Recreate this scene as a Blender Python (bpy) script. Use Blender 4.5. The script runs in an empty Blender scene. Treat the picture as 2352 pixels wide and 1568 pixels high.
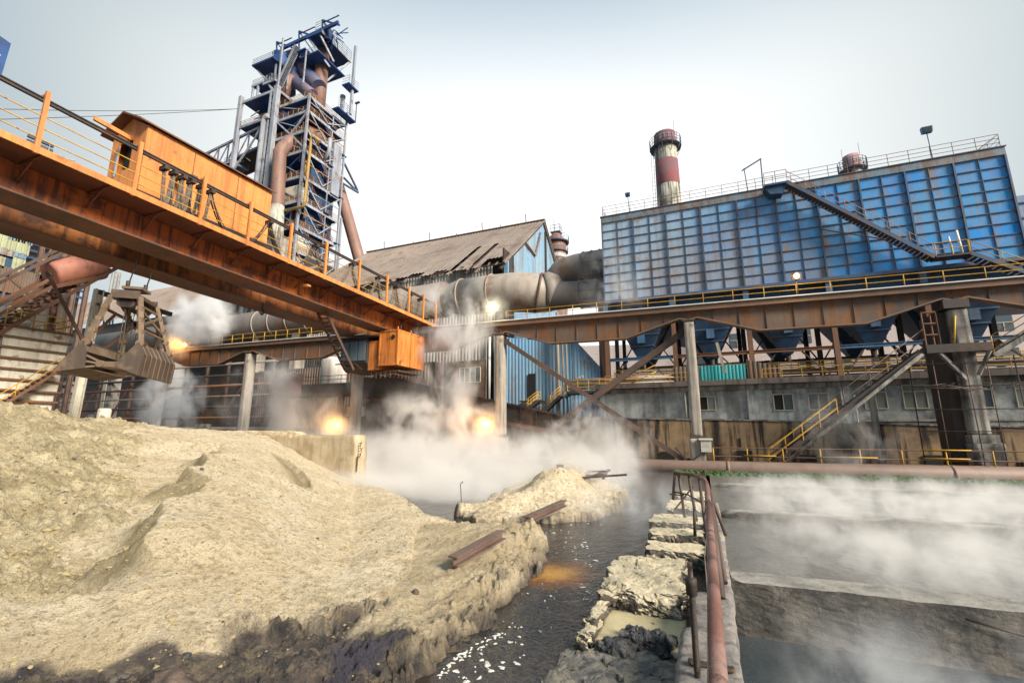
import bpy, math, random
import numpy as np
from mathutils import Vector, noise

RND = random.Random(11)
S = bpy.context.scene
C = S.collection

# ------------------------------------------------------------------ camera model (16 mm lens, level, looking 22.5 deg left of the runway normal)
F = 1045.0
TH = math.radians(11.15)
YA = math.radians(22.5)
H = 2.1
_c, _s = math.cos(TH), math.sin(TH)
FW = (-math.sin(YA) * _c, math.cos(YA) * _c, _s)
RT = (math.cos(YA), math.sin(YA), 0)
UP = (math.sin(YA) * _s, -math.cos(YA) * _s, _c)


def ray(px, py):
    a = (px - 1176) / F
    b = (784 - py) / F
    return [FW[i] + a * RT[i] + b * UP[i] for i in range(3)]


def on(ax, v, px, py):
    d = ray(px, py)
    o = (0, 0, H)
    t = (v - o[ax]) / d[ax]
    return Vector([o[i] + t * d[i] for i in range(3)])


def onx(v, px, py): return on(0, v, px, py)
def ony(v, px, py): return on(1, v, px, py)
def onz(v, px, py): return on(2, v, px, py)


def zoom(x0, y0, k):
    return lambda x, y: ((x0 + x * k) * .91875, (y0 + y * k) * .91875)


Z3 = zoom(500, 30, 1 / 2.489)        # tower
IM3 = zoom(0, 520, 480 / 1394)       # grab and bin

# ------------------------------------------------------------------ mesh builder


class MB:
    def __init__(s):
        s.v, s.f, s.sm = [], [], []

    def add(s, vs, fs, smooth=False):
        o = len(s.v)
        s.v += [tuple(v) for v in vs]
        s.f += [tuple(i + o for i in f) for f in fs]
        s.sm += [smooth] * len(fs)
        return s

    def box(s, x0, x1, y0, y1, z0, z1):
        if x1 < x0: x0, x1 = x1, x0
        if y1 < y0: y0, y1 = y1, y0
        if z1 < z0: z0, z1 = z1, z0
        vs = [(x, y, z) for z in (z0, z1) for y in (y0, y1) for x in (x0, x1)]
        return s.add(vs, [(0, 2, 3, 1), (4, 5, 7, 6), (0, 1, 5, 4), (2, 6, 7, 3), (0, 4, 6, 2), (1, 3, 7, 5)])

    def beam(s, p, q, w, h=None, up=(0, 0, 1)):
        h = h or w
        p, q = Vector(p), Vector(q)
        d = (q - p).normalized()
        u = Vector(up)
        if abs(d.dot(u)) > .98: u = Vector((0, 1, 0))
        r = d.cross(u).normalized() * (w / 2)
        u = r.cross(d).normalized() * (h / 2)
        vs = [b + i * r + j * u for b in (p, q) for (i, j) in ((-1, -1), (1, -1), (1, 1), (-1, 1))]
        return s.add(vs, [(0, 1, 2, 3), (7, 6, 5, 4), (0, 4, 5, 1), (1, 5, 6, 2), (2, 6, 7, 3), (3, 7, 4, 0)])

    def ibeam(s, p, q, w, h, t=None, up=(0, 0, 1)):
        t = t or h * .12
        p, q = Vector(p), Vector(q)
        d = (q - p).normalized()
        u = Vector(up)
        if abs(d.dot(u)) > .98: u = Vector((0, 1, 0))
        r = d.cross(u).normalized()
        u = r.cross(d).normalized()
        s.beam(p + u * (h / 2 - t / 2), q + u * (h / 2 - t / 2), w, t, up)
        s.beam(p - u * (h / 2 - t / 2), q - u * (h / 2 - t / 2), w, t, up)
        s.beam(p, q, t, h - 2 * t - .004, up)
        return s

    def tube(s, pts, r, n=8, cap=True, smooth=True):
        pts = [Vector(p) for p in pts]
        m = len(pts)
        rr = r if isinstance(r, (list, tuple)) else [r] * m
        vs, fs = [], []
        ref = None
        for i, p in enumerate(pts):
            d = (pts[min(i + 1, m - 1)] - pts[max(i - 1, 0)]).normalized()
            if ref is None:
                ref = Vector((0, 0, 1)) if abs(d.z) < .9 else Vector((0, 1, 0))
            a = d.cross(ref)
            if a.length < 1e-4: a = d.cross(Vector((1, .3, 0)))
            a.normalize()
            b = a.cross(d).normalized()
            ref = b
            k = 1.0
            if 0 < i < m - 1:
                d1 = (p - pts[i - 1]).normalized()
                k = 1 / max(.6, d1.dot(d))
            for j in range(n):
                t = 2 * math.pi * j / n
                vs.append(p + (a * math.cos(t) + b * math.sin(t) * 1.0) * rr[i] * (1 + (k - 1) * .5))
        for i in range(m - 1):
            for j in range(n):
                k = (j + 1) % n
                fs.append((i * n + j, i * n + k, (i + 1) * n + k, (i + 1) * n + j))
        s.add(vs, fs, smooth)
        if cap:
            o = len(s.v) - len(vs)
            s.f.append(tuple(o + j for j in range(n))[::-1]); s.sm.append(False)
            s.f.append(tuple(o + (m - 1) * n + j for j in range(n))); s.sm.append(False)
        return s

    def prism(s, poly, axis, a, b):
        n = len(poly)

        def P(u, v, w):
            return {'x': (w, u, v), 'y': (u, w, v), 'z': (u, v, w)}[axis]
        vs = [P(u, v, a) for u, v in poly] + [P(u, v, b) for u, v in poly]
        fs = [tuple(range(n))[::-1], tuple(range(n, 2 * n))]
        fs += [(i, (i + 1) % n, n + (i + 1) % n, n + i) for i in range(n)]
        return s.add(vs, fs)

    def lathe(s, cx, cy, prof, n=20, smooth=True):
        vs, fs = [], []
        m = len(prof)
        for r, z in prof:
            for j in range(n):
                t = 2 * math.pi * j / n
                vs.append((cx + r * math.cos(t), cy + r * math.sin(t), z))
        for i in range(m - 1):
            for j in range(n):
                k = (j + 1) % n
                fs.append((i * n + j, i * n + k, (i + 1) * n + k, (i + 1) * n + j))
        s.add(vs, fs, smooth)
        o = len(s.v) - len(vs)
        s.f.append(tuple(o + (m - 1) * n + j for j in range(n))); s.sm.append(False)
        return s

    def corr(s, p0, p1, z0, z1, pitch=.3, amp=.05, z1b=None, jag=0):
        """corrugated upright sheet from p0 to p1 (xy); the profile is trapezoidal"""
        x0, y0 = p0
        x1, y1 = p1
        L = math.hypot(x1 - x0, y1 - y0)
        nx, ny = (y1 - y0) / L, -(x1 - x0) / L
        n = max(1, int(L / pitch))
        pts = []
        for i in range(n):
            for f, a in ((0, 0), (.35, 0), (.5, amp), (.85, amp)):
                pts.append(((i + f) / n, a))
        pts.append((1, 0))
        vs, fs = [], []
        for i, (t, a) in enumerate(pts):
            x, y = x0 + (x1 - x0) * t + nx * a, y0 + (y1 - y0) * t + ny * a
            zt = z1 if z1b is None else z1 + (z1b - z1) * t
            zb = z0 + (RND.random() * jag if jag and (i // 12) % 3 else 0)
            vs += [(x, y, zb), (x, y, zt)]
        fs = [(2 * i, 2 * i + 2, 2 * i + 3, 2 * i + 1) for i in range(len(pts) - 1)]
        return s.add(vs, fs)

    def rock(s, x0, x1, y0, y1, z0, z1, seg=.1, amp=.05, f=2.5, rnd=.12, sd=0, top=1.0, sharp=0.0):
        dx, dy, dz = x1 - x0, y1 - y0, z1 - z0
        flat = sharp > 0
        nx, ny, nz = [max(2, min(110, int(d / seg))) for d in (dx, dy, dz)]
        idx, vs, fs = {}, [], []

        def vid(i, j, k):
            key = (i, j, k)
            if key not in idx:
                u = Vector((2 * i / nx - 1, 2 * j / ny - 1, 2 * k / nz - 1))
                w = Vector(u)
                for a in range(3):
                    b, c = (a + 1) % 3, (a + 2) % 3
                    w[a] = u[a] * (1 - rnd * .5 * (u[b] ** 6 + u[c] ** 6))
                p = Vector((x0 + dx * (w.x + 1) / 2, y0 + dy * (w.y + 1) / 2, z0 + dz * (w.z + 1) / 2))
                q = p * f + Vector((sd * 7.3, sd * 3.1, 0))
                dsp = noise.noise_vector(q) + noise.noise_vector(q * 2.7) * .5 + noise.noise_vector(q * 6.3) * .3 + noise.noise_vector(q * 14) * .16
                if sharp:
                    ds, ps = noise.voronoi(q * .9 + Vector((dsp.x, dsp.y, dsp.z)) * .35)
                    crack = min(1.0, (ds[1] - ds[0]) * 3.0)
                    cell = noise.cell_vector(ps[0] * 3.7)
                    dsp = dsp * .6 + (cell - Vector((.5, .5, .5))) * sharp * 1.3 - u * (1 - crack) * sharp * .8
                p += Vector((dsp.x, dsp.y, dsp.z * top)) * amp
                idx[key] = len(vs)
                vs.append(p)
            return idx[key]
        for (A, B, nA, nB, mk) in ((0, 1, nx, ny, lambda i, j, e: (i, j, nz * e)), (1, 2, ny, nz, lambda i, j, e: (nx * e, i, j)), (2, 0, nz, nx, lambda i, j, e: (j, ny * e, i))):
            for e in (0, 1):
                for i in range(nA):
                    for j in range(nB):
                        q = [vid(*mk(i, j, e)), vid(*mk(i + 1, j, e)), vid(*mk(i + 1, j + 1, e)), vid(*mk(i, j + 1, e))]
                        fs.append(tuple(q if e else q[::-1]))
        return s.add(vs, fs, not flat)

    def map(s, fn):
        s.v = [tuple(fn(*v)) for v in s.v]
        return s

    def build(s, name, mat, parent=None, label=None, cat=None, group=None, kind=None):
        loc = Vector((0, 0, 0))
        if parent is not None:
            loc = Vector(BASE[parent.name])
        elif s.v:
            a = np.array(s.v)
            loc = Vector(((a[:, 0].min() + a[:, 0].max()) / 2, (a[:, 1].min() + a[:, 1].max()) / 2, a[:, 2].min()))
        me = bpy.data.meshes.new(name)
        me.from_pydata([(v[0] - loc.x, v[1] - loc.y, v[2] - loc.z) for v in s.v], [], s.f)
        me.polygons.foreach_set('use_smooth', s.sm)
        me.materials.append(mat)
        me.update()
        o = bpy.data.objects.new(name, me)
        C.objects.link(o)
        if parent is not None: o.parent = parent
        else: o.location = loc
        BASE[o.name] = tuple(loc)
        tag(o, label, cat, group, kind)
        return o


BASE = {}


def tag(o, label=None, cat=None, group=None, kind=None):
    if label: o['label'] = label
    if cat: o['category'] = cat
    if group: o['group'] = group
    if kind: o['kind'] = kind
    return o


def thing(name, label, cat, loc, group=None):
    o = bpy.data.objects.new(name, None)
    o.empty_display_size = .3
    o.location = loc
    C.objects.link(o)
    BASE[o.name] = tuple(loc)
    return tag(o, label, cat, group)


def clone(root, off, label):
    """copy of a thing with its parts and sub-parts"""
    def rec(o, par):
        n = o.copy()
        C.objects.link(n)
        if par is not None:
            n.parent = par
        BASE[n.name] = tuple(Vector(BASE[o.name]) + Vector(off))
        for ch in [c for c in bpy.data.objects if c.parent == o]:
            rec(ch, n)
        return n
    r = rec(root, None)
    r.location = Vector(root.location) + Vector(off)
    r['label'] = label
    return r


# ------------------------------------------------------------------ materials
MATS = {}


class NT:
    def __init__(s, name):
        s.m = bpy.data.materials.new(name)
        s.m.use_nodes = True
        s.t = s.m.node_tree
        s.t.nodes.clear()
        s.out = s.n('ShaderNodeOutputMaterial')

    def n(s, typ, **kw):
        o = s.t.nodes.new(typ)
        for k, v in kw.items():
            if k.startswith('i_'):
                o.inputs[k[2:].replace('_', ' ')].default_value = v
            else:
                setattr(o, k, v)
        return o

    def l(s, a, b): s.t.links.new(a, b)

    def coord(s, scale=(1, 1, 1), off=(0, 0, 0)):
        if not hasattr(s, 'tc'): s.tc = s.n('ShaderNodeTexCoord')
        m = s.n('ShaderNodeMapping')
        m.inputs['Scale'].default_value = scale
        m.inputs['Location'].default_value = off
        s.l(s.tc.outputs['Object'], m.inputs[0])
        return m.outputs[0]

    def noise(s, scale, detail=6, rough=.6, stretch=(1, 1, 1), off=(0, 0, 0), dist=0):
        n = s.n('ShaderNodeTexNoise')
        n.inputs['Scale'].default_value = scale
        n.inputs['Detail'].default_value = detail
        n.inputs['Roughness'].default_value = rough
        n.inputs['Distortion'].default_value = dist
        s.l(s.coord(stretch, off), n.inputs['Vector'])
        return n.outputs['Fac']

    def ramp(s, fac, a, b, ca=(0, 0, 0, 1), cb=(1, 1, 1, 1)):
        r = s.n('ShaderNodeMapRange')
        r.inputs['From Min'].default_value = a
        r.inputs['From Max'].default_value = b
        r.interpolation_type = 'SMOOTHSTEP'
        s.l(fac, r.inputs['Value'])
        return r.outputs[0]

    def mix(s, fac, a, b):
        m = s.n('ShaderNodeMix', data_type='RGBA')
        for sock, v in ((m.inputs[0], fac), (m.inputs[6], a), (m.inputs[7], b)):
            if isinstance(v, (int, float)): sock.default_value = v
            elif isinstance(v, (tuple, list)): sock.default_value = (*v[:3], 1)
            else: s.l(v, sock)
        return m.outputs[2]

    def math(s, op, a, b=0.0):
        m = s.n('ShaderNodeMath', operation=op)
        for i, v in enumerate((a, b)):
            if isinstance(v, (int, float)): m.inputs[i].default_value = v
            else: s.l(v, m.inputs[i])
        return m.outputs[0]

    def surf(s, col, rough=.7, metal=0.0, bump=None, bstr=.3, bdist=.02, spec=.4):
        p = s.n('ShaderNodeBsdfPrincipled')
        for k, v in (('Base Color', col), ('Roughness', rough), ('Metallic', metal), ('Specular IOR Level', spec)):
            if isinstance(v, (tuple, list)): p.inputs[k].default_value = (*v[:3], 1)
            elif isinstance(v, (int, float)): p.inputs[k].default_value = v
            else: s.l(v, p.inputs[k])
        if bump is not None:
            b = s.n('ShaderNodeBump')
            b.inputs['Strength'].default_value = bstr
            b.inputs['Distance'].default_value = bdist
            s.l(bump, b.inputs['Height'])
            s.l(b.outputs[0], p.inputs['Normal'])
        s.l(p.outputs[0], s.out.inputs[0])
        return s.m


def paint(name, c, c2=None, xdust=None, rust=(.17, .07, .035), amt=.45, scale=.8, streak=.5, grime=(.03, .025, .022), gr=.35, rough=.6, metal=0., bump=.25, fine=6., off=(0, 0, 0), gst=(1, 1, .5)):
    """weathered painted steel: base colour drifting to c2, rust blooms, rust runs down the face, sooty grime"""
    t = NT(name)
    c2 = c2 or tuple(x * .7 for x in c)
    big = t.noise(scale * .35, 3, .5, off=off)
    col = t.mix(t.ramp(big, .35, .65), c, c2)
    if xdust:
        # dust from the steam side: thickest at the left end of the wall, thinning to the right
        sx = t.n('ShaderNodeSeparateXYZ'); t.l(t.coord(), sx.inputs[0])
        f = t.math('ADD', sx.outputs['X'], t.math('MULTIPLY', t.math('SUBTRACT', t.noise(.28, 8, .7), .5), 15.0))
        f2 = t.math('ADD', sx.outputs['X'], t.math('MULTIPLY', t.math('SUBTRACT', t.noise(.5, 8, .7, stretch=(1, 1, .4), off=(9, 2, 4)), .5), 34.0))
        cellv = t.n('ShaderNodeVectorMath', operation='FLOOR')
        cm = t.n('ShaderNodeMapping'); cm.inputs['Scale'].default_value = (1 / 1.49, 0, 1 / .879); cm.inputs['Location'].default_value = (.03, 0, .63)
        t.l(t.tc.outputs['Object'], cm.inputs[0]); t.l(cm.outputs[0], cellv.inputs[0])
        wn = t.n('ShaderNodeTexWhiteNoise', noise_dimensions='3D'); t.l(cellv.outputs[0], wn.inputs[0])
        hs = t.n('ShaderNodeHueSaturation'); t.l(col, hs.inputs['Color'])
        t.l(t.math('ADD', .94, t.math('MULTIPLY', wn.outputs[0], .12)), hs.inputs['Value'])
        t.l(t.math('ADD', .95, t.math('MULTIPLY', wn.outputs[0], .12)), hs.inputs['Saturation'])
        col = hs.outputs[0]
        fz = t.n('ShaderNodeSeparateXYZ'); fv = t.n('ShaderNodeVectorMath', operation='FRACTION'); t.l(cm.outputs[0], fv.inputs[0]); t.l(fv.outputs[0], fz.inputs[0])
        run = t.math('MULTIPLY', t.ramp(fz.outputs['Z'], .35, 1.0), t.ramp(t.noise(2.2, 6, .65, stretch=(2.5, 1, .12), off=(7, 0, 0)), .48, .62))
        col = t.mix(t.math('MULTIPLY', run, .7), col, (.20, .14, .11))
        zz = t.math('MULTIPLY', t.math('MULTIPLY', t.ramp(f2, 6.0, -3.0), t.ramp(f2, -17.0, -8.0)), t.ramp(sx.outputs['Z'], 16.5, 9.5))
        col = t.mix(t.math('MULTIPLY', t.ramp(f, 4.0, -13.0), .85), col, xdust[0])
        col = t.mix(t.math('MULTIPLY', zz, .6), col, xdust[1])
    n1 = t.noise(scale * 1.3, 9, .68, off=off)
    lo = .68 - amt * .42
    col = t.mix(t.ramp(n1, lo, lo + .13), col, rust)
    st = t.noise(scale * 1.6, 7, .62, stretch=(2.6, 2.6, .16), off=off)
    col = t.mix(t.math('MULTIPLY', t.ramp(st, .45, .66), streak), col, tuple(x * .8 for x in rust))
    g = t.noise(scale * .8, 8, .65, stretch=gst, off=(3, 1, 7))
    col = t.mix(t.math('MULTIPLY', t.ramp(g, .45, .8), gr), col, grime)
    fn = t.noise(fine * scale, 6, .7)
    col = t.mix(t.math('MULTIPLY', t.ramp(fn, .4, .75), .3), col, tuple(x * .55 for x in c))
    MATS[name] = t.surf(col, rough, metal, fn, bump, .02)
    return MATS[name]


def concrete(name, c, c2, stain=(.03, .028, .025), amt=.5, scale=.9, streak=.5, bump=.4):
    t = NT(name)
    col = t.mix(t.ramp(t.noise(scale, 9, .65), .35, .68), c, c2)
    col = t.mix(t.math('MULTIPLY', t.ramp(t.noise(scale * .7, 8, .7, off=(5, 2, 1)), .72 - amt * .35, .8 - amt * .2), .8), col, stain)
    st = t.noise(scale * 1.7, 7, .6, stretch=(2.4, 2.4, .14))
    col = t.mix(t.math('MULTIPLY', t.ramp(st, .47, .61), streak), col, stain)
    fn = t.noise(scale * 12, 7, .7)
    col = t.mix(t.math('MULTIPLY', t.ramp(fn, .4, .7), .3), col, tuple(x * .5 for x in c))
    MATS[name] = t.surf(col, .85, 0, fn, bump, .02, .3)
    return MATS[name]


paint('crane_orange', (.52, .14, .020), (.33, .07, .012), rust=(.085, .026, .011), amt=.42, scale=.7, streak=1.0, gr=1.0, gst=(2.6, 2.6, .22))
paint('girder_shade', (.34, .115, .026), (.24, .07, .018), rust=(.08, .028, .012), amt=.45, scale=.6, streak=.8, gr=.9, gst=(2, 2, .3))  # rust-brown copy of the crane paint, darkened to hold the far girder's shade
paint('crane_under_shade', (.20, .062, .028), (.13, .04, .022), rust=(.09, .035, .02), amt=.4, scale=.8, streak=.2, gr=.5)  # crane paint darkened: shade below the walkway is in the colour
paint('house_orange', (.70, .27, .075), (.63, .22, .055), rust=(.19, .06, .02), amt=.2, scale=.9, streak=.4, gr=.35)
paint('box_orange', (.66, .22, .045), (.56, .17, .03), rust=(.17, .055, .018), amt=.32, scale=.9, streak=.6, gr=.45)
paint('soot_steel', (.055, .04, .034), (.035, .03, .028), rust=(.09, .045, .025), amt=.4)
paint('rust_steel', (.17, .085, .05), (.11, .06, .04), rust=(.2, .08, .035), amt=.5, gr=.5)
paint('runway_rust', (.155, .105, .075), (.08, .064, .054), rust=(.21, .085, .028), amt=.44, scale=.6, streak=1.0, gr=.85)
paint('brown_steel', (.105, .07, .052), (.07, .052, .042), rust=(.14, .07, .04), amt=.4, gr=.5)
paint('flange_rust', (.20, .115, .072), (.14, .085, .056), rust=(.2, .085, .04), amt=.4, scale=.8, streak=.2, gr=.4)
paint('yellow_paint', (.60, .33, .025), (.45, .24, .02), rust=(.13, .06, .03), amt=.3, scale=2.5, streak=.2, gr=.35)
paint('tower_blue', (.02, .085, .27), (.012, .045, .14), rust=(.05, .035, .04), amt=.25, gr=.4)  # blue haze over the tower put into the deck colour
paint('tower_pale', (.36, .385, .42), (.25, .28, .34), rust=(.20, .12, .085), amt=.34, scale=.4, gr=.45)
paint('tower_yellow', (.48, .30, .07), (.40, .24, .06), rust=(.2, .12, .06), amt=.35, scale=.6, gr=.4)
paint('tower_rail', (.45, .24, .10), (.35, .18, .08), rust=(.2, .1, .05), amt=.3)
paint('tower_pipe', (.30, .17, .125), (.22, .12, .09), rust=(.16, .09, .07), amt=.35, scale=.3, streak=.35, gr=.3)
paint('tower_pipe_blue', (.17, .13, .16), (.07, .09, .18), rust=(.2, .12, .10), amt=.3, scale=.3, gr=.4)
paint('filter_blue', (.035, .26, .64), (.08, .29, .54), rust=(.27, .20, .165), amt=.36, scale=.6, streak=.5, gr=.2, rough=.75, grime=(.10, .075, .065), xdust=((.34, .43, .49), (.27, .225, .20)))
paint('filter_rib', (.05, .10, .19), (.045, .075, .125), rust=(.12, .08, .06), amt=.45, scale=.6)
paint('filter_cap', (.13, .22, .28), (.20, .17, .15), rust=(.16, .10, .075), amt=.5, scale=.6, streak=.8)
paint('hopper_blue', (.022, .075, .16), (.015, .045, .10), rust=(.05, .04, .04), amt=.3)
paint('blue_beam', (.06, .16, .30), (.04, .11, .2), rust=(.10, .07, .05), amt=.35)
paint('corr_blue', (.15, .32, .48), (.21, .31, .38), rust=(.18, .12, .09), amt=.3, scale=.35, streak=.55, gr=.4)
paint('corr_grey', (.40, .38, .34), (.27, .25, .23), rust=(.18, .11, .07), amt=.4, scale=.4, streak=.8, gr=.5)
paint('corr_brown', (.15, .11, .08), (.09, .07, .055), rust=(.19, .10, .055), amt=.4, scale=.4, streak=.7, gr=.55)
paint('corr_dark', (.05, .042, .037), (.035, .03, .027), rust=(.1, .055, .03), amt=.4, scale=.4, streak=.6)
paint('corr_green', (.42, .44, .26), (.33, .35, .21), rust=(.2, .14, .1), amt=.3, scale=.3)
paint('roof_sheet', (.30, .235, .185), (.24, .185, .15), rust=(.19, .12, .085), amt=.35, scale=.22, streak=.3, gr=.3)
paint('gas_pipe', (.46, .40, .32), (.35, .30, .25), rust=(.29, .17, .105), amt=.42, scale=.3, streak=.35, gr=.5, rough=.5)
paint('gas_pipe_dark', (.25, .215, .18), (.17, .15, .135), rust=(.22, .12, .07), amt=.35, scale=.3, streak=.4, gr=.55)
paint('ground_pipe_paint', (.235, .155, .115), (.18, .12, .092), rust=(.17, .1, .075), amt=.35, scale=.5, streak=.2)
paint('bin_paint', (.68, .63, .50), (.58, .53, .42), rust=(.22, .13, .08), amt=.36, scale=1.2, streak=.4)
paint('grab_steel', (.105, .075, .055), (.07, .052, .04), rust=(.15, .10, .065), amt=.4, scale=1.2, rough=.4)
paint('grab_dust', (.205, .145, .092), (.15, .10, .066), rust=(.14, .085, .05), amt=.42, scale=1.5)
paint('drum_red', (.42, .17, .11), (.34, .13, .09), rust=(.2, .09, .06), amt=.35, scale=.9)
paint('turquoise', (.04, .42, .42), (.05, .34, .36), rust=(.2, .12, .08), amt=.18, scale=.6, streak=.3, gr=.3)
paint('pale_tank', (.6, .58, .53), (.5, .48, .44), rust=(.3, .2, .13), amt=.2, scale=.5)
paint('mint_paint', (.36, .55, .45), (.3, .46, .38), rust=(.2, .13, .09), amt=.2)
paint('dark_cable', (.05, .045, .04), (.08, .07, .06), amt=.1, scale=3)
paint('hose_grey', (.18, .15, .12), (.12, .1, .08), amt=.2, scale=3)
paint('rail_rust', (.16, .068, .048), (.25, .145, .115), rust=(.09, .045, .033), amt=.5, scale=4, streak=.15, gr=.3, bump=.5)
paint('rail_dark', (.075, .05, .04), (.1, .065, .05), rust=(.14, .065, .045), amt=.3, scale=4, bump=.5)
paint('rod_dark', (.035, .028, .022), (.06, .042, .03), rust=(.11, .06, .03), amt=.3, scale=6, bump=.5)
paint('beam_rust', (.125, .075, .058), (.16, .105, .08), rust=(.09, .05, .035), amt=.3, scale=3, streak=.1)
paint('lamp_blue', (.04, .16, .36), amt=.2)
concrete('col_concrete', (.36, .315, .26), (.27, .235, .195), stain=(.07, .06, .05), amt=.35, streak=.45)
concrete('col_dirty', (.34, .31, .27), (.10, .09, .08), stain=(.03, .028, .026), amt=.6, streak=.7, scale=.6)
concrete('grey_render', (.20, .205, .20), (.54, .55, .52), stain=(.028, .028, .028), amt=.55, scale=.4, streak=.4)
concrete('brown_wall', (.33, .22, .12), (.17, .115, .075), stain=(.018, .015, .013), amt=.66, scale=.55, streak=1.0)
concrete('ledge_concrete', (.25, .205, .165), (.17, .14, .12), stain=(.05, .042, .035), amt=.4, scale=.6)
concrete('pit_concrete', (.50, .40, .26), (.34, .26, .15), stain=(.13, .095, .05), amt=.5, scale=1.1, streak=.3)
concrete('pink_render', (.62, .51, .46), (.57, .47, .43), stain=(.4, .33, .3), amt=.3, scale=.2, streak=.25, bump=.1)
concrete('red_band', (.24, .065, .065), (.19, .10, .11), stain=(.13, .10, .11), amt=.85, scale=.3, streak=.6, bump=.1)
concrete('white_band', (.52, .49, .40), (.36, .34, .27), stain=(.07, .062, .055), amt=.75, scale=.5, streak=1.0, bump=.1)
concrete('pink_band', (.50, .26, .27), (.42, .24, .27), stain=(.25, .15, .17), amt=.3, scale=.3, streak=.5, bump=.1)


def glassy(name, c, rough=.15):
    t = NT(name)
    n = t.noise(.6, 3)
    MATS[name] = t.surf(t.mix(n, c, tuple(x * .5 for x in c)), rough, 0, None, spec=.6)


glassy('window_glass', (.055, .06, .055), .12)
glassy('window_milky', (.20, .20, .17), .3)
glassy('cab_glass', (.12, .15, .17), .15)
t = NT('dark_void'); MATS['dark_void'] = t.surf(t.mix(t.noise(2), (.012, .012, .012), (.02, .018, .017)), .9)
t = NT('frame_cream'); MATS['frame_cream'] = t.surf(t.mix(t.noise(3), (.55, .50, .36), (.42, .38, .28)), .5)
t = NT('white_sheet'); MATS['white_sheet'] = t.surf(t.mix(t.noise(1.2, 6), (.72, .72, .70), (.5, .48, .45)), .6)
t = NT('grey_box'); MATS['grey_box'] = t.surf(t.mix(t.noise(3, 6), (.5, .47, .4), (.38, .35, .3)), .5)


def lampmat(name, c, s):
    t = NT(name)
    e = t.n('ShaderNodeEmission')
    e.inputs[0].default_value = (*c, 1)
    e.inputs[1].default_value = s
    t.l(e.outputs[0], t.out.inputs[0])
    MATS[name] = t.m


lampmat('sodium_glow', (1, .66, .24), 3.2)
lampmat('flood_glow', (1, .84, .50), 4.0)
M = MATS
# ------------------------------------------------------------------ numpy noise


def _h(ix, iy, sd):
    n = (ix * 374761393 + iy * 668265263 + sd * 974711) & 0x7fffffff
    n = ((n ^ (n >> 13)) * 1274126177) & 0x7fffffff
    return ((n ^ (n >> 16)) & 0xffff) / 65535.0


def vnoise(x, y, sd=0):
    ix, iy = np.floor(x).astype(np.int64), np.floor(y).astype(np.int64)
    fx, fy = x - ix, y - iy
    fx, fy = fx * fx * (3 - 2 * fx), fy * fy * (3 - 2 * fy)
    a, b = _h(ix, iy, sd), _h(ix + 1, iy, sd)
    c, d = _h(ix, iy + 1, sd), _h(ix + 1, iy + 1, sd)
    return (a + (b - a) * fx) * (1 - fy) + (c + (d - c) * fx) * fy - .5


def fbm(x, y, f, o=4, sd=0, g=.5):
    r, a = 0, 1
    for i in range(o):
        r = r + a * vnoise(x * f + i * 17.1, y * f - i * 9.3, sd + i)
        a *= g
        f *= 2.03
    return r


def worley(x, y, f, sd=0):
    """cellular pattern: distance to the cell border and a random value per cell"""
    x, y = x * f, y * f
    ix, iy = np.floor(x).astype(np.int64), np.floor(y).astype(np.int64)
    f1, f2, cr = np.full(x.shape, 9.), np.full(x.shape, 9.), np.zeros(x.shape)
    for i in (-1, 0, 1):
        for j in (-1, 0, 1):
            a, b = ix + i, iy + j
            d = np.hypot(a + _h(a, b, sd) - x, b + _h(a, b, sd + 5) - y)
            m = d < f1
            f2 = np.where(m, f1, np.minimum(f2, d))
            cr = np.where(m, _h(a, b, sd + 9), cr)
            f1 = np.where(m, d, f1)
    return f2 - f1, cr


def sstep(a, b, x):
    t = np.clip((x - a) / (b - a), 0, 1)
    return t * t * (3 - 2 * t)


def sdpoly(x, y, poly):
    """signed distance, positive inside"""
    n = len(poly)
    d = np.full(x.shape, 1e9)
    ins = np.zeros(x.shape, bool)
    for i in range(n):
        x0, y0 = poly[i]
        x1, y1 = poly[(i + 1) % n]
        ex, ey = x1 - x0, y1 - y0
        t = np.clip(((x - x0) * ex + (y - y0) * ey) / (ex * ex + ey * ey + 1e-12), 0, 1)
        d = np.minimum(d, np.hypot(x - x0 - t * ex, y - y0 - t * ey))
        if y0 != y1:
            c = ((y0 > y) != (y1 > y)) & (x < (x1 - x0) * (y - y0) / (y1 - y0) + x0)
            ins ^= c
    return np.where(ins, d, -d)


WZ = -.42        # water level of the stream and lagoon


def gpts(pts, z=-.3):
    return [tuple(onz(z, *p)[:2]) for p in pts]


LAND_A = gpts([(975, 1568), (1040, 1500), (1090, 1465), (1150, 1440), (1175, 1405), (1190, 1372), (1235, 1325), (1268, 1300), (1278, 1275), (1262, 1235), (1225, 1205), (1140, 1198), (1050, 1192), (1000, 1186), (960, 1160), (905, 1122), (850, 1100), (826, 1092)])
LAND_A = [(-2.5, .8), (-2.6, 3.0)] + LAND_A + [(-15, 17.6), (-60, 17.6), (-60, .8)]
LAND_B = gpts([(1030, 1172), (1050, 1190), (1075, 1200), (1110, 1203), (1200, 1197), (1290, 1193), (1390, 1187), (1435, 1165), (1452, 1140), (1440, 1115), (1380, 1098), (1290, 1090), (1230, 1100), (1175, 1118), (1125, 1142), (1060, 1160)])
STRIP = [(-1.75, 6.0), (-1.62, 7.0), (-1.85, 8.2), (-1.45, 9.2), (-1.5, 11), (-1.4, 14), (-1.5, 17), (-.3, 17), (-.3, 3.0), (-1.3, 3.0), (-1.45, 4.8)]
WETP = gpts([(0, 1540), (250, 1508), (480, 1476), (560, 1440), (700, 1428), (830, 1398), (880, 1415), (950, 1436), (1010, 1446), (1080, 1415), (1150, 1372), (1190, 1330), (1255, 1290)], -.15) + [(-1.5, 8), (-1.5, .5), (-20, .5)]
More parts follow.
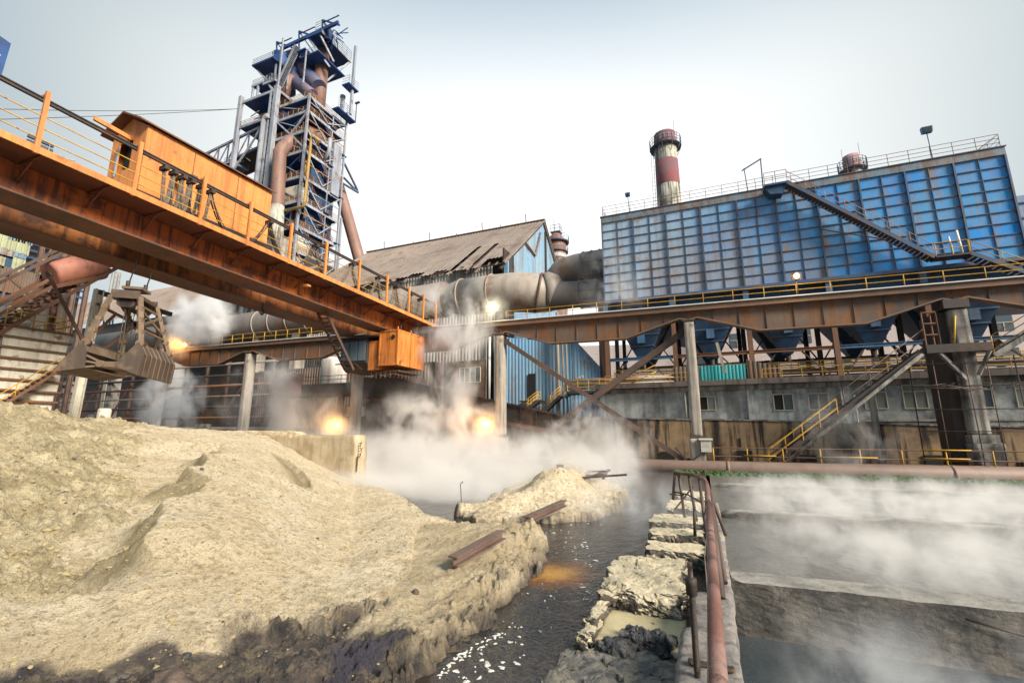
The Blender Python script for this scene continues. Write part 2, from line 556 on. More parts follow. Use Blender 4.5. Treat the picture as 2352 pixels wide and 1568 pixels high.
PURP = gpts([(690, 1500), (740, 1455), (820, 1432), (930, 1440), (965, 1470), (880, 1510), (790, 1530)], -.15)

# sand heap: crest and toe lines seen from the bank, each a list of (x, y, z)
CREST = [(-33, 1.0, 4.2), (-30, 4.5, 4.0), tuple(ony(8, 0, 925)), tuple(ony(9.2, 120, 945)), tuple(ony(10.5, 240, 968)), tuple(ony(12.5, 440, 984)), tuple(ony(15.4, 560, 990)), tuple(ony(16.8, 612, 1000)),
         tuple(ony(16.85, 690, 1045)), tuple(ony(16.85, 760, 1082)), tuple(ony(16.8, 818, 1106)), tuple(onz(0.0, 900, 1130)), tuple(onz(-.1, 985, 1186))]
TOE = [(-12, 1.0, -.15)] + [tuple(onz(-.13, *p)) for p in [(-300, 1640), (0, 1545), (250, 1508), (500, 1474), (720, 1424), (840, 1392), (900, 1345), (945, 1300), (950, 1240), (965, 1205), (990, 1190)]]


def polar(L):
    L = sorted((math.atan2(y, -x), math.hypot(x, y), z) for x, y, z in L)
    return [np.array(a) for a in zip(*L)]


_ca, _cr, _cz = polar(CREST)
_ta, _tr, _tz = polar(TOE)


def pile(x, y):
    a, r = np.arctan2(y, -x), np.hypot(x, y)
    rc, zc = np.interp(a, _ca, _cr), np.interp(a, _ca, _cz)
    rt, zt = np.interp(a, _ta, _tr), np.interp(a, _ta, _tz)
    rt = np.minimum(rt, rc - .05)
    t = (r - rt) / (rc - rt)
    z = zt + (zc - zt) * np.clip(t, 0, 1) ** .76 - np.clip(r - rc, 0, 50) * .16
    amax = _ca.max()
    z = np.where(a > amax, -.13 - (a - amax) * 3, z)
    return np.where(t < 0, -9, z), t


def hit(px, py):
    """march the sight line to the heap"""
    d = ray(px, py)
    for i in range(20, 900):
        t = i * .03
        x, y, z = d[0] * t, d[1] * t, H + d[2] * t
        h, _ = pile(np.array([x]), np.array([y]))
        if z < max(h[0], -.13): return Vector((x, y, z)), t
    return Vector((x, y, z)), t


RIDGES = []
for pts, dep, wid, st in (([(500, 1046), (452, 1110), (400, 1185), (345, 1268), (352, 1292)], .85, 2.3, .85), ([(668, 1058), (700, 1092), (722, 1124)], .26, .45, .12)):
    RIDGES.append(([tuple(hit(*p)[0][:2]) for p in pts], dep, wid, st))
ROUGHLINE = [tuple(hit(*p)[0][:2]) for p in [(330, 985), (285, 1040), (270, 1150), (240, 1300), (190, 1420), (120, 1500)]]
CRUST = gpts([(548, 1450), (640, 1432), (720, 1424), (800, 1398), (850, 1388), (900, 1378)], -.12)


def pdist(x, y, pl):
    """distance to an open polyline, side (left positive) and position along it in 0..1"""
    d = np.full(x.shape, 1e9)
    sd_, al = np.zeros(x.shape), np.zeros(x.shape)
    n = len(pl) - 1
    for i in range(n):
        x0, y0 = pl[i]
        x1, y1 = pl[i + 1]
        ex, ey = x1 - x0, y1 - y0
        t = ((x - x0) * ex + (y - y0) * ey) / (ex * ex + ey * ey)
        tc_ = np.clip(t, 0, 1)
        dd = np.hypot(x - x0 - tc_ * ex, y - y0 - tc_ * ey)
        cr = ex * (y - y0) - ey * (x - x0)
        m = dd < d
        d = np.where(m, dd, d)
        sd_ = np.where(m, np.sign(cr), sd_)
        al = np.where(m, (i + np.clip(t, -1 if i == 0 else 0, 2 if i == n - 1 else 1)) / n, al)
    return d, sd_, al



def height(x, y, fine=True):
    dA, dB, dC = sdpoly(x, y, LAND_A), sdpoly(x, y, LAND_B), sdpoly(x, y, STRIP)
    jit = fbm(x, y, 2.2, 4, 3) * .35
    z = np.full(x.shape, -1.1)
    zp, t = pile(x, y)
    # bank A
    fj = fbm(x, y, 6.0, 4, 33) * .22
    eA = sstep(-.08, .30, dA + jit * .55 + fj * .35)
    base = -.33 + .13 * sstep(.15, 1.5, dA + jit) + fbm(x, y, .9, 4, 5) * .12 + fbm(x, y, 3.2, 4, 37, .62) * .16 * np.exp(-(dA / 1.1) ** 2)
    crk = 1 - np.abs(fbm(x, y, 2.6, 4, 36)) * 4
    rim = np.exp(-((dA - .5) / .35) ** 2) * (.02 + .07 * np.clip(crk, 0, 1)) * (y < 11)
    A = base + rim
    # clods heaped along the near bank
    nearrim = np.exp(-((dA - .6) / .45) ** 2) * (y < 8.5) * .12 * np.clip(fbm(x, y, 1.6, 3, 31) + .35, 0, 1)
    A = A + nearrim
    # wave of sand near the second rail
    sx, sy = onz(-.1, 1215, 1225)[:2]
    A = A + .34 * np.exp(-(((x - sx) / 1.1) ** 2 + ((y - sy) / .9) ** 2))
    # eroded step along the toe of the heap
    A = np.maximum(A, np.where(t > -.02, zp, -9))
    flank = np.zeros(x.shape)
    for pl, dep, wid, st in RIDGES:
        wob = fbm(x, y, 1.4, 3, 43) * .25 * wid
        dd, sg, al = pdist(x + fbm(x, y, .9, 4, 71) * .55 * min(1, wid), y + fbm(x, y, .9, 4, 72) * .55 * min(1, wid), pl)
        s_ = np.clip(-dd * sg + wob * sstep(0, .4, dd), 0, 50)
        fade = sstep(-.45, .15, al) * (1 - sstep(.8, 1.25, al))
        A = A - dep * (1 - np.exp(-s_ / st)) * np.exp(-(s_ / wid) ** 2) * fade
        A = A + dep * .22 * np.exp(-(dd / (wid * .5)) ** 2) * fade * (sg > -2)
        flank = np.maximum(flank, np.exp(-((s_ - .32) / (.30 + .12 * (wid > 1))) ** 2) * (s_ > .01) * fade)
    cd, _, _ = pdist(x, y, CRUST)
    crust = np.exp(-(cd / .22) ** 2)
    A = A + crust * (.03 + np.clip(fbm(x, y, 4.5, 5, 47, .6), -.2, 1) * .16)
    z = z + (A - z) * eA
    # island B
    eB = sstep(-.05, .35, dB + jit + fj)
    cx, cy = onz(.2, 1310, 1110)[:2]
    B = -.27 + .5 * sstep(.5, 2.4, dB) + .42 * np.exp(-(((x - cx) / 2.2) ** 2 + ((y - cy) / 2.0) ** 2)) + fbm(x, y, .8, 4, 8) * .3
    fx_, fy_ = onz(.2, 1288, 1086)[:2]
    B = B + .55 * np.exp(-((np.hypot(x - fx_, y - fy_)) / 1.3) ** 2)
    z = np.maximum(z, -1.1 + (B + 1.1) * eB)
    # strip of mud between the blocks
    eC = sstep(-.1, .2, dC + jit)
    Cc = -.55 + fbm(x, y, 2.5, 4, 12) * .25
    z = np.maximum(z, -1.1 + (Cc + 1.1) * eC)
    onpile = sstep(0, .15, t)
    rd, rs, _ = pdist(x, y, ROUGHLINE)
    rough = sstep(-.15, .3, -rd * rs + fbm(x, y, 1.2, 5, 60, .6) * .9) * onpile
    land = np.maximum(np.maximum(eA, eB), eC)
    if fine:
        amp = .05 + .15 * rough + .03 * (dA < .8)
        z = z + land * (fbm(x, y, 1.3, 3, 20) * amp * 1.5 + fbm(x, y, 5.5, 4, 23, .6) * amp * .55)
        lump = np.clip(fbm(x, y, 7, 2, 27) - .12, 0, 1)
        z = z + land * lump * (.05 + .22 * rough)
        cr = np.abs(fbm(x, y, 2.0, 4, 29))
        mud = sstep(0, .35, sdpoly(x, y, WETP) + jit * 1.6)
        band = np.maximum(np.exp(-((np.maximum(dA, dB) - .25) / .5) ** 2) * (t < .03), np.maximum(mud * .28, crust * .8))
        wx, wy = x + fbm(x, y, 3, 3, 61) * .18, y + fbm(x, y, 3, 3, 62) * .18
        for f_, am in ((2.3, .11), (5.5, .06), (13, .025)):
            bd, cv = worley(wx * (1 + .0 * f_), wy, f_, int(f_ * 10))
            z = z + land * band * ((cv - .5) * am - (1 - sstep(0, .22, bd)) * am * .45)
        z = z - land * mud * (1 - sstep(0, .06, cr)) * .06 + land * mud * fbm(x, y, 11, 4, 35, .65) * .06
        bd, cv = worley(x, y, 6.0, 77)
        z = z + land * rough * (cv > .55) * sstep(0, .35, bd) * (cv - .5) * .09
    rough = np.maximum(rough * .8, flank * .5)  # the shaded flank also takes the darker rough-sand tone
    height.flank, height.crust = flank, crust
    return z, dA, dB, dC, t, rough


# polar grid whose step grows with distance
na, nr = 1000, 560
ang = np.linspace(math.radians(1.5), math.radians(100), na)
rad = 1.2 * (34 / 1.2) ** (np.linspace(0, 1, nr))
AA, RR = np.meshgrid(ang, rad)
GX, GY = -RR * np.cos(AA) * 1.0, RR * np.sin(AA)
sel = GX > -48
GZ, dA, dB, dC, tt, rough = height(GX, GY)
flank, crust = height.flank, height.crust
keep = (GX < -.22) & (GY < 31.5) & (GX > -46)
idx = np.arange(na * nr).reshape(nr, na)
q = keep[:-1, :-1] & keep[1:, :-1] & keep[:-1, 1:] & keep[1:, 1:]
quads = np.stack([idx[:-1, 1:][q], idx[:-1, :-1][q], idx[1:, :-1][q], idx[1:, 1:][q]], 1)
me = bpy.data.meshes.new('sand_ground')
vv = np.stack([GX.ravel(), GY.ravel(), GZ.ravel()], 1)
used = np.unique(quads)
remap = np.full(na * nr, -1)
remap[used] = np.arange(len(used))
vv = vv[used]
quads = remap[quads]
me.from_pydata(vv.tolist(), [], quads.tolist())
me.polygons.foreach_set('use_smooth', [True] * len(quads))
wet = sstep(-.05, .3, sdpoly(GX, GY, WETP) + fbm(GX, GY, 1.5, 5, 50, .6) * .7)
edge = 1 - sstep(.0, .5, np.maximum(np.maximum(dA, dB), dC) + fbm(GX, GY, 2.5, 3, 51) * .5)
low = 1 - sstep(-.42, -.2, GZ + fbm(GX, GY, 3, 3, 52) * .12)
wet = np.maximum(wet, np.maximum(edge * .75, low))
wet = np.maximum(wet, np.clip(crust * .45 + fbm(GX, GY, 4, 4, 55) * .9, 0, .6) * sstep(.2, .5, crust))
wet = np.maximum(wet, sstep(0, .2, dC) * .75)
purp = sstep(-.1, .3, sdpoly(GX, GY, PURP) + fbm(GX, GY, 2, 3, 53) * .5)
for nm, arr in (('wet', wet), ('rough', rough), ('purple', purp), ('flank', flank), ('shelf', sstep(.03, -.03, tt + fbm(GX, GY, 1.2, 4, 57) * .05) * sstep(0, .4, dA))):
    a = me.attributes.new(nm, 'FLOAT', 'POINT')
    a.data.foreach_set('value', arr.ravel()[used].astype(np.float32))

t = NT('sand')


def attr(n):
    a = t.n('ShaderNodeAttribute', attribute_name=n)
    return a.outputs['Fac']


n1, n2, n3 = t.noise(.7, 8, .65), t.noise(9, 8, .7), t.noise(60, 4, .7)
n4 = t.noise(2.2, 9, .72)
dry = t.mix(t.ramp(n1, .35, .65), (.88, .725, .50), (.80, .625, .395))
dry = t.mix(t.math('MULTIPLY', t.ramp(n4, .50, .68), .6), dry, (.40, .305, .165))
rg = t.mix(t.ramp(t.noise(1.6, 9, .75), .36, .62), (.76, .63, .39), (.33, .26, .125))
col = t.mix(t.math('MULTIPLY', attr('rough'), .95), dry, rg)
col = t.mix(t.math('MULTIPLY', attr('flank'), t.math('ADD', .45, t.math('MULTIPLY', t.noise(3, 6, .7, off=(4, 0, 2)), .7))), col, (.27, .21, .11))  # shade of the mound's left flank put into the sand colour
col = t.mix(t.math('MULTIPLY', t.ramp(n2, .50, .66), .7), col, (.26, .19, .10))
col = t.mix(t.math('MULTIPLY', t.ramp(t.noise(24, 6, .7, off=(3, 8, 0)), .54, .7), .4), col, (.26, .20, .105))
mud = t.mix(t.ramp(t.noise(3, 8, .7), .35, .65), (.062, .055, .056), (.185, .145, .11))
mud = t.mix(t.math('MULTIPLY', t.ramp(t.noise(5, 8, .7, off=(4, 4, 0)), .5, .62), .7), mud, (.30, .23, .14))
mud = t.mix(attr('purple'), mud, (.085, .075, .095))
col = t.mix(t.math('MULTIPLY', attr('shelf'), .8), col, t.mix(t.ramp(t.noise(1.5, 8, .65, off=(1, 1, 0)), .36, .62), (.66, .53, .335), (.48, .365, .215)))
col = t.mix(t.math('MULTIPLY', t.ramp(t.noise(15, 5, .65, off=(6, 3, 0)), .57, .64), .55), col, (.26, .195, .10))
col = t.mix(t.math('MULTIPLY', t.ramp(t.noise(38, 4, .6, off=(2, 3, 0)), .57, .64), .55), col, (.22, .165, .085))
col = t.mix(attr('wet'), col, mud)
col = t.mix(t.math('MULTIPLY', t.ramp(n3, .58, .75), .3), col, (.16, .13, .09))
rgh = t.n('ShaderNodeMapRange'); t.l(attr('wet'), rgh.inputs[0]); rgh.inputs[3].default_value = .92; rgh.inputs[4].default_value = .42
bm = t.math('ADD', t.math('ADD', t.math('MULTIPLY', n2, 1.0), t.math('MULTIPLY', t.noise(26, 7, .72), .6)), t.math('MULTIPLY', n3, .35))
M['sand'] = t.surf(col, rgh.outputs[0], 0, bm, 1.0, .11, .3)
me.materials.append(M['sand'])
o = bpy.data.objects.new('sand_ground', me); C.objects.link(o); o['kind'] = 'structure'

# loose clods and pebbles on the sand (uncountable)
def lump(mb, x, y, z, r, sq=.7):
    ph = (1 + 5 ** .5) / 2
    vs = [(-1, ph, 0), (1, ph, 0), (-1, -ph, 0), (1, -ph, 0), (0, -1, ph), (0, 1, ph), (0, -1, -ph), (0, 1, -ph), (ph, 0, -1), (ph, 0, 1), (-ph, 0, -1), (-ph, 0, 1)]
    fs = [(0, 11, 5), (0, 5, 1), (0, 1, 7), (0, 7, 10), (0, 10, 11), (1, 5, 9), (5, 11, 4), (11, 10, 2), (10, 7, 6), (7, 1, 8), (3, 9, 4), (3, 4, 2), (3, 2, 6), (3, 6, 8), (3, 8, 9), (4, 9, 5), (2, 4, 11), (6, 2, 10), (8, 6, 7), (9, 8, 1)]
    out = []
    a = RND.random() * 6.28
    ca, sa = math.cos(a), math.sin(a)
    ex = RND.uniform(.8, 1.5)
    for v in vs:
        k = r / 1.9 * RND.uniform(.7, 1.3)
        u, w = v[0] * ex, v[1]
        out.append((x + (u * ca - w * sa) * k, y + (u * sa + w * ca) * k, z + v[2] * k * sq))
    mb.add(out, fs)


cl, dk = MB(), MB()
N = 15000
aa = np.array([RND.uniform(.35, 1.55) for _ in range(N)])
rr = np.array([2.5 * (17 / 2.5) ** (RND.random() ** .9) for _ in range(N)])
xx, yy = -rr * np.cos(aa), rr * np.sin(aa)
hz, a_, b_, c_, t_, rg_ = height(xx, yy)
for i in range(N):
    if max(a_[i], b_[i]) < .25 or xx[i] > -.5 or yy[i] > 22: continue
    if t_[i] < -.02 and a_[i] > 0 and yy[i] < 8 and RND.random() < .9: continue
    if rg_[i] < .4 and RND.random() < .62: continue
    r = RND.uniform(.005, .014) * (1 + 2.2 * RND.random() ** 8) * (1 + .5 * rg_[i]) * (.6 + rr[i] * .06)
    lump(dk if RND.random() < .045 else cl, xx[i], yy[i], hz[i] + r * .2, r)
t = NT('clod'); M['clod'] = t.surf(t.mix(t.noise(2.2, 6), (.42, .335, .185), (.23, .175, .085)), .95, 0, t.noise(25, 5), .5, .02, .2)
t = NT('dark_stone'); M['dark_stone'] = t.surf(t.mix(t.noise(2.2, 6), (.05, .045, .045), (.14, .11, .085)), .8, 0, t.noise(25, 5), .6, .02, .3)
cl.build('sand_clods', M['clod'], None, 'loose yellow sand clods strewn over the heap', 'sand clods', kind='stuff')
dk.build('dark_pebbles', M['dark_stone'], None, 'small dark stones scattered on the sand and mud', 'pebbles', kind='stuff')


def hxy(x, y):
    return float(height(np.array([float(x)]), np.array([float(y)]))[0][0])


t = NT('wet_rock')
M['wet_rock'] = t.surf(t.mix(t.ramp(t.noise(2.5, 8, .7), .35, .65), (.055, .042, .037), (.17, .115, .08)), .5, 0, t.noise(10, 7, .7), .8, .04, .4)
t = NT('mud_clod')
M['mud_clod'] = t.surf(t.mix(t.ramp(t.noise(5, 8, .7), .4, .62), (.03, .031, .034), (.11, .10, .09)), .6, 0, t.noise(14, 7, .7), .9, .04, .4)
for px, py, sx, sy, sz, mt, lb in [
    (388, 1553, .55, .3, .16, 'wet_rock', 'long brown rock lying at the wet foot of the sand heap'),
    (283, 1533, .17, .1, .04, 'dark_stone', 'flat slate-grey stone lying on wet ground by the sand heap'),
    (955, 1348, .09, .08, .08, 'wet_rock', 'small lone brown stone on the bare sand flat'),
    (262, 1545, .10, .08, .06, 'dark_stone', 'small black stone beside the flat slate-grey stone'),
        (430, 1490, .10, .09, .05, 'mud_clod', 'grey clod at the lower edge of the sand heap')]:
    p = onz(-.12, px, py)
    h = hxy(p.x, p.y)
    b = MB().rock(p.x - sx / 2, p.x + sx / 2, p.y - sy / 2, p.y + sy / 2, h - sz * .4, h + sz * .8, min(sx, sy) / 9, min(sx, sy) * .13, 5, .6)
    b.build('rock', M[mt], None, lb, 'rock')

# ------------------------------------------------------------------ base ground, bank, water
t = NT('yard_dirt'); M['yard_dirt'] = t.surf(t.mix(t.noise(.4, 8), (.10, .08, .065), (.17, .135, .105)), .9, 0, t.noise(6, 6), .4, .04, .3)
MB().add([(-3000, -400, -1.6), (3000, -400, -1.6), (3000, 31.8, -1.6), (-3000, 31.8, -1.6)], [(0, 1, 2, 3)]).build('basin_floor', M['yard_dirt'], kind='structure')
MB().box(-3000, 3000, 32.55, 4000, -1.9, -.02).build('yard_ground', M['yard_dirt'], kind='structure')
MB().rock(-60, 60, 31.35, 32.6, -1.8, -.60, .5, .06, 1.2, .02, 81).build('bank_ledge', M['slab_mix'] if 'slab_mix' in M else M['yard_dirt'], kind='structure')


def water(name, x0, x1, y0, y1, z, c, c2, sc, rough, bs, spot=None):
    t = NT(name + '_surface')
    col = t.mix(t.ramp(t.noise(.9, 6, .6, stretch=(1, .45, 1)), .35, .65), c, c2)
    if spot:
        vm = t.n('ShaderNodeVectorMath', operation='DISTANCE')
        g = t.n('ShaderNodeNewGeometry')
        t.l(g.outputs['Position'], vm.inputs[0])
        vm.inputs[1].default_value = spot
        nn = t.math('ADD', vm.outputs['Value'], t.math('MULTIPLY', t.noise(2.2, 5), .9))
        col = t.mix(t.ramp(nn, .65, 1.5), (.22, .075, .008), col)
        col = t.mix(t.ramp(nn, .45, 1.05), (.42, .21, .03), col)
    b = t.math('ADD', t.noise(sc, 3, .5, stretch=(1, .6, 1), dist=.6), t.math('MULTIPLY', t.noise(sc * 3.3, 3, .5, dist=.5), .4))
    M[name] = t.surf(col, rough, 0, b, bs, .05, .4)
    return MB().box(x0, x1, y0, y1, z - .35, z).build(name, M[name], kind='structure')


sp = onz(WZ, 1292, 1312)
water('stream_water', -46, -.1, 1.0, 31.4, WZ, (.012, .012, .014), (.035, .028, .023), 4.2, .12, .6, (sp.x - .12, sp.y - .15, WZ))
water('pool_water', .1, 40, 9.2, 31.4, -.5, (.125, .115, .105), (.19, .18, .165), 3.0, .2, .5)
water('sump_water', .1, 40, -2, 8.6, -1.0, (.035, .045, .05), (.055, .066, .07), 4.0, .2, .4)

# foam flakes drifting on the stream
t = NT('foam'); M['foam'] = t.surf(t.mix(t.ramp(t.noise(14, 6), .35, .65), (.78, .74, .66), (.52, .47, .40)), .8, 0, t.noise(30, 4), .6, .02, .2)
fo = MB()


def flake(p, r):
    n = 20
    a0 = RND.random() * 6
    ex = RND.uniform(.9, 1.4)
    vs = [(p.x, p.y, WZ + .016)]
    ph = [RND.random() * 6 for _ in range(4)]
    for k in range(n):
        a = 2 * math.pi * k / n
        q_ = r * (1 + .2 * math.sin(2 * a + ph[0]) + .16 * math.sin(3 * a + ph[1]) + .09 * math.sin(5 * a + ph[2]))
        u, v = q_ * math.cos(a) * ex, q_ * math.sin(a) * .75
        vs.append((p.x + u * math.cos(a0) - v * math.sin(a0), p.y + u * math.sin(a0) + v * math.cos(a0), WZ + .004))
    fo.add(vs, [(0, 1 + k, 1 + (k + 1) % n) for k in range(n)], True)


for (cx, cy, sx, sy, n, r) in [(1345, 1325, 22, 50, 26, .035), (1325, 1250, 30, 35, 40, .04), (1275, 1215, 40, 25, 40, .04), (1330, 1200, 50, 12, 16, .05), (1250, 1395, 40, 60, 22, .016), (1190, 1495, 45, 25, 16, .042), (1110, 1535, 55, 30, 18, .042), (1350, 1400, 15, 30, 8, .02), (1180, 1440, 20, 25, 16, .02), (1050, 1545, 30, 20, 18, .035), (1100, 1500, 30, 18, 8, .02)]:
    for _ in range(max(3, n // 2)):
        flake(onz(WZ, RND.gauss(cx, sx * .6), RND.gauss(cy, sy * .6)), r * (.25 + 1.0 * RND.random() ** 2.2))
# rim of foam hugging the near bank
for (a, b) in zip([(1000, 1550), (1050, 1505), (1100, 1475)], [(1050, 1505), (1100, 1475), (1150, 1450)]):
    for k in range(16):
        u = RND.random()
        flake(onz(WZ, a[0] + (b[0] - a[0]) * u + RND.gauss(6, 5), a[1] + (b[1] - a[1]) * u + RND.gauss(5, 5)), .025 * RND.uniform(.3, 1.2))
fo.build('foam', M['foam'], None, 'white foam flakes drifting on the dark stream', 'foam', kind='stuff')

# ------------------------------------------------------------------ divider wall and sand-capped blocks
t = NT('block_mix')
gm = t.n('ShaderNodeNewGeometry')
sx_ = t.n('ShaderNodeSeparateXYZ'); t.l(gm.outputs['Normal'], sx_.inputs[0])
stone = t.mix(t.ramp(t.noise(3, 9, .7), .35, .65), (.15, .125, .10), (.052, .047, .045))
stone = t.mix(t.math('MULTIPLY', t.ramp(t.noise(6, 8, .7, off=(2, 2, 2)), .52, .66), .6), stone, (.33, .27, .185))
cap = t.mix(t.ramp(t.noise(5, 8, .65), .38, .66), (.66, .56, .38), (.50, .41, .26))
f = t.math('ADD', sx_.outputs['Z'], t.math('MULTIPLY', t.math('SUBTRACT', t.noise(2.3, 8, .7), .5), 2.4))
M['block_mix'] = t.surf(t.mix(t.ramp(f, .30, .80), stone, cap), .9, 0, t.noise(18, 8, .72), 1.0, .05, .3)
t = NT('slab_mix')
st_ = t.mix(t.ramp(t.noise(2.5, 9, .7), .35, .65), (.27, .235, .205), (.15, .135, .125))
st_ = t.mix(t.math('MULTIPLY', t.ramp(t.noise(7, 9, .7), .5, .65), .6), st_, (.06, .052, .048))
st_ = t.mix(t.math('MULTIPLY', t.ramp(t.noise(3.7, 8, .7, off=(1, 5, 2)), .55, .68), .5), st_, (.45, .38, .26))
M['slab_mix'] = t.surf(st_, .8, 0, t.noise(20, 8, .72), .8, .03, .35)

for i, (x0, x1, y0, y1, z0, z1, sg, lb) in enumerate([
    (-.40, .16, 3.0, 5.95, -1.5, 0.0, .055, 'grey concrete slab of the dividing wall, nearest, carrying the threaded rod'),
    (-.30, .17, 6.05, 7.25, -1.5, -.02, .05, 'short concrete block of the dividing wall carrying the foot of the leaning pipe'),
    (-.05, .20, 7.3, 11.2, -1.5, -.06, .08, 'thin mid length of the concrete dividing wall under the rusty rail'),
        (-.06, .24, 11.3, 16.2, -1.5, -.04, .1, 'far length of the concrete dividing wall by the bent end of the rail')]):
    MB().rock(x0, x1, y0, y1, z0, z1, sg, .025, 3.5, .05, i).build('dividing_wall', M['slab_mix'], None, lb, 'wall', 'lengths of the dividing wall')

for i, (x0, x1, y0, y1, z0, z1, lb) in enumerate([
    (-1.62, -.42, 7.0, 9.2, -.62, -.10, 'largest sand-capped concrete block beside the stream with a jagged lower edge'),
    (-1.30, -.12, 9.75, 10.55, -.6, -.12, 'sand-capped block just beyond the largest block'),
    (-1.35, -.12, 11.2, 12.0, -.6, -.12, 'narrow sand-capped block in front of the slim upright bar'),
    (-1.5, -.1, 12.6, 13.9, -.6, -.12, 'sand-capped block under the bent railing'),
    (-1.25, -.1, 14.8, 16.4, -.6, -.08, 'sand-capped block farthest along the wall, wrapped in steam'),
        (-1.05, -.1, 17.2, 19.0, -.6, -.05, 'pale block lost in steam beyond the railing')]):
    b = MB().rock(x0, x1, y0, y1, z0, z1, .022 if i == 0 else .05, .085 if i == 0 else .06, 2.6, .08, i + 5, .45, .9)
    b.build('concrete_block', M['block_mix'], None, lb, 'block', 'sand-capped blocks between stream and wall')
# little basin of sand in front of the largest block
b = MB().rock(-1.62, -1.40, 5.7, 7.1, -.7, -.24, .025, .07, 3.6, .08, 21, 1.0, .9)
b.build('basin_rim', M['block_mix'], None, 'broken rim of the small sand-filled basin beside the stream', 'rim')
b = MB().rock(-1.44, -.40, 6.0, 7.1, -.8, -.37, .06, .02, 3, .02, 22, .6)
t = NT('wet_sand'); M['wet_sand'] = t.surf(t.mix(t.ramp(t.noise(4, 8, .6), .35, .65), (.50, .42, .24), (.42, .34, .19)), .7, 0, t.noise(30, 6), .4, .02, .3)
b.build('basin_sand', M['wet_sand'], kind='structure')
b = MB().rock(-1.75, -.40, 4.3, 6.12, -.95, -.38, .025, .075, 3.0, .08, 23, .8, .5)
t = NT('blue_mud'); M['blue_mud'] = t.surf(t.mix(t.ramp(t.noise(4, 8, .7), .35, .65), (.06, .065, .072), (.27, .235, .175)), .5, 0, t.noise(14, 8, .72), 1, .05, .4)
b.build('mud_bank', M['blue_mud'], kind='structure')
for i, (px, py, r, lb) in enumerate([(1418, 1490, .22, 'black cracked mud clod heaped below the sand basin, left one'), (1490, 1478, .30, 'smooth dark grey mud clod beside the cracked black one'), (1540, 1490, .13, 'small grey clod against the concrete slab'), (1385, 1500, .12, 'small black clod at the left end of the mud heap')]):
    p = onz(-.36, px, py)
    MB().rock(p.x - r, p.x + r, p.y - r * .7, p.y + r * .7, -.5, -.5 + r * 1.0, r / 18, r * .3, 5, .4, i, 1.0, .5).build('mud_clod', M['mud_clod'], None, lb, 'clod', 'dark clods below the sand basin')

# cross walls of the pool
t = NT('wall_rough')
gm = t.n('ShaderNodeNewGeometry')
sx_ = t.n('ShaderNodeSeparateXYZ'); t.l(gm.outputs['Normal'], sx_.inputs[0])
wf = t.mix(t.ramp(t.noise(2.2, 9, .7), .35, .65), (.19, .165, .135), (.075, .07, .064))
wf = t.mix(t.math('MULTIPLY', t.ramp(t.noise(8, 9, .75), .5, .64), .65), wf, (.03, .028, .027))
tp = t.mix(t.ramp(t.noise(3, 8, .7), .4, .66), (.40, .365, .31), (.23, .21, .185))
M['wall_rough'] = t.surf(t.mix(t.ramp(sx_.outputs['Z'], .45, .8), wf, tp), .85, 0, t.noise(14, 9, .75), 1.0, .06, .3)
MB().rock(.10, 14, 8.55, 9.2, -1.7, -.2, .045, .05, 2.4, .04, 31, .5, .28).build('cross_wall', M['wall_rough'], None, 'rough concrete cross wall in front of the steaming pool, nearest', 'wall', 'cross walls of the pool')
MB().rock(.10, 26, 16.0, 16.45, -1.7, -.25, .16, .05, 1.2, .05, 32).build('cross_wall', M['wall_rough'], None, 'thin cross wall half hidden in steam in the middle of the pool', 'wall', 'cross walls of the pool')
MB().rock(.10, 34, 24.5, 25.0, -1.7, -.3, .25, .06, 1.0, .05, 33).build('cross_wall', M['wall_rough'], None, 'faint cross wall near the far bank of the steaming pool', 'wall', 'cross walls of the pool')
a = [Vector((3.05, 8.5, -.36)), Vector((3.5, 8.48, -.45)), Vector((4.2, 8.46, -.58)), Vector((5.0, 8.45, -.72))]
MB().tube(a, .018, 6).build('rebar', M['rail_dark'], None, 'dark bent rebar sticking out of the near cross wall', 'rebar')

# ------------------------------------------------------------------ pipe railing on the wall
g = thing('pipe_railing', 'rusty bent pipe railing running along the dividing wall', 'railing', (0, 7, 0))
rp = [Vector(p) for p in [(-.025, 2.05, 1.0), (-.02, 4, 1.0), (-.02, 6, 1.0), (-.022, 7.9, 1.0)]]
MB().tube(rp, .042, 14).build('rail', M['rail_rust'], g)
MB().tube([(-.022, 7.85, 1.0), (-.022, 8.1, 1.0)], .054, 14).build('sleeve', M['rail_dark'], g)
MB().tube([(-.022, 8.05, 1.0), (-.03, 9.5, 1.0), (-.04, 11.0, 1.0), (-.07, 11.7, 1.01), (-.18, 12.3, 1.02), (-.38, 12.75, 1.03), (-.62, 13.0, 1.03), (-.80, 13.05, 1.02)], .046, 12).build('bent_rail', M['rail_rust'], g)
MB().tube([(.05, 6.95, -.02), (.0, 8.1, .95)], .05, 12).build('leaning_strut', M['rail_dark'], g)
MB().tube([(.12, 7.7, -.03), (.02, 9.6, .97)], .035, 10).build('leaning_strut', M['rail_dark'], g)
for (a, b) in [((-.04, 11.4, 1.0), (.26, 11.1, -.05)), ((-.2, 12.3, 1.02), (-.12, 11.2, .0)), ((-.45, 12.8, 1.03), (-.33, 12.55, -.05)), ((-.70, 13.02, 1.03), (-.62, 13.0, -.05)), ((-.80, 13.05, 1.0), (-.88, 13.1, .35))]:
    MB().tube([a, b], .035, 8).build('post', M['rail_dark'], g)
MB().tube([(-.86, 13.1, .55), (-.5, 12.9, .52), (-.2, 12.2, .45), (-.02, 11.2, .3)], .022, 8).build('lower_rail', M['rail_dark'], g)
MB().beam((-.83, 12.95, .15), (-.35, 12.8, .75), .05, .03).build('cross_brace', M['beam_rust'], g)
MB().beam((-.95, 13.0, .5), (-.6, 12.9, .5), .05, .03).build('cross_brace', M['rail_dark'], g)

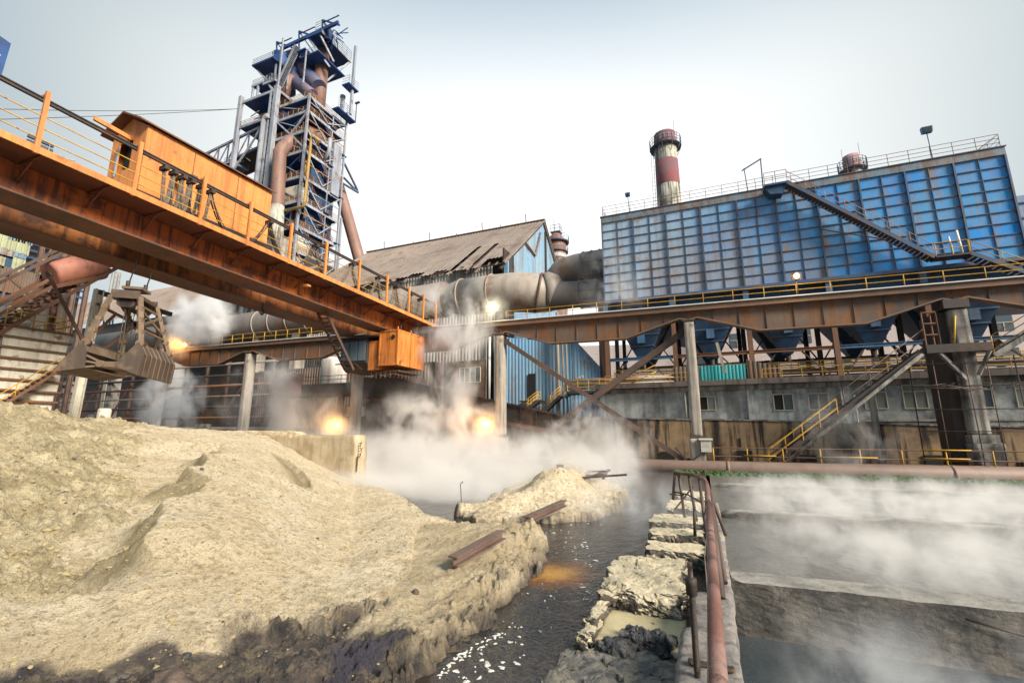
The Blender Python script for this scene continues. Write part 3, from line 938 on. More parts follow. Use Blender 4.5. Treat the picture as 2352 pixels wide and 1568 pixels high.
g = thing('threaded_rod', 'black threaded rod standing in the concrete slab beside the rusty rail', 'rod', (-.21, 4.72, 0))
z0 = 0
pr = [(.026, -.02), (.026, .06)]
for k in range(46):
    pr += [(.030, .065 + k * .0125), (.023, .0712 + k * .0125)]
pr += [(.026, .65), (.026, .66)]
MB().lathe(-.21, 4.72, pr, 14).build('thread', M['rod_dark'], g)
MB().lathe(-.21, 4.72, [(.038, .66), (.048, .665), (.048, .75), (.05, .755), (.05, .80), (.03, .81)], 16).build('collar', M['rod_dark'], g)
MB().lathe(-.21, 4.72, [(.022, .80), (.022, .93), (.018, .935)], 12).build('tip', M['beam_rust'], g)
top = Vector((-.21, 4.72, .5))
g['_'] = 0
del g['_']
MB().tube([(-.13, 4.62, .0), (-.11, 4.75, .25), (-.085, 5.2, .55), (-.10, 5.9, .72), (-.07, 6.3, .85), (-.055, 6.9, .93)], .006, 6).build('wire', M['hose_grey'], None, 'thin slack wire beside the rusty pipe rail', 'wire')
MB().tube([(-.35, 11.25, -.12), (-.33, 11.2, .4)], [.035, .03], 8).tube([(-.33, 11.2, .4), (-.325, 11.19, .56)], [.02, .008], 8).build('upright_bar', M['rod_dark'], None, 'slim dark upright bar standing on a block by the bent railing', 'bar')
for (x0, x1, y, lb) in [(-.3, .1, 4.95, 'flat dark timber scrap lying on the near slab by the rod'), (-.02, .17, 4.62, 'short dark timber end poking out under the rusty rail')]:
    MB().rock(x0, x1, y - .045, y + .045, .0, .035, .02, .008, 9, .1, 3).build('timber_scrap', M['rod_dark'], None, lb, 'scrap')

# ------------------------------------------------------------------ rails on the sand, scrap, rebar, hook
for (pa, pb, za, zb, lb) in [((1040, 1292), (1152, 1229), -.02, .12, 'rusty steel rail lying on the sand flat, nearer and longer looking'), ((1208, 1196), (1296, 1156), .05, .12, 'rusty steel rail bridging the stream to the small sand island')]:
    A, B = onz(za, *pa), onz(zb, *pb)
    MB().ibeam(A + Vector((0, 0, .02)), B + Vector((0, 0, .02)), .19, .16, .026).build('steel_rail', M['beam_rust'], None, lb, 'rail')
g = thing('scrap_heap', 'heap of rusty bars lying on the crest of the small sand island', 'scrap', onz(.35, 1370, 1092))
for (a, b) in [((1315, 1098), (1440, 1104)), ((1352, 1082), (1405, 1102)), ((1338, 1100), (1400, 1088)), ((1345, 1092), (1390, 1100)), ((1318, 1097), (1365, 1095)), ((1385, 1098), (1398, 1080))]:
    P, Q = onz(.38, *a), onz(.42, *b)
    d = (Q - P)
    if d.length > 3.2: Q = P + d.normalized() * 3.2
    MB().beam(P, Q + Vector((0, 0, RND.uniform(0, .25))), .09, .07).build('bar', M['rail_dark'], g)
p = onz(.3, 1286, 1092)
MB().beam((p.x, p.y, .2), (p.x + .02, p.y, .75), .28, .1).build('marker_post', M['beam_rust'], None, 'short rusty plate standing upright on the island crest', 'post')
p = onz(-.15, 1060, 1160)
MB().tube([(p.x, p.y, -.2), (p.x - .03, p.y, .25), (p.x - .05, p.y, .48), (p.x + .02, p.y, .56), (p.x + .05, p.y, .52)], .014, 6).build('bent_hook', M['rod_dark'], None, 'thin bent iron hook standing in the sand of the island', 'hook')

# concrete pit wall behind the heap
xr = ony(16.95, 819, 1050).x
b = MB().rock(xr - 14, xr, 16.95, 17.7, -.6, 1.93, .16, .05, 1.4, .02, 44)
b.build('pit_wall', M['pit_concrete'], None, 'weathered concrete pit wall rising behind the sand heap', 'wall')
b = MB().rock(xr - 12, xr - 3.6, 16.93, 17.6, 1.7, 2.1, .07, .07, 2.2, .1, 45, 1.0, .4)
b.build('sand_crust', M['sand'], kind='structure')
g = thing('rebar_tuft', 'tuft of bent rebar sticking out of the pit wall end', 'rebar', (xr, 17, 1.2))
for k in range(6):
    z = 1.55 - .12 * k
    MB().tube([(xr - .05, 17.1, z), (xr + .12, 17.05, z + .04), (xr + .18 + .05 * k % .2, 16.95, z + (.2 if k % 2 else -.15))], .014, 5).build('bar', M['rod_dark'], g)
MB().tube([(xr + .03, 16.97, .3), (xr + .05, 16.97, 1.0)], .03, 6).build('bar', M['rod_dark'], g)
# ------------------------------------------------------------------ shared builders


def rails(mb, pts, h, sp, r, n=2, sides=4, post=True):
    """handrail along pts: top rail, n-1 mid rails, posts"""
    pts = [Vector(p) for p in pts]
    for k in range(n):
        z = h * (k + 1) / n
        mb.tube([p + Vector((0, 0, z)) for p in pts], r, sides, smooth=False)
    if post:
        for a, b in zip(pts, pts[1:]):
            m = max(1, round((b - a).length / sp))
            for i in range(m + 1):
                p = a.lerp(b, i / m)
                mb.tube([p, p + Vector((0, 0, h))], r, sides, smooth=False)
    return mb


def guardrail(label, pts, h, sp, r, mat, n=2, group=None, postmat=None):
    pts = [Vector(p) for p in pts]
    g = thing('guardrail', label, 'guardrail', pts[0], group)
    rails(MB(), pts, h, sp, r, n, 5, False).build('rail', M[mat], g)
    for a, b in zip(pts, pts[1:]):
        m = max(1, round((b - a).length / sp))
        for i in range(m + (b == pts[-1])):
            p = a.lerp(b, i / m)
            MB().tube([p, p + Vector((0, 0, h))], r * 1.15, 5).build('post', M[postmat or mat], g)
    return g


def stair(g, P, Q, wv, n, mat, railmat, rail_h=1.0, r=.03, treadmat=None, side=(1,), nr=2, sh=.28):
    """flight from P (top) to Q (bottom); wv is the width vector"""
    P, Q, wv = Vector(P), Vector(Q), Vector(wv)
    for k in (0, 1):
        MB().beam(P + wv * k, Q + wv * k, .07, sh).build('stringer', M[mat], g)
    first = None
    d = (Q - P).normalized()
    hd = Vector((d.x, d.y, 0)).normalized() * .16
    for i in range(n):
        c = P.lerp(Q, (i + .5) / n)
        if first is None:
            first = MB().add([c - hd + wv * .04, c + hd + wv * .04, c + hd + wv * .96, c - hd + wv * .96] + [c - hd + wv * .04 - Vector((0, 0, .05)), c + hd + wv * .04 - Vector((0, 0, .05)), c + hd + wv * .96 - Vector((0, 0, .05)), c - hd + wv * .96 - Vector((0, 0, .05))],
                             [(0, 1, 2, 3), (7, 6, 5, 4), (0, 4, 5, 1), (1, 5, 6, 2), (2, 6, 7, 3), (3, 7, 4, 0)]).build('tread', M[treadmat or mat], g)
            c0 = c
        else:
            o = first.copy(); C.objects.link(o); o.parent = g
            o.location = Vector(first.location) + (c - c0)
            BASE[o.name] = BASE[g.name]
    for k in side:
        mb = MB()
        for j in range(nr):
            z = Vector((0, 0, rail_h * (j + 1) / nr))
            mb.tube([P + wv * k + z, Q + wv * k + z], r, 5)
        m = max(2, int((Q - P).length / 1.6))
        for i in range(m + 1):
            p = P.lerp(Q, i / m) + wv * k
            mb.tube([p, p + Vector((0, 0, rail_h))], r, 5)
        mb.build('handrail', M[railmat], g)


# ------------------------------------------------------------------ crane runway
def zt(x): return 10.90 - .0134 * x


COLX = [-60.0, -45.1, -30.2, -15.25, -.45, 14.3, 29.1]
NAMES = ['far left bay, mostly lost in steam', 'bay behind the grab lamp, second from the left', 'bay behind the orange crane end', 'bay between the steamy column and the middle column', 'bay under the blue filter house', 'bay at the right, past the massive column']
for i in range(6):
    xa, xb = COLX[i], COLX[i + 1]
    g = thing('runway_girder', 'rusty fish-bellied runway girder, ' + NAMES[i], 'girder', ((xa + xb) / 2, 34.4, zt(xa) - 2), 'fish-bellied runway girders')
    L = xb - xa

    def bot(t):
        if t < .04 or t > .96: return .95
        e = min(t, 1 - t)
        return .80 + 1.2 * min(1, (e - .04) / .26)
    ts = [0.002, .04, .12, .21, .30, .5, .70, .79, .88, .96, .998]
    prof = [(xa + L * q_, zt(xa + L * q_) - .36) for q_ in (0.002, .998)]
    low = [(xa + L * q_, zt(xa + L * q_) - bot(q_)) for q_ in ts]
    MB().prism([prof[0]] + low + [prof[1]], 'y', 34.28, 34.34).build('web', M['runway_rust'], g)
    b = MB()
    for p, q_ in zip(low, low[1:]):
        b.beam((p[0], 34.31, p[1] - .05), (q_[0], 34.31, q_[1] - .05), .62, .09)
    b.build('bottom_flange', M['flange_rust'], g)
    b = MB()
    b.beam((xa + .003, 34.5, zt(xa) - .19), (xb - .003, 34.5, zt(xb) - .19), 1.3, .34)
    b.build('top_flange', M['flange_rust'], g)
    MB().beam((xa + .003, 34.15, zt(xa) + .035), (xb - .003, 34.15, zt(xb) + .035), .9, .06).build('walkway', M['white_sheet'], g)
    for k in range(1, 9):
        q_ = k / 9
        x = xa + L * q_
        MB().box(x - .02, x + .02, 34.20, 34.279, zt(x) - bot(q_) + .02, zt(x) - .38).build('stiffener', M['runway_rust'], g)
    # crane rail and the second girder behind
    MB().beam((xa, 34.75, zt(xa) + .09), (xb, 34.75, zt(xb) + .09), .12, .16).build('crane_rail', M['soot_steel'], g)

guardrail('yellow guardrail along the runway top under the blue filter house', [(-14.5, 33.75, zt(-14.5) + .065), (29, 33.75, zt(29) + .065)], .72, 1.9, .024, 'yellow_paint', 2, 'runway guardrails', 'yellow_paint')
guardrail('thin rusty yellow guardrail on the runway left of the orange crane', [(-59, 33.75, zt(-59) + .065), (-31, 33.75, zt(-31) + .065)], .95, 1.65, .03, 'yellow_paint', 2, 'runway guardrails')

CL = ['concrete column lost in steam at the far left of the runway', 'concrete column in steam behind the hanging grab', 'concrete column beside the left sodium lamp', 'concrete column carrying the right sodium lamp, with X braces beside it', 'tall clean concrete column with an electrical box at its foot', 'massive soot-stained column with a steel landing round it', 'concrete column at the right edge']
for i, x in enumerate(COLX):
    big = i == 5
    g = thing('concrete_column', CL[i], 'column', (x, 34.5, 0), 'runway columns')
    zc = zt(x) - 1.0
    w = .34 if not big else .42
    mat = 'col_dirty' if big else 'col_concrete'
    if big:
        b = MB().rock(x - w, x + w, 33.9, 35.0, 1.9, zc - .5, .18, .03, 1.5, .02, 50)
        b.build('shaft', M[mat], g)
        MB().box(x - w - .5, x - w + .1, 34.5, 36.6, .0, zc - .6).build('rear_shaft', M['soot_steel'], g)
        MB().box(x - w - .25, x + w + .1, 33.8, 35.1, zc - .5, zc + .02).build('cap', M['soot_steel'], g)
        MB().rock(x - .6, x + .75, 33.5, 35.2, -.1, 1.45, .18, .05, 1.5, .05, 51).build('plinth', M[mat], g)
        MB().box(x - .55, x + .6, 33.65, 35.1, 1.45, 1.9).build('collar', M['col_dirty'], g)
    else:
        b = MB().rock(x - w, x + w, 33.95, 34.85, 1.75, zc - .12, .2, .015, 1.5, .01, 52 + i)
        b.build('shaft', M[mat], g)
        MB().box(x - w - .1, x + w + .1, 33.9, 34.95, zc - .12, zc + .01).build('cap', M['soot_steel'], g)
        MB().box(x - w - .03, x + w + .05, 33.88, 34.9, 1.62, 1.75).build('collar', M['rail_dark'], g)
        MB().rock(x - .55, x + .45, 33.8, 35.0, -.1, 1.62, .2, .02, 1.5, .02, 60 + i).build('plinth', M[mat], g)

# X bracing between two columns
for (p, q_, w, lb) in [((-14.7, 34.4, 9.4), (-1.3, 34.4, .05), .34, 'long steel brace falling from the steamy column to the foot of the middle column'),
                       ((-.9, 34.95, 9.2), (-14.3, 34.95, .1), .46, 'heavy dark steel brace rising to the top of the middle column')]:
    g = thing('diagonal_brace', lb, 'brace', q_, 'X bracing of the runway')
    b = MB().ibeam(p, q_, w, w * .8, .07, up=(0, 1, 0))
    b.build('beam', M['brown_steel'], g)
    for e in (p, q_):
        MB().box(e[0] - .3, e[0] + .3, e[1] - .24, e[1] - .2, e[2] - .25, e[2] + .25).build('gusset', M['soot_steel'], g)
g = thing('diagonal_brace', 'two short dark braces at the foot of the middle column', 'brace', (-.4, 33.7, 0))
for (a, b_) in [((-1.9, 33.72, 1.0), (-1.1, 33.72, 0)), ((-1.1, 33.66, .05), (.2, 33.66, .9))]:
    MB().beam(a, b_, .1, .1).build('bar', M['soot_steel'], g)

g = thing('electrical_box', 'pale grey electrical box on the foot of the middle column', 'electrical box', (.05, 33.7, .75))
MB().box(-.27, .38, 33.55, 33.79, .75, 1.5).build('case', M['grey_box'], g)
MB().prism([(33.46, 1.52), (33.82, 1.60), (33.82, 1.64), (33.46, 1.56)], 'x', -.37, .48).build('canopy', M['grey_box'], g)
b = MB()
for r_ in range(2):
    for k in range(4):
        b.box(-.12 + k * .1, -.06 + k * .1, 33.535, 33.548, 1.08 + r_ * .12, 1.14 + r_ * .12)
b.build('indicator_panel', M['pale_tank'], g)

# ------------------------------------------------------------------ steel stairs of the massive column
g = thing('steel_staircase', 'yellow-railed steel staircase climbing from the yard to the column landing', 'staircase', (7, 33.2, 0))
P, Q = ony(33.2, 2128, 800), ony(33.2, 1768, 1062)
Q.z = 0.03
stair(g, P, Q, (0, .85, 0), 34, 'soot_steel', 'rail_dark', 1.15, .028, 'soot_steel', (0,), 2)
# the bright yellow lower handrail
P2, Q2 = P.lerp(Q, .55), Q
b = MB()
for z in (.40, .95):
    b.beam(P2 + Vector((0, -.06, z)), Q2 + Vector((0, -.06, z)), .07, .07)
for i in range(5):
    p = P2.lerp(Q2, i / 4) + Vector((0, -.06, 0))
    b.beam(p, p + Vector((0, 0, .95)), .05, .05)
b.build('lower_handrail', M['yellow_paint'], g)
MB().tube([(Q.x + .7, 33.0, .1), (P.x - .3, 33.0, P.z - .35)], .10, 10).build('grey_conduit', M['col_dirty'], g)
g = thing('column_landing', 'dark steel landing with cage around the massive column', 'landing', (13.6, 33.5, 6.6))
MB().box(12.2, 15.1, 33.05, 34.4 - .55, 6.62, 6.9).box(12.2, 15.1, 33.0, 33.06, 6.5, 6.98).build('deck', M['soot_steel'], g)
rails(MB(), [(12.25, 33.1, 6.9), (12.9, 33.1, 6.9), (12.9, 33.8, 6.9)], 2.0, .5, .045, 3).build('cage', M['rust_steel'], g)
MB().tube([(13.5, 33.1, 6.95), (13.78, 33.1, 8.6)], .05, 6).build('yellow_post', M['yellow_paint'], g)
for (a, b_) in [((12.8, 33.15, 6.5), (13.9, 33.6, 5.0)), ((15.0, 33.15, 6.5), (14.5, 33.6, 5.2))]:
    MB().beam(a, b_, .2, .16).build('strut', M['col_dirty'], g)
g = thing('steel_staircase', 'steel staircase rising past the right edge from the column landing', 'staircase', (16, 33.2, 6.5))
stair(g, (21.8, 33.15, 10.6), (15.15, 33.15, 6.2), (0, .85, 0), 26, 'col_dirty', 'yellow_paint', 1.1, .028, 'soot_steel', (0,), 3)

# ------------------------------------------------------------------ yard edge: big pipe, small pipe, algae, guardrail
g = thing('ground_pipe', 'long rust-pink pipe lying along the far bank of the pool', 'pipe', (0, 32, -.6))
MB().tube([(-30, 32, -.18), (34, 32, -.14)], .44, 28).build('pipe_body', M['ground_pipe_paint'], g)
for x in (-22, -9.5, 1.2, 12, 23):
    MB().tube([(x - .09, 32, -.17), (x + .09, 32, -.17)], .465, 28).build('weld_ring', M['ground_pipe_paint'], g)
for x in range(-28, 33, 6):
    MB().box(x - .15, x + .15, 31.7, 32.3, -.8, -.56).build('saddle', M['col_concrete'], g)
MB().tube([(5.5, 33.2, .13), (15.6, 33.2, .13)], .14, 12).build('thin_pipe', M['ground_pipe_paint'], None, 'thin pink pipe lying on the yard behind the long pipe', 'pipe')
t = NT('algae'); M['algae'] = t.surf(t.mix(t.ramp(t.noise(1.6, 8, .7), .38, .68), (.035, .10, .015), (.06, .06, .03)), .8, 0, t.noise(8, 7), .8, .05, .3)
ag = MB()
for k in range(1500):
    x = RND.uniform(-2, 30)
    y = 31.62 - RND.random() * .45
    lump(ag, x, y, -.50 + RND.random() * .16 - (31.62 - y) * .35, RND.uniform(.10, .24))
ag.build('algae', M['algae'], None, 'dark green algae growing on the bank below the long pipe', 'algae', kind='stuff')
g = guardrail('low rusty and yellow guardrail along the yard edge behind the pool', [(.45, 33.0, 0.0), (24, 33.0, 0.0)], 1.05, 1.9, .035, 'rust_steel', 2, None, 'yellow_paint')
for (x0, x1, z) in [(2.2, 4.0, .60), (6.2, 9.1, .60), (11.2, 13.2, .62), (15.9, 18.3, .6), (11.2, 13.3, 1.08)]:
    MB().tube([(x0, 32.93, z), (x1, 32.93, z)], .035, 6).build('yellow_rail', M['yellow_paint'], g)

# ------------------------------------------------------------------ grey building under the filter house
g = thing('grey_building', 'low sooty grey rendered building with cream window frames', 'building', (8, 39, 0))
MB().box(-7.75, 40, 39.0, 50, 0, 5.55).build('wall', M['grey_render'], g)
MB().box(-8.3, 40, 38.35, 50.3, 5.58, 5.98).build('roof_slab', M['ledge_concrete'], g)
MB().box(-7.9, 40, 38.82, 39.02, 5.2, 5.56).build('cornice', M['col_dirty'], g)
for x in (-8.0, -.95, 3.2, 9.3, 15.7, 20.5):
    MB().box(x, x + .42, 38.80, 39.03, 0, 5.19).build('pilaster', M['grey_render'], g)
MB().box(-8, 40, 38.9, 39.03, 2.75, 2.88).build('string_course', M['col_concrete'], g)


def window(par, x0, x1, z0, z1, y, panes=2, mats=('window_glass', 'window_milky'), fr='frame_cream', top=None, w=.05, n=None):
    """frame with panes; par is the building"""
    f = MB()
    f.box(x0, x1, y - .09, y + .02, z0, z0 + w).box(x0, x1, y - .09, y + .02, z1 - w, z1)
    f.box(x0, x0 + w, y - .088, y + .018, z0 + w, z1 - w).box(x1 - w, x1, y - .088, y + .018, z0 + w, z1 - w)
    zs = top or z1 - w
    if top: f.box(x0 + w, x1 - w, y - .086, y + .016, top - w / 2, top + w / 2)
    for k in range(1, panes):
        xm = x0 + (x1 - x0) * k / panes
        f.box(xm - w / 2, xm + w / 2, y - .084, y + .014, z0 + w, zs - w / 2)
    fo_ = f.build('window', M[fr], par)
    for k in range(panes):
        a, b_ = x0 + (x1 - x0) * k / panes, x0 + (x1 - x0) * (k + 1) / panes
        MB().box(a + w / 2, b_ - w / 2, y - .03, y - .01, z0 + w, zs).build('pane', M[mats[k % len(mats)]], fo_)
    if top:
        MB().box(x0 + w, x1 - w, y - .03, y - .01, top, z1 - w).build('pane', M[mats[-1]], fo_)
    return fo_


window(g, -.17, 1.0, 3.7, 4.78, 39, 2, ('dark_void', 'window_milky'))
window(g, 4.93, 6.22, 3.6, 4.8, 39, 2, ('dark_void', 'window_glass'))
window(g, 7.15, 8.42, 3.6, 4.8, 39, 2, ('window_glass', 'window_glass'))
window(g, 10.5, 11.8, 3.6, 5.22, 39, 2, ('window_milky', 'window_milky'), top=4.75)
window(g, 12.68, 14.0, 3.58, 5.2, 39, 2, ('window_milky', 'window_milky'), top=4.75)
window(g, 16.2, 17.3, 3.58, 5.2, 39, 2, ('window_milky', 'window_glass'), top=4.75)
window(g, 18.4, 19.7, 3.58, 5.2, 39, 2, ('window_milky', 'window_milky'), top=4.75)
for x0, x1 in ((-.17, 1.0), (4.93, 6.22), (7.15, 8.42)):
    MB().box(x0, x1, 38.975, 39.02, 4.83, 5.19).build('lintel_panel', M['col_dirty'], g)
for (x, z0, z1) in ((9.15, 2.9, 5.2), (-1.2, 3, 5.2), (9.9, .2, 4.6)):
    MB().tube([(x, 38.75, z0), (x, 38.75, z1)], .06, 8).build('downpipe', M['pale_tank'], g)
MB().box(15.0, 15.7, 38.7, 38.76, 2.45, 4.3).build('white_panel', M['white_sheet'], g, 'leaning white sheet panel')
MB().rock(10.35, 10.65, 37.2, 37.6, 0, 5.4, .2, .01, 2, .02, 70).build('concrete_post', M['col_concrete'], None, 'slim pale concrete post standing in steam before the grey building', 'post')

g = thing('retaining_wall', 'rust-streaked brown wall below the grey building', 'wall', (5, 38, 0))
top = [(-14, 3.35), (-7.6, 3.12), (3.6, 2.86), (14.8, 2.42), (40, 1.9)]
MB().prism([(-14, -.1)] + top + [(40, -.1)], 'y', 37.9, 38.45).build('wall_face', M['brown_wall'], g)
b = MB()
for a, c in zip(top, top[1:]):
    b.beam((a[0], 38.1, a[1] + .03), (c[0], 38.1, c[1] + .03), .62, .1)
b.build('coping', M['col_dirty'], g)
for x in (-3.2, 2.1, 6.0, 12.9, 17.5):
    MB().box(x, x + 1.0, 37.75, 37.93, 0, .55 + .2 * math.sin(x)).build('dark_opening', M['dark_void'], g)
b = MB()
for x in (2.3, 6.6, 10.8, 19.2): b.box(x, x + .12, 37.82, 37.94, .9, 1.6)
b.build('drain_slot', M['dark_void'], g)

# ------------------------------------------------------------------ blue filter house
X0, X1, ZB, ZTP = -7.8, 22.0, 14.22, 22.75
g = thing('filter_house', 'big blue panelled filter house on steel legs', 'filter house', (7, 42, 5.98))
MB().box(X0, X1, 42.0, 53, ZB, ZTP - .62).build('casing', M['filter_blue'], g)
MB().box(X0 - .08, X1 + .08, 41.86, 53.05, ZTP - .62, ZTP).build('roof_band', M['filter_cap'], g)
MB().box(X0 - .15, X1 + .15, 41.78, 53.1, ZTP, ZTP + .07).build('roof_edge', M['filter_rib'], g)
np_, nrw = 20, 9
pw = (X1 - X0) / np_
for k in range(np_ + 1):
    x = X0 + k * pw
    w = .09 if k % 2 == 0 else .05
    dd = .17 if k % 2 == 0 else .09
    b = MB().box(x - w / 2, x + w / 2, 42 - dd, 41.999, ZB - .02, ZTP - .625)
    if k % 2 == 0: b.box(x - .06, x + .06, 42 - dd - .02, 42 - dd, ZB - .02, ZTP - .63)
    b.build('upright_rib', M['filter_rib'], g)
for r_ in range(nrw):
    z = ZB + (ZTP - .62 - ZB) * r_ / nrw
    b = MB().box(X0, X1, 41.91, 41.998, z - .028, z + .028)
    b.build('cross_rib', M['filter_rib'], g)
MB().box(X0, X1, 41.7, 53, ZB - .32, ZB - .035).build('bottom_beam', M['filter_rib'], g)
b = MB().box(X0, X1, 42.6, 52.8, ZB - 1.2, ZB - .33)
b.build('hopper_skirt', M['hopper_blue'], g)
rb = MB()
rails(rb, [(X0 + .1, 41.95, ZTP + .07), (X1 - .1, 41.95, ZTP + .07)], 1.05, 1.32, .022, 3)
rb.build('roof_railing', M['rust_steel'], g)
rb = MB()
rails(rb, [(X0 + .1, 41.95, ZTP + .07), (X0 + .1, 52.9, ZTP + .07)], 1.05, 1.4, .022, 3)
rails(rb, [(X1 - .1, 41.95, ZTP + .07), (X1 - .1, 52.9, ZTP + .07)], 1.05, 1.4, .022, 3)
rb.tube([(X1 - 1.4, 41.95, ZTP + .1), (X1 - .1, 41.95, ZTP + 1.1)], .03, 5)
rb.build('side_railing', M['rust_steel'], g)
for k in range(5):
    xa = X0 + (2 * k) * 2.98
    xc = xa + 2.98
    for row, yc in enumerate((45.2, 50.2)):
        hw = 2.55
        n_ = 'hopper'
        b = MB()
        zt_, zb_ = ZB - 1.2, 8.55
        tp = [(xc - hw, yc - 2.4, zt_), (xc + hw, yc - 2.4, zt_), (xc + hw, yc + 2.4, zt_), (xc - hw, yc + 2.4, zt_)]
        bt = [(xc - .35, yc - .35 - .8, zb_), (xc + .35, yc - .35 - .8, zb_), (xc + .35, yc + .35 - .8, zb_), (xc - .35, yc + .35 - .8, zb_)]
        b.add(tp + bt, [(0, 1, 5, 4), (1, 2, 6, 5), (2, 3, 7, 6), (3, 0, 4, 7), (4, 5, 6, 7), (3, 2, 1, 0)])
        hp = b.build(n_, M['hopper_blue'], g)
        if row == 0:
            r_ = MB()
            for f_ in (.22, .45, .68):
                q_ = [Vector(tp[i]).lerp(Vector(bt[i]), f_) for i in range(4)]
                for i in range(4): r_.beam(q_[i], q_[(i + 1) % 4], .12, .12)
            r_.build('rib', M['filter_rib'], hp)
            MB().box(xc - .32, xc + .32, yc - 2.2, yc - 1.4, 10.15, 11.0).build('vibrator_box', M['blue_beam'], hp)
            MB().lathe(xc, yc - .8, [(.2, 7.9), (.22, 8.6)], 10).build('spout', M['soot_steel'], hp)
for k in range(6):
    x = X0 + k * 5.96
    for y in (42.15, 47.6, 52.6):
        MB().ibeam((x, y, 5.99), (x, y, ZB - .34), .36, .36, .05, up=(0, 1, 0)).build('leg', M['rust_steel'] if y < 43 else M['soot_steel'], g)
    MB().box(x - .22, x + .22, 41.9, 41.98, 13.0, ZB - .34).build('knee_plate', M['blue_beam'], g)
for k in range(5):
    x = X0 + k * 5.96
    zz_ = 8.55
    MB().ibeam((x + .2, 42.1, zz_), (x + 5.76, 42.1, zz_), .22, .28, .04).build('tie_beam', M['blue_beam'] if k in (0, 3, 4) else M['rust_steel'], g)
    MB().ibeam((x + .2, 47.55, zz_ - .2), (x + 5.76, 47.55, zz_ - .2), .22, .28, .04).build('tie_beam', M['soot_steel'], g)
    for (a, b_) in (((x + .2, 47.4, 8.3), (x + 3, 47.4, 12.8)), ((x + 5.76, 47.45, 8.3), (x + 3, 47.45, 12.8)), ((x + .2, 42.2, 6.05), (x + 1.8, 42.2, 8.4)), ((x + 5.7, 42.22, 6.05), (x + 3.6, 42.22, 8.4))):
        MB().beam(a, b_, .13, .11).build('diagonal', M['soot_steel'], g)
for (y, z, mt) in [(42.9, 7.05, 'soot_steel'), (46.2, 7.35, 'soot_steel')]:
    MB().box(X0 + .3, X1 + 8, y, y + 1.0, z - .14, z).build('walkway', M[mt], g)
    rails(MB(), [(X0 + .4, y + .03, z), (X1 + 8, y + .03, z)], .62, 1.5, .026, 2).build('walkway_railing', M['yellow_paint'], g)
rails(MB(), [(X0 + .3, 38.9, 5.985), (-.9, 38.9, 5.985)], .75, 1.4, .026, 2).build('ledge_railing', M['yellow_paint'], g)
rails(MB(), [(4.4, 38.9, 5.985), (30, 38.9, 5.985)], .75, 1.3, .026, 2).build('ledge_railing', M['yellow_paint'], g)
b = MB()
for k in range(40):
    x = RND.uniform(X0, X1 + 6)
    z = 6 + RND.random() * .35
    b.box(x, x + RND.uniform(.4, 1.6), 43.5, 44.2, 5.99, z)
for k in range(8):
    z = 6.3 + .2 * k
    b.tube([(X0, 44.6 + .1 * k, z), (X1 + 8, 44.6 + .1 * k, z)], .07, 6)
b.build('pipe_clutter', M['soot_steel'], g)
MB().tube([(X0 + 2, 41.3, 6.2), (X0 + 4.3, 41.3, 7.2)], .05, 5).tube([(X0 + 2, 41.3, 6.8), (X0 + 4.3, 41.3, 7.8)], .03, 5).build('short_ladder', M['yellow_paint'], g)

# staircase on the wall of the filter house
g = thing('wall_staircase', 'long open staircase slanting down the blue filter wall', 'staircase', (12, 41, 14))
P, Q = Vector((7.9, 40.55, 22.35)), Vector((16.4, 40.55, 14.5))
stair(g, P, Q, (0, .95, 0), 40, 'filter_rib', 'tower_rail', 1.0, .022, 'soot_steel', (0,), 2)
MB().box(6.2, 7.95, 40.5, 41.75, 22.3, 22.45).prism([(6.2, 22.3), (7.9, 22.3), (7.5, 21.5), (6.6, 21.6)], 'y', 40.7, 41.7).build('top_landing', M['hopper_blue'], g)
rails(MB(), [(6.25, 40.55, 22.45), (7.9, 40.55, 22.45)], 1.05, .8, .025, 2).build('handrail', M['rust_steel'], g)
MB().tube([(5.1, 41.8, 22.8), (5.0, 41.8, 25.0)], .04, 6).tube([(6.3, 41.8, 22.8), (6.35, 41.8, 25.5)], .05, 6).beam((4.8, 41.8, 24.8), (6.4, 41.8, 25.6), .09, .09).build('davit_frame', M['filter_rib'], g)
MB().box(16.45, 18.4, 40.5, 41.6, 14.42, 14.56).build('lower_landing', M['soot_steel'], g)
rails(MB(), [(16.5, 40.55, 14.56), (18.35, 40.55, 14.56)], .95, .9, .03, 2).build('handrail', M['yellow_paint'], g)
stair(g, (18.4, 40.55, 14.5), (21.6, 40.55, 12.3), (0, .95, 0), 13, 'filter_rib', 'yellow_paint', .95, .025, 'soot_steel', (0,), 2)
MB().tube([(18.1, 40.9, 14.5), (18.0, 40.9, 16.4)], .09, 8).tube([(17.6, 40.9, 14.5), (17.5, 40.9, 16.0)], .07, 8).build('stub_post', M['white_sheet'], g)
MB().tube([(9.9, 41.7, 18.3), (10.3, 41.5, 18.05), (14.0, 41.0, 16.4)], .05, 6).build('slack_conduit', M['rust_steel'], None, 'slack conduit hanging across the blue wall beside the staircase', 'conduit')


def floodlight(label, x, y, z0, h, w, tilt=0, grp=None):
    g = thing('floodlight', label, 'floodlight', (x, y, z0), grp)
    MB().tube([(x, y, z0), (x + tilt, y, z0 + h)], .035, 6).build('pole', M['filter_rib'], g)
    xx = x + tilt
    MB().prism([(xx - w / 2, z0 + h), (xx + w / 2, z0 + h), (xx + w * .56, z0 + h + w * .8), (xx - w * .56, z0 + h + w * .8)], 'y', y - .2, y + .12).build('head', M['lamp_blue'], g)
    MB().box(xx - w * .42, xx + w * .42, y - .23, y - .2, z0 + h + .06, z0 + h + w * .7).build('lens', M['window_glass'], g)


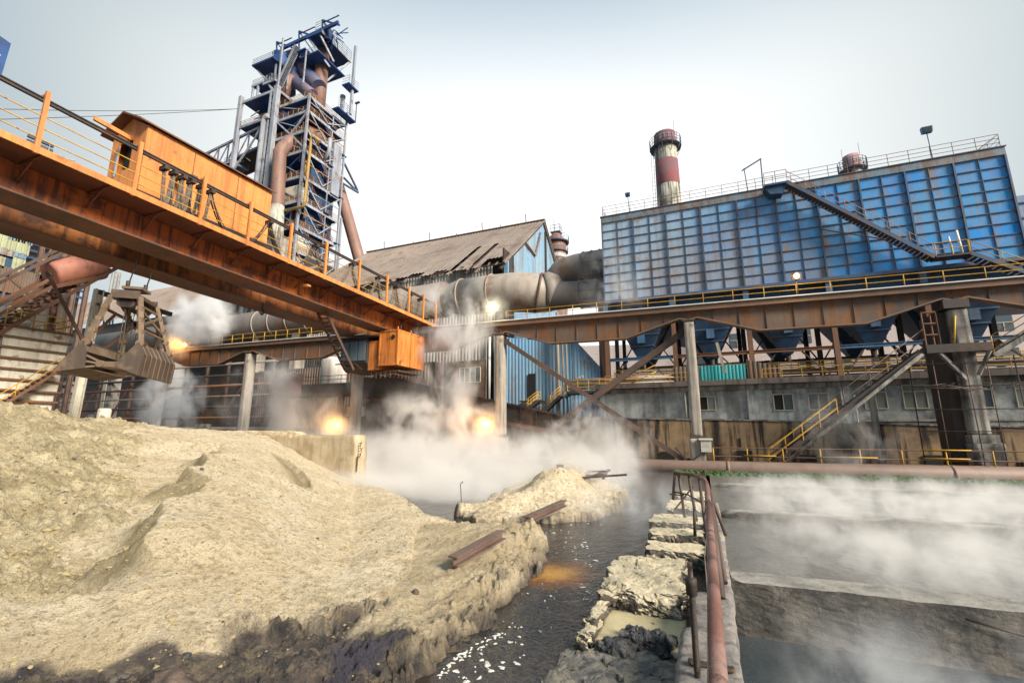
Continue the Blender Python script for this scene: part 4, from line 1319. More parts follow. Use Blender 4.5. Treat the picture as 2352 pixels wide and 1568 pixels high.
floodlight('small floodlight on a thin pole above the left end of the filter roof', -5.1, 42.1, ZTP + .07, 1.75, .42, -.1, 'floodlights on the filter roof')
floodlight('larger blue floodlight on a pole above the right end of the filter roof', 18.0, 42.1, ZTP + .07, 2.3, .62, -.05, 'floodlights on the filter roof')
g = thing('duct_house', 'small panelled duct house past the right end of the filter house', 'building', (27, 44, 12))
MB().box(22.6, 30, 44, 52, 12, 19.6).build('casing', M['filter_blue'], g)
b = MB()
for z in (13, 14.2, 15.4, 16.6, 17.8, 19): b.box(22.6, 30, 43.9, 43.99, z - .04, z + .04)
b.build('cross_rib', M['filter_rib'], g)

# turquoise cabin and plank under the filter house
g = thing('turquoise_cabin', 'turquoise corrugated cabin on the ledge behind the middle column', 'cabin', (2, 40, 5.98))
MB().corr((.0, 39.6), (3.35, 39.6), 5.99, 7.25, .24, .05).build('corrugated_wall', M['turquoise'], g)
MB().box(-.1, 3.4, 39.66, 42, 5.99, 7.35).build('cabin_body', M['corr_brown'], g)
MB().corr((-2.0, 39.5), (-.05, 39.5), 5.99, 7.3, .3, .05).build('side_sheet', M['corr_brown'], g)
MB().corr((3.45, 39.5), (5.7, 39.5), 5.99, 7.6, .3, .05, 6.9).build('side_sheet', M['corr_brown'], g)
MB().beam((1.45, 39.2, 9.05), (1.85, 39.2, 6.55), .22, .1, up=(0, 1, 0)).build('hanging_plank', M['col_concrete'], None, 'pale plank hanging in front of the turquoise cabin', 'plank')

# ------------------------------------------------------------------ scaffolding at the right
g = thing('scaffolding', 'rusty tube scaffolding standing round the massive column', 'scaffolding', (14, 36, 0))
for (a, b_) in [((2160, 860), (2225, 1035)), ((2200, 840), (2265, 1050)), ((2340, 850), (2385, 1062)), ((2400, 835), (2470, 1062)), ((2095, 870), (2140, 1040))]:
    p = ony(36.4, *a)
    MB().tube([(p.x, 36.6, 0), (p.x, 36.6, 6.6)], .035, 6).build('upright', M['rail_dark'], g)
    MB().tube([(p.x, 33.3, 0), (p.x, 33.3, 6.2)], .03, 6).build('upright', M['rail_dark'], g)
for z in (2.1, 3.3, 4.6, 5.9):
    MB().tube([(11.4, 33.25, z), (20, 33.25, z)], .03, 6).build('ledger', M['rail_dark'], g)
for k in range(16):
    x = RND.uniform(11.6, 13) if k % 2 else RND.uniform(15, 17)
    MB().tube([(x, 33.2 + RND.uniform(-.5, .6), 4.4 + RND.random() * .25), (x + RND.uniform(.8, 2.2), 33.4 + RND.uniform(-.3, .9), 4.55 + RND.uniform(-.2, .35))], .03, 5).build('loose_tube', M['rail_dark'], g)

# ------------------------------------------------------------------ office building behind
g = thing('office_building', 'pale pink office building glimpsed between the filter legs', 'building', (10, 68, 0))
MB().box(2.5, 55, 68, 80, 0, 20.6).build('wall', M['pink_render'], g)
MB().box(2.2, 55.3, 67.7, 80.3, 20.6, 21.0).build('parapet', M['pink_render'], g)
for fl in range(5):
    for k in range(13):
        x = 4.2 + k * 3.9
        z = 1.6 + fl * 3.9
        f = MB().box(x, x + 1.7, 67.93, 67.99, z, z + 1.9).build('window', M['cab_glass'], g)
        MB().box(x, x + 1.7, 67.88, 67.929, z + .9, z + .98).box(x + .8, x + .88, 67.88, 67.929, z, z + .89).build('window_bar', M['frame_cream'], f)
g = thing('pink_building', 'plain pale building with curved gable behind the lower blue shed', 'building', (-14, 70, 0))
MB().prism([(-19, 0), (2.0, 0), (2.0, 13.2), (-3, 14.4), (-8, 15.0), (-19, 15.5)], 'y', 70, 78).build('wall', M['pink_render'], g)

# ------------------------------------------------------------------ chimneys


def chimney(label, x, y, r0, r1, ztop, bands, plat, ladder):
    g = thing('chimney', label, 'chimney', (x, y, 0))
    zs = [0] + [ztop - b for b, _ in bands] + [ztop]

    def rad(z): return r0 + (r1 - r0) * z / ztop
    zc = 0
    prev = 0
    for b, mt in bands:
        z = ztop - b
        MB().lathe(x, y, [(rad(prev) + .001, prev), (rad(z), z)], 32).build('shaft_band', M[mt], g)
        prev = z
    pz = ztop - plat
    R_ = rad(pz) + .75
    p = MB()
    n = 18
    for k in range(n):
        a0, a1 = 2 * math.pi * k / n, 2 * math.pi * (k + 1) / n
        P_ = [(x + q_ * math.cos(a), y + q_ * math.sin(a)) for a in (a0, a1) for q_ in (rad(pz) + .002, R_)]
        p.prism([P_[0], P_[1], P_[3], P_[2]], 'z', pz - .06, pz)
    p.build('platform', M['filter_rib'], g)
    p = MB()
    for z in (0, .55, 1.1, 1.65):
        ring = [(x + R_ * math.cos(2 * math.pi * k / n), y + R_ * math.sin(2 * math.pi * k / n), pz + z) for k in range(n + 1)]
        p.tube(ring, .045, 4)
    for k in range(n):
        c_, s_ = math.cos(2 * math.pi * k / n), math.sin(2 * math.pi * k / n)
        p.tube([(x + R_ * c_, y + R_ * s_, pz), (x + R_ * c_, y + R_ * s_, pz + 1.65)], .045, 4)
        if k % 2: p.tube([(x + R_ * c_, y + R_ * s_, pz), (x + rad(pz - 1.6) * c_, y + rad(pz - 1.6) * s_, pz - 1.5)], .05, 4)
    p.build('platform_railing', M['filter_rib'], g)
    if ladder:
        xl = x - r0 * .9
        p = MB()
        for dx in (-.3, .1): p.tube([(xl + dx - .2, y - 1.3, 25), (xl + dx + .15, y - 1.2, pz)], .035, 4)
        for k in range(30): p.tube([(xl - .45 + k * .012, y - 1.3, 26 + k * .72), (xl - .05 + k * .012, y - 1.3, 26 + k * .72)], .03, 4)
        p.build('ladder', M['filter_rib'], g)
    p = MB()
    for a in (2.5, 5.8):
        p.tube([(x + rad(ztop) * math.cos(a), y + rad(ztop) * math.sin(a), ztop), (x + rad(ztop) * math.cos(a), y + rad(ztop) * math.sin(a), ztop + 2.0)], .03, 4)
    p.build('lightning_rod', M['filter_rib'], g)
    for k in range(16):
        p = MB()
        a = 2 * math.pi * k / 16
        rr_ = rad(ztop - 1.1) + .02
        c_, s_ = math.cos(a), math.sin(a)
        p.beam((x + rr_ * c_, y + rr_ * s_, ztop - 1.6), (x + rr_ * c_, y + rr_ * s_, ztop - .7), .22, .06, up=(c_, s_, 0))
        p.build('vent_slot', M['white_band'], g)


chimney('tall red and white banded chimney with ladder and platform', -2.6, 76.5, 2.45, 1.83, 53.2, [(22.6, 'red_band'), (14.6, 'red_band'), (10.0, 'white_band'), (5.3, 'red_band'), (2.55, 'white_band'), (0, 'red_band')], 2.6, True)
chimney('short faded pink chimney top showing above the filter roof', 26.0, 85, 1.9, 1.2, 47.0, [(14, 'pink_band'), (4.0, 'white_band'), (2.6, 'white_band'), (0, 'pink_band')], 2.6, False)
# ------------------------------------------------------------------ gas main and its elbow into the filter house
def arc(c, r, a0, a1, n, fn):
    return [fn(c[0] + r * math.cos(a0 + (a1 - a0) * i / n), c[1] + r * math.sin(a0 + (a1 - a0) * i / n)) for i in range(n + 1)]


g = thing('gas_main', 'huge weathered gas main running behind the crane to the filter house', 'pipe', (-25, 45, 14))
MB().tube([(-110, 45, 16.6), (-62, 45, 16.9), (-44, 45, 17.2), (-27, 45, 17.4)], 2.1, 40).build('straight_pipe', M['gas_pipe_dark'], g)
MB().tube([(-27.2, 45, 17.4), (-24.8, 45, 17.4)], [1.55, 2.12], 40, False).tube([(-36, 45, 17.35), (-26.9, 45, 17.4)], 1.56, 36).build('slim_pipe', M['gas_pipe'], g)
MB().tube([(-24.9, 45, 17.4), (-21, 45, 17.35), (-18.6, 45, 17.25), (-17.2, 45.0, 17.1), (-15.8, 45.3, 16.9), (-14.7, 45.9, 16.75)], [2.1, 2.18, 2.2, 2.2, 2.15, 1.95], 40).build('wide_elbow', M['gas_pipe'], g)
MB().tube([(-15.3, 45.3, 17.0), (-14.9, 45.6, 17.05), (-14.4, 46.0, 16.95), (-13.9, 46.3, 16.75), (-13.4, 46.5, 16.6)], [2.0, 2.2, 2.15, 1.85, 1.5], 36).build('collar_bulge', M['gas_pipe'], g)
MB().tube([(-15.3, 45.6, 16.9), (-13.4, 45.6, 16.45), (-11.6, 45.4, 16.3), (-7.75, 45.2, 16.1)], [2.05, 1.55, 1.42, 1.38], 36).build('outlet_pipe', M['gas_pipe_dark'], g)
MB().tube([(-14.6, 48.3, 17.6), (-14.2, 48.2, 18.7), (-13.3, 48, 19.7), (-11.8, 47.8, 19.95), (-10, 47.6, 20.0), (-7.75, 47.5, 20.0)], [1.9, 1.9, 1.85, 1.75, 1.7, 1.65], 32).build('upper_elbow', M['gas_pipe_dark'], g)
for x in (-57, -54, -50.8, -47.6, -44.6, -41.5):
    MB().tube([(x - .1, 45, 16.95 + (x + 60) * .013), (x + .1, 45, 16.95 + (x + 60) * .013)], 2.17, 40).build('flange_ring', M['gas_pipe'], g)
for x, rr in ((-32, 1.64), (-28.6, 1.64), (-24.7, 2.22), (-20.9, 2.26)):
    MB().tube([(x - .07, 45, 17.38), (x + .07, 45, 17.38)], rr, 40).build('flange_ring', M['gas_pipe'], g)
MB().tube([(-15.75, 45.25, 16.92), (-15.55, 45.33, 16.88)], 2.26, 36).build('flange_ring', M['rail_rust'], g)
b = MB()
for x in (-10.9, -10.0, -9.1, -8.2):
    b.tube([(x - .05, 45.25, 16.2), (x + .05, 45.25, 16.2)], 1.5, 28)
    b.tube([(x - .05, 47.6, 20.0), (x + .05, 47.6, 20.0)], 1.8, 28)
for k in range(8):
    a = math.pi * 2 * k / 8
    b.tube([(-11, 45.25 + 1.47 * math.cos(a), 16.2 + 1.47 * math.sin(a)), (-8, 45.2 + 1.47 * math.cos(a), 16.15 + 1.47 * math.sin(a))], .06, 5)
    b.tube([(-11, 47.6 + 1.77 * math.cos(a), 20 + 1.77 * math.sin(a)), (-8, 47.55 + 1.77 * math.cos(a), 20 + 1.77 * math.sin(a))], .06, 5)
b.build('stiffening_ribs', M['gas_pipe_dark'], g)
for x in (-92, -75, -57.5, -50, -43, -20):
    MB().box(x - .5, x + .5, 44.2, 45.8, 0, 15.2).build('pipe_support', M['col_concrete'], g)

# ------------------------------------------------------------------ warehouse with the damaged brown roof
XG = -21.7
g = thing('warehouse', 'corrugated warehouse with a dusty brown damaged roof', 'warehouse', (-45, 57, 0))
e0, r0, e1 = (50.0, 23.3), (65.2, 35.5), (72.5, 29.5)


def roofpt(x, u, off=0):
    """u = 0 at the front eave, 1 at the ridge"""
    y = 48.6 + (65.2 - 48.6) * u
    z = 22.2 + (35.5 - 22.2) * u
    return (x, y, z + off)


def corrplane(mb, xa, xb, ua, ub, pitch=.5, amp=.07, back=False):
    n = max(1, int((xb - xa) / pitch))
    vs, fs = [], []
    for i in range(n):
        for f_, a in ((0, 0), (.4, 0), (.5, amp), (.9, amp)):
            x = xa + (xb - xa) * (i + f_) / n
            lo = ua + (RND.random() * .02 if ua < .03 else 0)
            vs += [roofpt(x, lo, a), roofpt(x, ub, a)]
    vs += [roofpt(xb, ua, 0), roofpt(xb, ub, 0)]
    m = len(vs) // 2
    mb.add(vs, [(2 * i, 2 * i + 2, 2 * i + 3, 2 * i + 1) for i in range(m - 1)])


rf = MB()
holes = [(-29.3, -28.6), (-26.5, -25.8)]
x = -57
xs = [-57]
while xs[-1] < XG + .6: xs.append(min(xs[-1] + RND.uniform(1.2, 2.4), XG + .6))
xs = sorted([v for v in xs if not any(h0 - .3 < v < h1 + .3 for h0, h1 in holes)] + [v for h in holes for v in h])
for a, b_ in zip(xs, xs[1:]):
    m = (a + b_) / 2
    lo = 0.0 + (RND.random() ** 3) * .10
    if any(h0 < m < h1 for h0, h1 in holes):
        corrplane(rf, a, b_ - .03, .52, 1.0)
        continue
    if m > -25: lo = .14 + RND.random() * .1
    corrplane(rf, a, b_ - .03, lo, .48)
    corrplane(rf, a, b_ - .03, .475, 1.0)
vs = []
rf.prism([(65.2, 35.42), (72.6, 29.4), (72.6, 29.55), (65.2, 35.56)], 'x', -57, XG + .5)
rp_ = rf.build('roof', M['roof_sheet'], g)
for k in range(26):
    b = MB()
    x = RND.uniform(-52, XG)
    p0 = Vector(roofpt(x, RND.uniform(.0, .1), RND.uniform(-.1, .15)))
    q0 = p0 + Vector((RND.uniform(-.5, .5), -RND.uniform(.3, 1.4), -RND.uniform(.1, 1.1)))
    b.beam(p0, q0, RND.uniform(.15, .45), .03, up=(0, 1, 1))
    b.build('torn_sheet', M['roof_sheet'], rp_)
b = MB()
for u in (.06, .2, .34, .5, .66, .82, .96):
    b.beam(roofpt(-57, u, -.25), roofpt(XG + .3, u, -.25), .18, .22)
x = -56
while x < XG + 1:
    b.beam(roofpt(x, 0, -.5), roofpt(x, 1, -.5), .25, .3, up=(1, 0, 0))
    x += 4.9
b.build('roof_frame', M['soot_steel'], rp_)
MB().beam((-57, 65.2, 35.6), (XG + .5, 65.2, 35.6), .7, .12).build('ridge_cap', M['roof_sheet'], rp_)
for x in (-53, -46.5, -43, -37.5, -32.5, -29, -24.5):
    h = 1.6 if x in (-43, -32.5, -24.5, -53) else .5
    MB().tube([(x, 65.2, 35.6), (x - .1, 65.2, 35.6 + h)], .07, 5).build('vent_stub', M['soot_steel'], rp_)
b = MB().corr((-57, 50.0), (-23.4, 50), 8, 22.9, .45, .08)
b.build('front_wall', M['corr_grey'], g)
MB().corr((XG, 53.0), (XG, 65.0), 3, 25.6, .45, .08, 35.1).corr((XG, 65), (XG, 72.4), 3, 35.1, .45, .08, 29.4).build('gable_wall', M['corr_blue'], g)
MB().box(XG - .3, XG - .1, 50, 53, 3, 25).build('gable_shadow_panel', M['corr_dark'], g)
MB().box(XG + .085, XG + .12, 65.9, 66.9, 24, 34).build('gable_slot', M['dark_void'], g)
MB().beam((XG + .2, 50.1, 8), (XG + .2, 50.1, 23.4), .5, .4).build('corner_post', M['corr_blue'], g)
b = MB()
b.beam((XG + .3, 49, 22.6), (XG + .3, 60.5, 31.8), .3, .3).beam((XG + .3, 57, 28.4), (XG + .3, 61, 28.0), .25, .25).beam((XG + .3, 61, 28.0), (XG + .3, 63.4, 32.6), .25, .25).beam((XG + .2, 65.2, 35.4), (XG + .2, 72.6, 29.4), .3, .35)
b.build('gable_trim', M['roof_sheet'], g)
MB().box(-57, XG - .4, 51, 72, 0, 21.5).build('dark_interior', M['dark_void'], g)
# low roofs left of the warehouse, behind the crane and the grab
g = thing('side_shed', 'low shed with sagging dark roof sheets at the warehouse end', 'shed', (-62, 52, 0))
for k in range(5):
    x = -66 + k * 2.2
    MB().beam((x, 49, 25.2 + .15 * k), (x + .3, 59, 31.4 + .2 * k), 2.05, .05, up=(0, -.5, 1)).build('roof_sheet', M['roof_sheet'], g)
MB().box(-66.5, -57.2, 50.2, 60, 10, 24.5).build('wall', M['corr_dark'], g)
g = thing('long_shed', 'long low shed roof seen below the crane at the left', 'shed', (-105, 58, 0))
b = MB()
n_ = 120
vs = []
for i in range(n_):
    for f_, a_ in ((0, 0), (.4, 0), (.5, .1), (.9, .1)):
        x = -175 + (i + f_) * .83
        vs += [(x, 50, 23.5 + a_), (x, 60, 33.2 + a_)]
b.add(vs, [(2 * i, 2 * i + 2, 2 * i + 3, 2 * i + 1) for i in range(len(vs) // 2 - 1)])
b.build('roof', M['roof_sheet'], g)
MB().box(-175, -76, 51, 66, 0, 23).build('wall', M['corr_dark'], g)

# round stove tower behind the warehouse gable
g = thing('round_stove', 'round stove top with ring galleries behind the warehouse gable', 'stove', (-22.6, 76, 20))
MB().lathe(-22.6, 76, [(1.75, 0), (1.75, 31), (1.85, 32), (1.75, 34), (1.7, 36), (1.3, 37.2), (.7, 37.9)], 28).build('shell', M['tower_pipe'], g)
for z, rr in ((32.0, 2.35), (34.3, 2.1), (36.2, 2.3)):
    MB().lathe(-22.6, 76, [(1.6, z - .25), (rr, z - .2), (rr, z), (1.6, z)], 28, False).build('gallery', M['filter_rib'], g)
    b = MB()
    for q_ in (.5, 1.0): b.tube([(-22.6 + rr * math.cos(a * math.pi / 10), 76 + rr * math.sin(a * math.pi / 10), z + q_) for a in range(21)], .03, 4)
    for a in range(20): b.tube([(-22.6 + rr * math.cos(a * math.pi / 10), 76 + rr * math.sin(a * math.pi / 10), z), (-22.6 + rr * math.cos(a * math.pi / 10), 76 + rr * math.sin(a * math.pi / 10), z + 1)], .03, 4)
    b.build('gallery_railing', M['filter_rib'], g)
MB().lathe(-22.6, 76, [(1.9, 32.9), (1.9, 33.5)], 28).build('white_band', M['pale_tank'], g)
b = MB().box(-23.5, -21.7, 75.2, 76.8, 38.0, 38.2)
rails(b, [(-23.5, 75.2, 38.2), (-21.7, 75.2, 38.2), (-21.7, 76.8, 38.2)], 1.2, .8, .04, 2)
b.tube([(-23, 76, 38.2), (-23, 76, 41.0)], .05, 5)
b.build('top_gallery', M['filter_rib'], g)

# lower blue and grey sheds behind the braces
g = thing('lower_shed', 'lower shed with grey sheet front, cream window and blue end wall', 'shed', (-18, 43, 0))
MB().corr((-40, 43.0), (-20.7, 43.0), 3.6, 12.0, .4, .07).build('front_sheet', M['corr_grey'], g)
MB().box(-25.4, -20.75, 42.7, 42.95, 4.4, 9.5).build('window_wall', M['corr_brown'], g)
window(g, -23.75, -21.25, 7.15, 8.75, 42.7, 4, ('window_glass', 'window_glass', 'window_milky', 'window_glass'))
MB().tube([(-20.2, 42.6, 4.6), (-20.2, 42.6, 12)], .14, 8).build('downpipe', M['pale_tank'], g)
MB().corr((-19.9, 43.2), (-12.0, 44.9), 3.6, 12.0, .34, .06, 11.0).build('blue_sheet', M['corr_blue'], g)
MB().corr((-12.0, 45.2), (-9.3, 46.0), 2.6, 11.8, .34, .06, 8.5).build('blue_sheet', M['corr_blue'], g)
MB().prism([(-16.35, 5.4), (-15.55, 5.4), (-15.55, 7.9), (-16.35, 7.9)], 'y', 43.75, 43.85).build('doorway', M['dark_void'], g)
MB().box(-40, -12.5, 45.2, 49, 3, 11.9).build('shed_body', M['corr_dark'], g)
b = MB()
for x in (-13.0, -12.5, -12.1): b.tube([(x, 43.4, 2), (x, 43.4, 14)], .16 if x == -13 else .09, 8)
b.build('pipe_run', M['col_concrete'], g)

g = thing('yellow_stairs', 'small twin yellow-railed stairs at the blue shed doorway', 'staircase', (-15, 42.6, 3.4))
MB().box(-16.8, -14.5, 42.5, 43.7, 4.95, 5.1).build('landing', M['soot_steel'], g)
stair(g, (-14.6, 42.6, 5.0), (-16.6, 42.3, 3.6), (0, -.7, 0), 8, 'soot_steel', 'yellow_paint', .95, .03, 'soot_steel', (0, 1), 3)
stair(g, (-12.4, 42.7, 5.4), (-14.3, 42.4, 3.7), (0, -.7, 0), 9, 'soot_steel', 'yellow_paint', .95, .03, 'soot_steel', (0, 1), 3)
stair(g, (-10.2, 42.9, 6.4), (-12.2, 42.9, 5.3), (0, -.7, 0), 7, 'col_concrete', 'yellow_paint', .9, .03, 'soot_steel', (1,), 2)
g = thing('pipe_bridge', 'pipe bridge with yellow railing joining the blue shed to the filter legs', 'pipe bridge', (-9.5, 43, 6))
MB().box(-11.6, -7.6, 41.2, 43, 5.5, 5.75).build('deck', M['soot_steel'], g)
rails(MB(), [(-11.5, 41.25, 5.75), (-7.5, 41.25, 5.75)], 1.0, .9, .03, 3).build('railing', M['yellow_paint'], g)
b = MB()
for k in range(6): b.tube([(-12, 42 + .2 * (k % 2), 6.0 + .18 * k), (-2, 42 + .2 * (k % 2), 6.0 + .18 * k)], .08, 8)
b.build('pipe_bundle', M['gas_pipe'], g)
MB().lathe(-9.0, 47, [(.62, 5), (.55, 11), (.5, 16)], 20).build('rusty_stack', M['tower_pipe'], None, 'rusty round stack standing left of the filter legs', 'stack')

# ------------------------------------------------------------------ trough, gallery and hall behind the steam
g = thing('covered_trough', 'long dark covered trough sloping down to the right behind the steam', 'trough', (-20, 37, 3))
P, Q = Vector((-30, 36.6, 7.2)), Vector((-9.5, 36.6, 2.75))
for dz, mt, hh, nm in ((.0, 'corr_dark', 1.25, 'side_panel'),):
    MB().prism([(P.x, P.z + .35), (Q.x, Q.z + .35), (Q.x, Q.z - 1.0), (P.x, P.z - 2.0)], 'y', 36.6, 38.2).build(nm, M[mt], g)
MB().beam(P + Vector((0, -.05, .38)), Q + Vector((0, -.05, .38)), .3, .16).build('top_edge', M['soot_steel'], g)
MB().beam(P + Vector((0, -.06, -2.0)), Q + Vector((0, -.06, -1.0)), .25, .3).build('bottom_edge', M['rust_steel'], g)
for k in range(15):
    t_ = (k + .5) / 15
    p = P.lerp(Q, t_)
    h_ = 2.3 - t_ * 1.0
    MB().box(p.x - .07, p.x + .07, 36.48, 36.6, p.z - h_ + .4, p.z + .3).build('panel_rib', M['soot_steel'], g)
g = thing('furnace_hall', 'dark sheet-clad hall behind the steam under the crane', 'hall', (-35, 41, 0))
MB().corr((-31, 38.6), (-8.5, 38.6), 0, 5.2, .4, .06, 2.3).build('rust_cladding', M['rust_steel'], g)
MB().corr((-52, 41), (-40, 41), 0, 9.6, .4, .07).corr((-40, 41), (-26.5, 41), 0, 9.0, .4, .07).build('dark_cladding', M['corr_brown'], g)
MB().box(-56, -26, 41.3, 48, 0, 9.4).build('hall_body', M['corr_dark'], g)
MB().box(-44, -30.2, 36.5, 39.5, 5.8, 7.0).build('platform', M['corr_dark'], g)
MB().box(-31.5, -26.5, 36.3, 40.9, 5.3, 7.4).build('platform', M['soot_steel'], g)
rails(MB(), [(-44, 36.55, 7.0), (-31, 36.55, 7.0)], .8, 1.6, .03, 2).build('platform_railing', M['rust_steel'], g)
for x in (-43, -38.5, -34.4, -27.5): MB().ibeam((x, 37, 0), (x, 37, 5.8), .45, .45, .08, up=(0, 1, 0)).build('platform_post', M['rust_steel'], g)
MB().box(-34.2, -31.8, 37.5, 37.7, 3.6, 4.6).build('pale_lintel', M['bin_paint'], g)
b = MB()
for k in range(5): b.tube([(-30.2 + k * .42, 36.2, 3.0), (-30.2 + k * .42, 36.2, 4.9)], .07, 6)
b.tube([(-30.4, 36.2, 4.2), (-28.4, 36.2, 4.2)], .06, 6)
b.build('pipe_rack', M['soot_steel'], g)
MB().lathe(-36.9, 38.2, [(1.35, 7.0), (1.35, 9.6), (1.0, 10.0)], 28).build('white_tank', M['pale_tank'], None, 'white upright tank on the dark platform under the crane', 'tank')
MB().box(-44.2, -39.6, 36.35, 36.6, 6.0, 8.15).build('orange_panel', M['drum_red'], None, 'faded orange-red panel standing on the dark platform', 'panel')
for (x0, y, z, r, L, mt, lb) in [(-25.0, 33, .92, .36, 1.3, 'mint_paint', 'mint green drum lying on the bank in the steam'), (-22.1, 33, .8, .52, 2.2, 'rust_steel', 'rusty cable drum beside the mint green drum')]:
    g = thing('drum', lb, 'drum', (x0, y, 0))
    MB().tube([(x0, y, z), (x0 + L, y, z)], r, 24).build('barrel', M[mt], g)
    b = MB().tube([(x0 - .05, y, z), (x0 + .02, y, z)], r * 1.08, 24)
    if r > .4:
        for k in range(4):
            a = k * math.pi / 4 + .3
            b.beam((x0 - .08, y - math.cos(a) * r, z - math.sin(a) * r), (x0 - .08, y + math.cos(a) * r, z + math.sin(a) * r), .09, .07)
    b.build('rim', M['rail_dark'] if r > .4 else M[mt], g)
    MB().box(x0, x0 + L, y - .3, y + .3, 0, z - r * .9).build('cradle', M['soot_steel'], g)
MB().box(-23.6, -22.2, 33.4, 34, 0, 1.5).build('motor_box', M['soot_steel'], None, 'dark motor box between the mint drum and the rusty drum', 'motor')

# ------------------------------------------------------------------ overhead crane
def cz(y): return 12.17 - .0285 * (y - 6)     # walkway level


g = thing('overhead_crane', 'orange rust-streaked overhead bridge crane crossing the picture', 'crane', (-24, 20, 10))
YA0, YA1 = -6, 34.9
# walkway
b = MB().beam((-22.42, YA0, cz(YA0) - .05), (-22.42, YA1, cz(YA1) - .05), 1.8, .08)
b.build('walkway', M['crane_under_shade'], g)
MB().beam((-21.5, YA0, cz(YA0) - .06), (-21.5, YA1, cz(YA1) - .06), .06, .26).build('walkway_fascia', M['house_orange'], g)
y = 3.0
while y < 34:
    MB().box(-23.2, -21.55, y - .04, y + .04, cz(y) - .19, cz(y) - .095).beam((-23.22, y, cz(y) - .8), (-22.3, y, cz(y) - .2), .06, .08).build('bracket', M['crane_under_shade'], g)
    y += 2.15
# box girders
for nm, x0, x1, top_, bot_ in (('near_girder', -24.45, -23.25, -.12, 1.27), ('far_girder', -27.4, -26.2, -.12, 1.5)):
    b = MB()
    ys = [YA0, 29.2, 31.5, YA1]
    dep = [bot_, bot_, bot_ * .8, bot_ * .62]
    poly = [(YA0, cz(YA0) + top_), (YA1, cz(YA1) + top_)] + [(yy, cz(yy) - d_) for yy, d_ in reversed(list(zip(ys, dep)))]
    b.prism(poly, 'x', x0, x1)
    gd = b.build('girder', M['crane_orange' if nm == 'near_girder' else 'girder_shade'], g)
    f_ = MB()
    for (ya, da), (yb, db) in zip(list(zip(ys, dep)), list(zip(ys, dep))[1:]):
        f_.beam(((x0 + x1) / 2, ya, cz(ya) - da - .045), ((x0 + x1) / 2, yb, cz(yb) - db - .045), x1 - x0 + .5, .08)
    f_.build('bottom_flange', M['rust_steel'], gd)
    for k in range(24):
        yy = 2 + k * 1.35
        MB().box(x1, x1 + .035, yy - .03, yy + .03, cz(yy) - 1.2, cz(yy) - .2).build('weld_seam', M['crane_orange' if nm == 'near_girder' else 'girder_shade'], gd)
    MB().beam(((x0 + x1) / 2, YA0, cz(YA0) - .02), ((x0 + x1) / 2, YA1 - 1, cz(YA1 - 1) - .02), .14, .18).build('trolley_rail', M['soot_steel'], gd)
# railing: heavy posts, conductor rail on top, thin yellow rails
py_ = [1.2, 4.1, 7.07, 10.15, 12.95, 15.45, 18.1, 20.85, 23.95, 27.04, 29.9, 32.0, 34.0]
for y in py_:
    b = MB().box(-21.56, -21.44, y - .07, y + .07, cz(y) - .22, cz(y) + 2.27).box(-21.9, -21.56, y - .05, y + .05, cz(y) + 2.14, cz(y) + 2.22)
    b.build('post', M['house_orange'], g)
for z in (.38, .8, 1.25):
    MB().tube([(-21.5, YA0, cz(YA0) + z), (-21.5, YA1, cz(YA1) + z)], .022, 6).build('rail', M['yellow_paint'], g)
MB().ibeam((-21.72, YA0, cz(YA0) + 2.0), (-21.72, YA1 - .8, cz(YA1 - .8) + 2.0), .12, .17, .04).build('festoon_track', M['soot_steel'], g)
# festoon cables


def loop(y0, y1, drop, x=-21.78, n=14, sp=.0):
    p = []
    for i in range(n + 1):
        t_ = i / n
        yy = y0 + (y1 - y0) * t_
        p.append((x + sp * math.sin(t_ * math.pi), yy, cz(yy) + 1.9 - drop * (1 - abs(2 * t_ - 1) ** 2.4)))
    return p


hangers = [11.35, 11.75, 12.15, 12.55, 13.0, 13.5, 16.9, 20.3, 23.6, 26.4, 28.6, 30.6, 32.0]
for a, c in zip(hangers, hangers[1:]):
    wide = c - a > 1
    b = MB()
    for k in range(7 if wide else 6):
        dr = (1.95 if wide else 1.85) + RND.uniform(-.15, .15)
        b.tube(loop(a + RND.uniform(-.04, .04), c + RND.uniform(-.04, .04), dr, -21.78 - .05 * k, 14, RND.uniform(-.1, .1)), .022 if wide else .03, 5)
    b.build('festoon_cable', M['hose_grey'] if RND.random() < .85 else M['dark_cable'], g)
for a in hangers:
    MB().box(-22.1, -21.62, a - .1, a + .1, cz(a) + 1.74, cz(a) + 1.93).build('cable_trolley', M['soot_steel'], g)
# machine house on the trolley
hx0, hx1, hy0, hy1 = -26.4, -23.6, 11.3, 18.2
hz0, hz1 = 13.05, 16.55
h = MB()
h.box(hx1 - .05, hx1, hy0, hy1, hz0, hz1).box(hx0, hx0 + .05, hy0, hy1, hz0, hz1)
wl = -25.75, -24.65
h.prism([(hx0 + .05, hz0), (wl[0], hz0), (wl[0], hz1 + .38), (hx0 + .05, hz1)], 'y', hy0, hy0 + .05)
h.prism([(wl[1], hz0), (hx1 - .05, hz0), (hx1 - .05, hz1), (wl[1], hz1 + .55)], 'y', hy0, hy0 + .05)
h.box(wl[0], wl[1], hy0, hy0 + .05, hz0, 14.5).prism([(wl[0], 16.05), (wl[1], 16.05), (wl[1], hz1 + .55), (-25, hz1 + .75), (wl[0], hz1 + .36)], 'y', hy0, hy0 + .05)
h.prism([(hx0 + .05, hz0), (hx1 - .05, hz0), (hx1 - .05, hz1), (-25, hz1 + .75), (hx0 + .05, hz1)], 'y', hy1 - .05, hy1)
hs = h.build('machine_house', M['house_orange'], g)
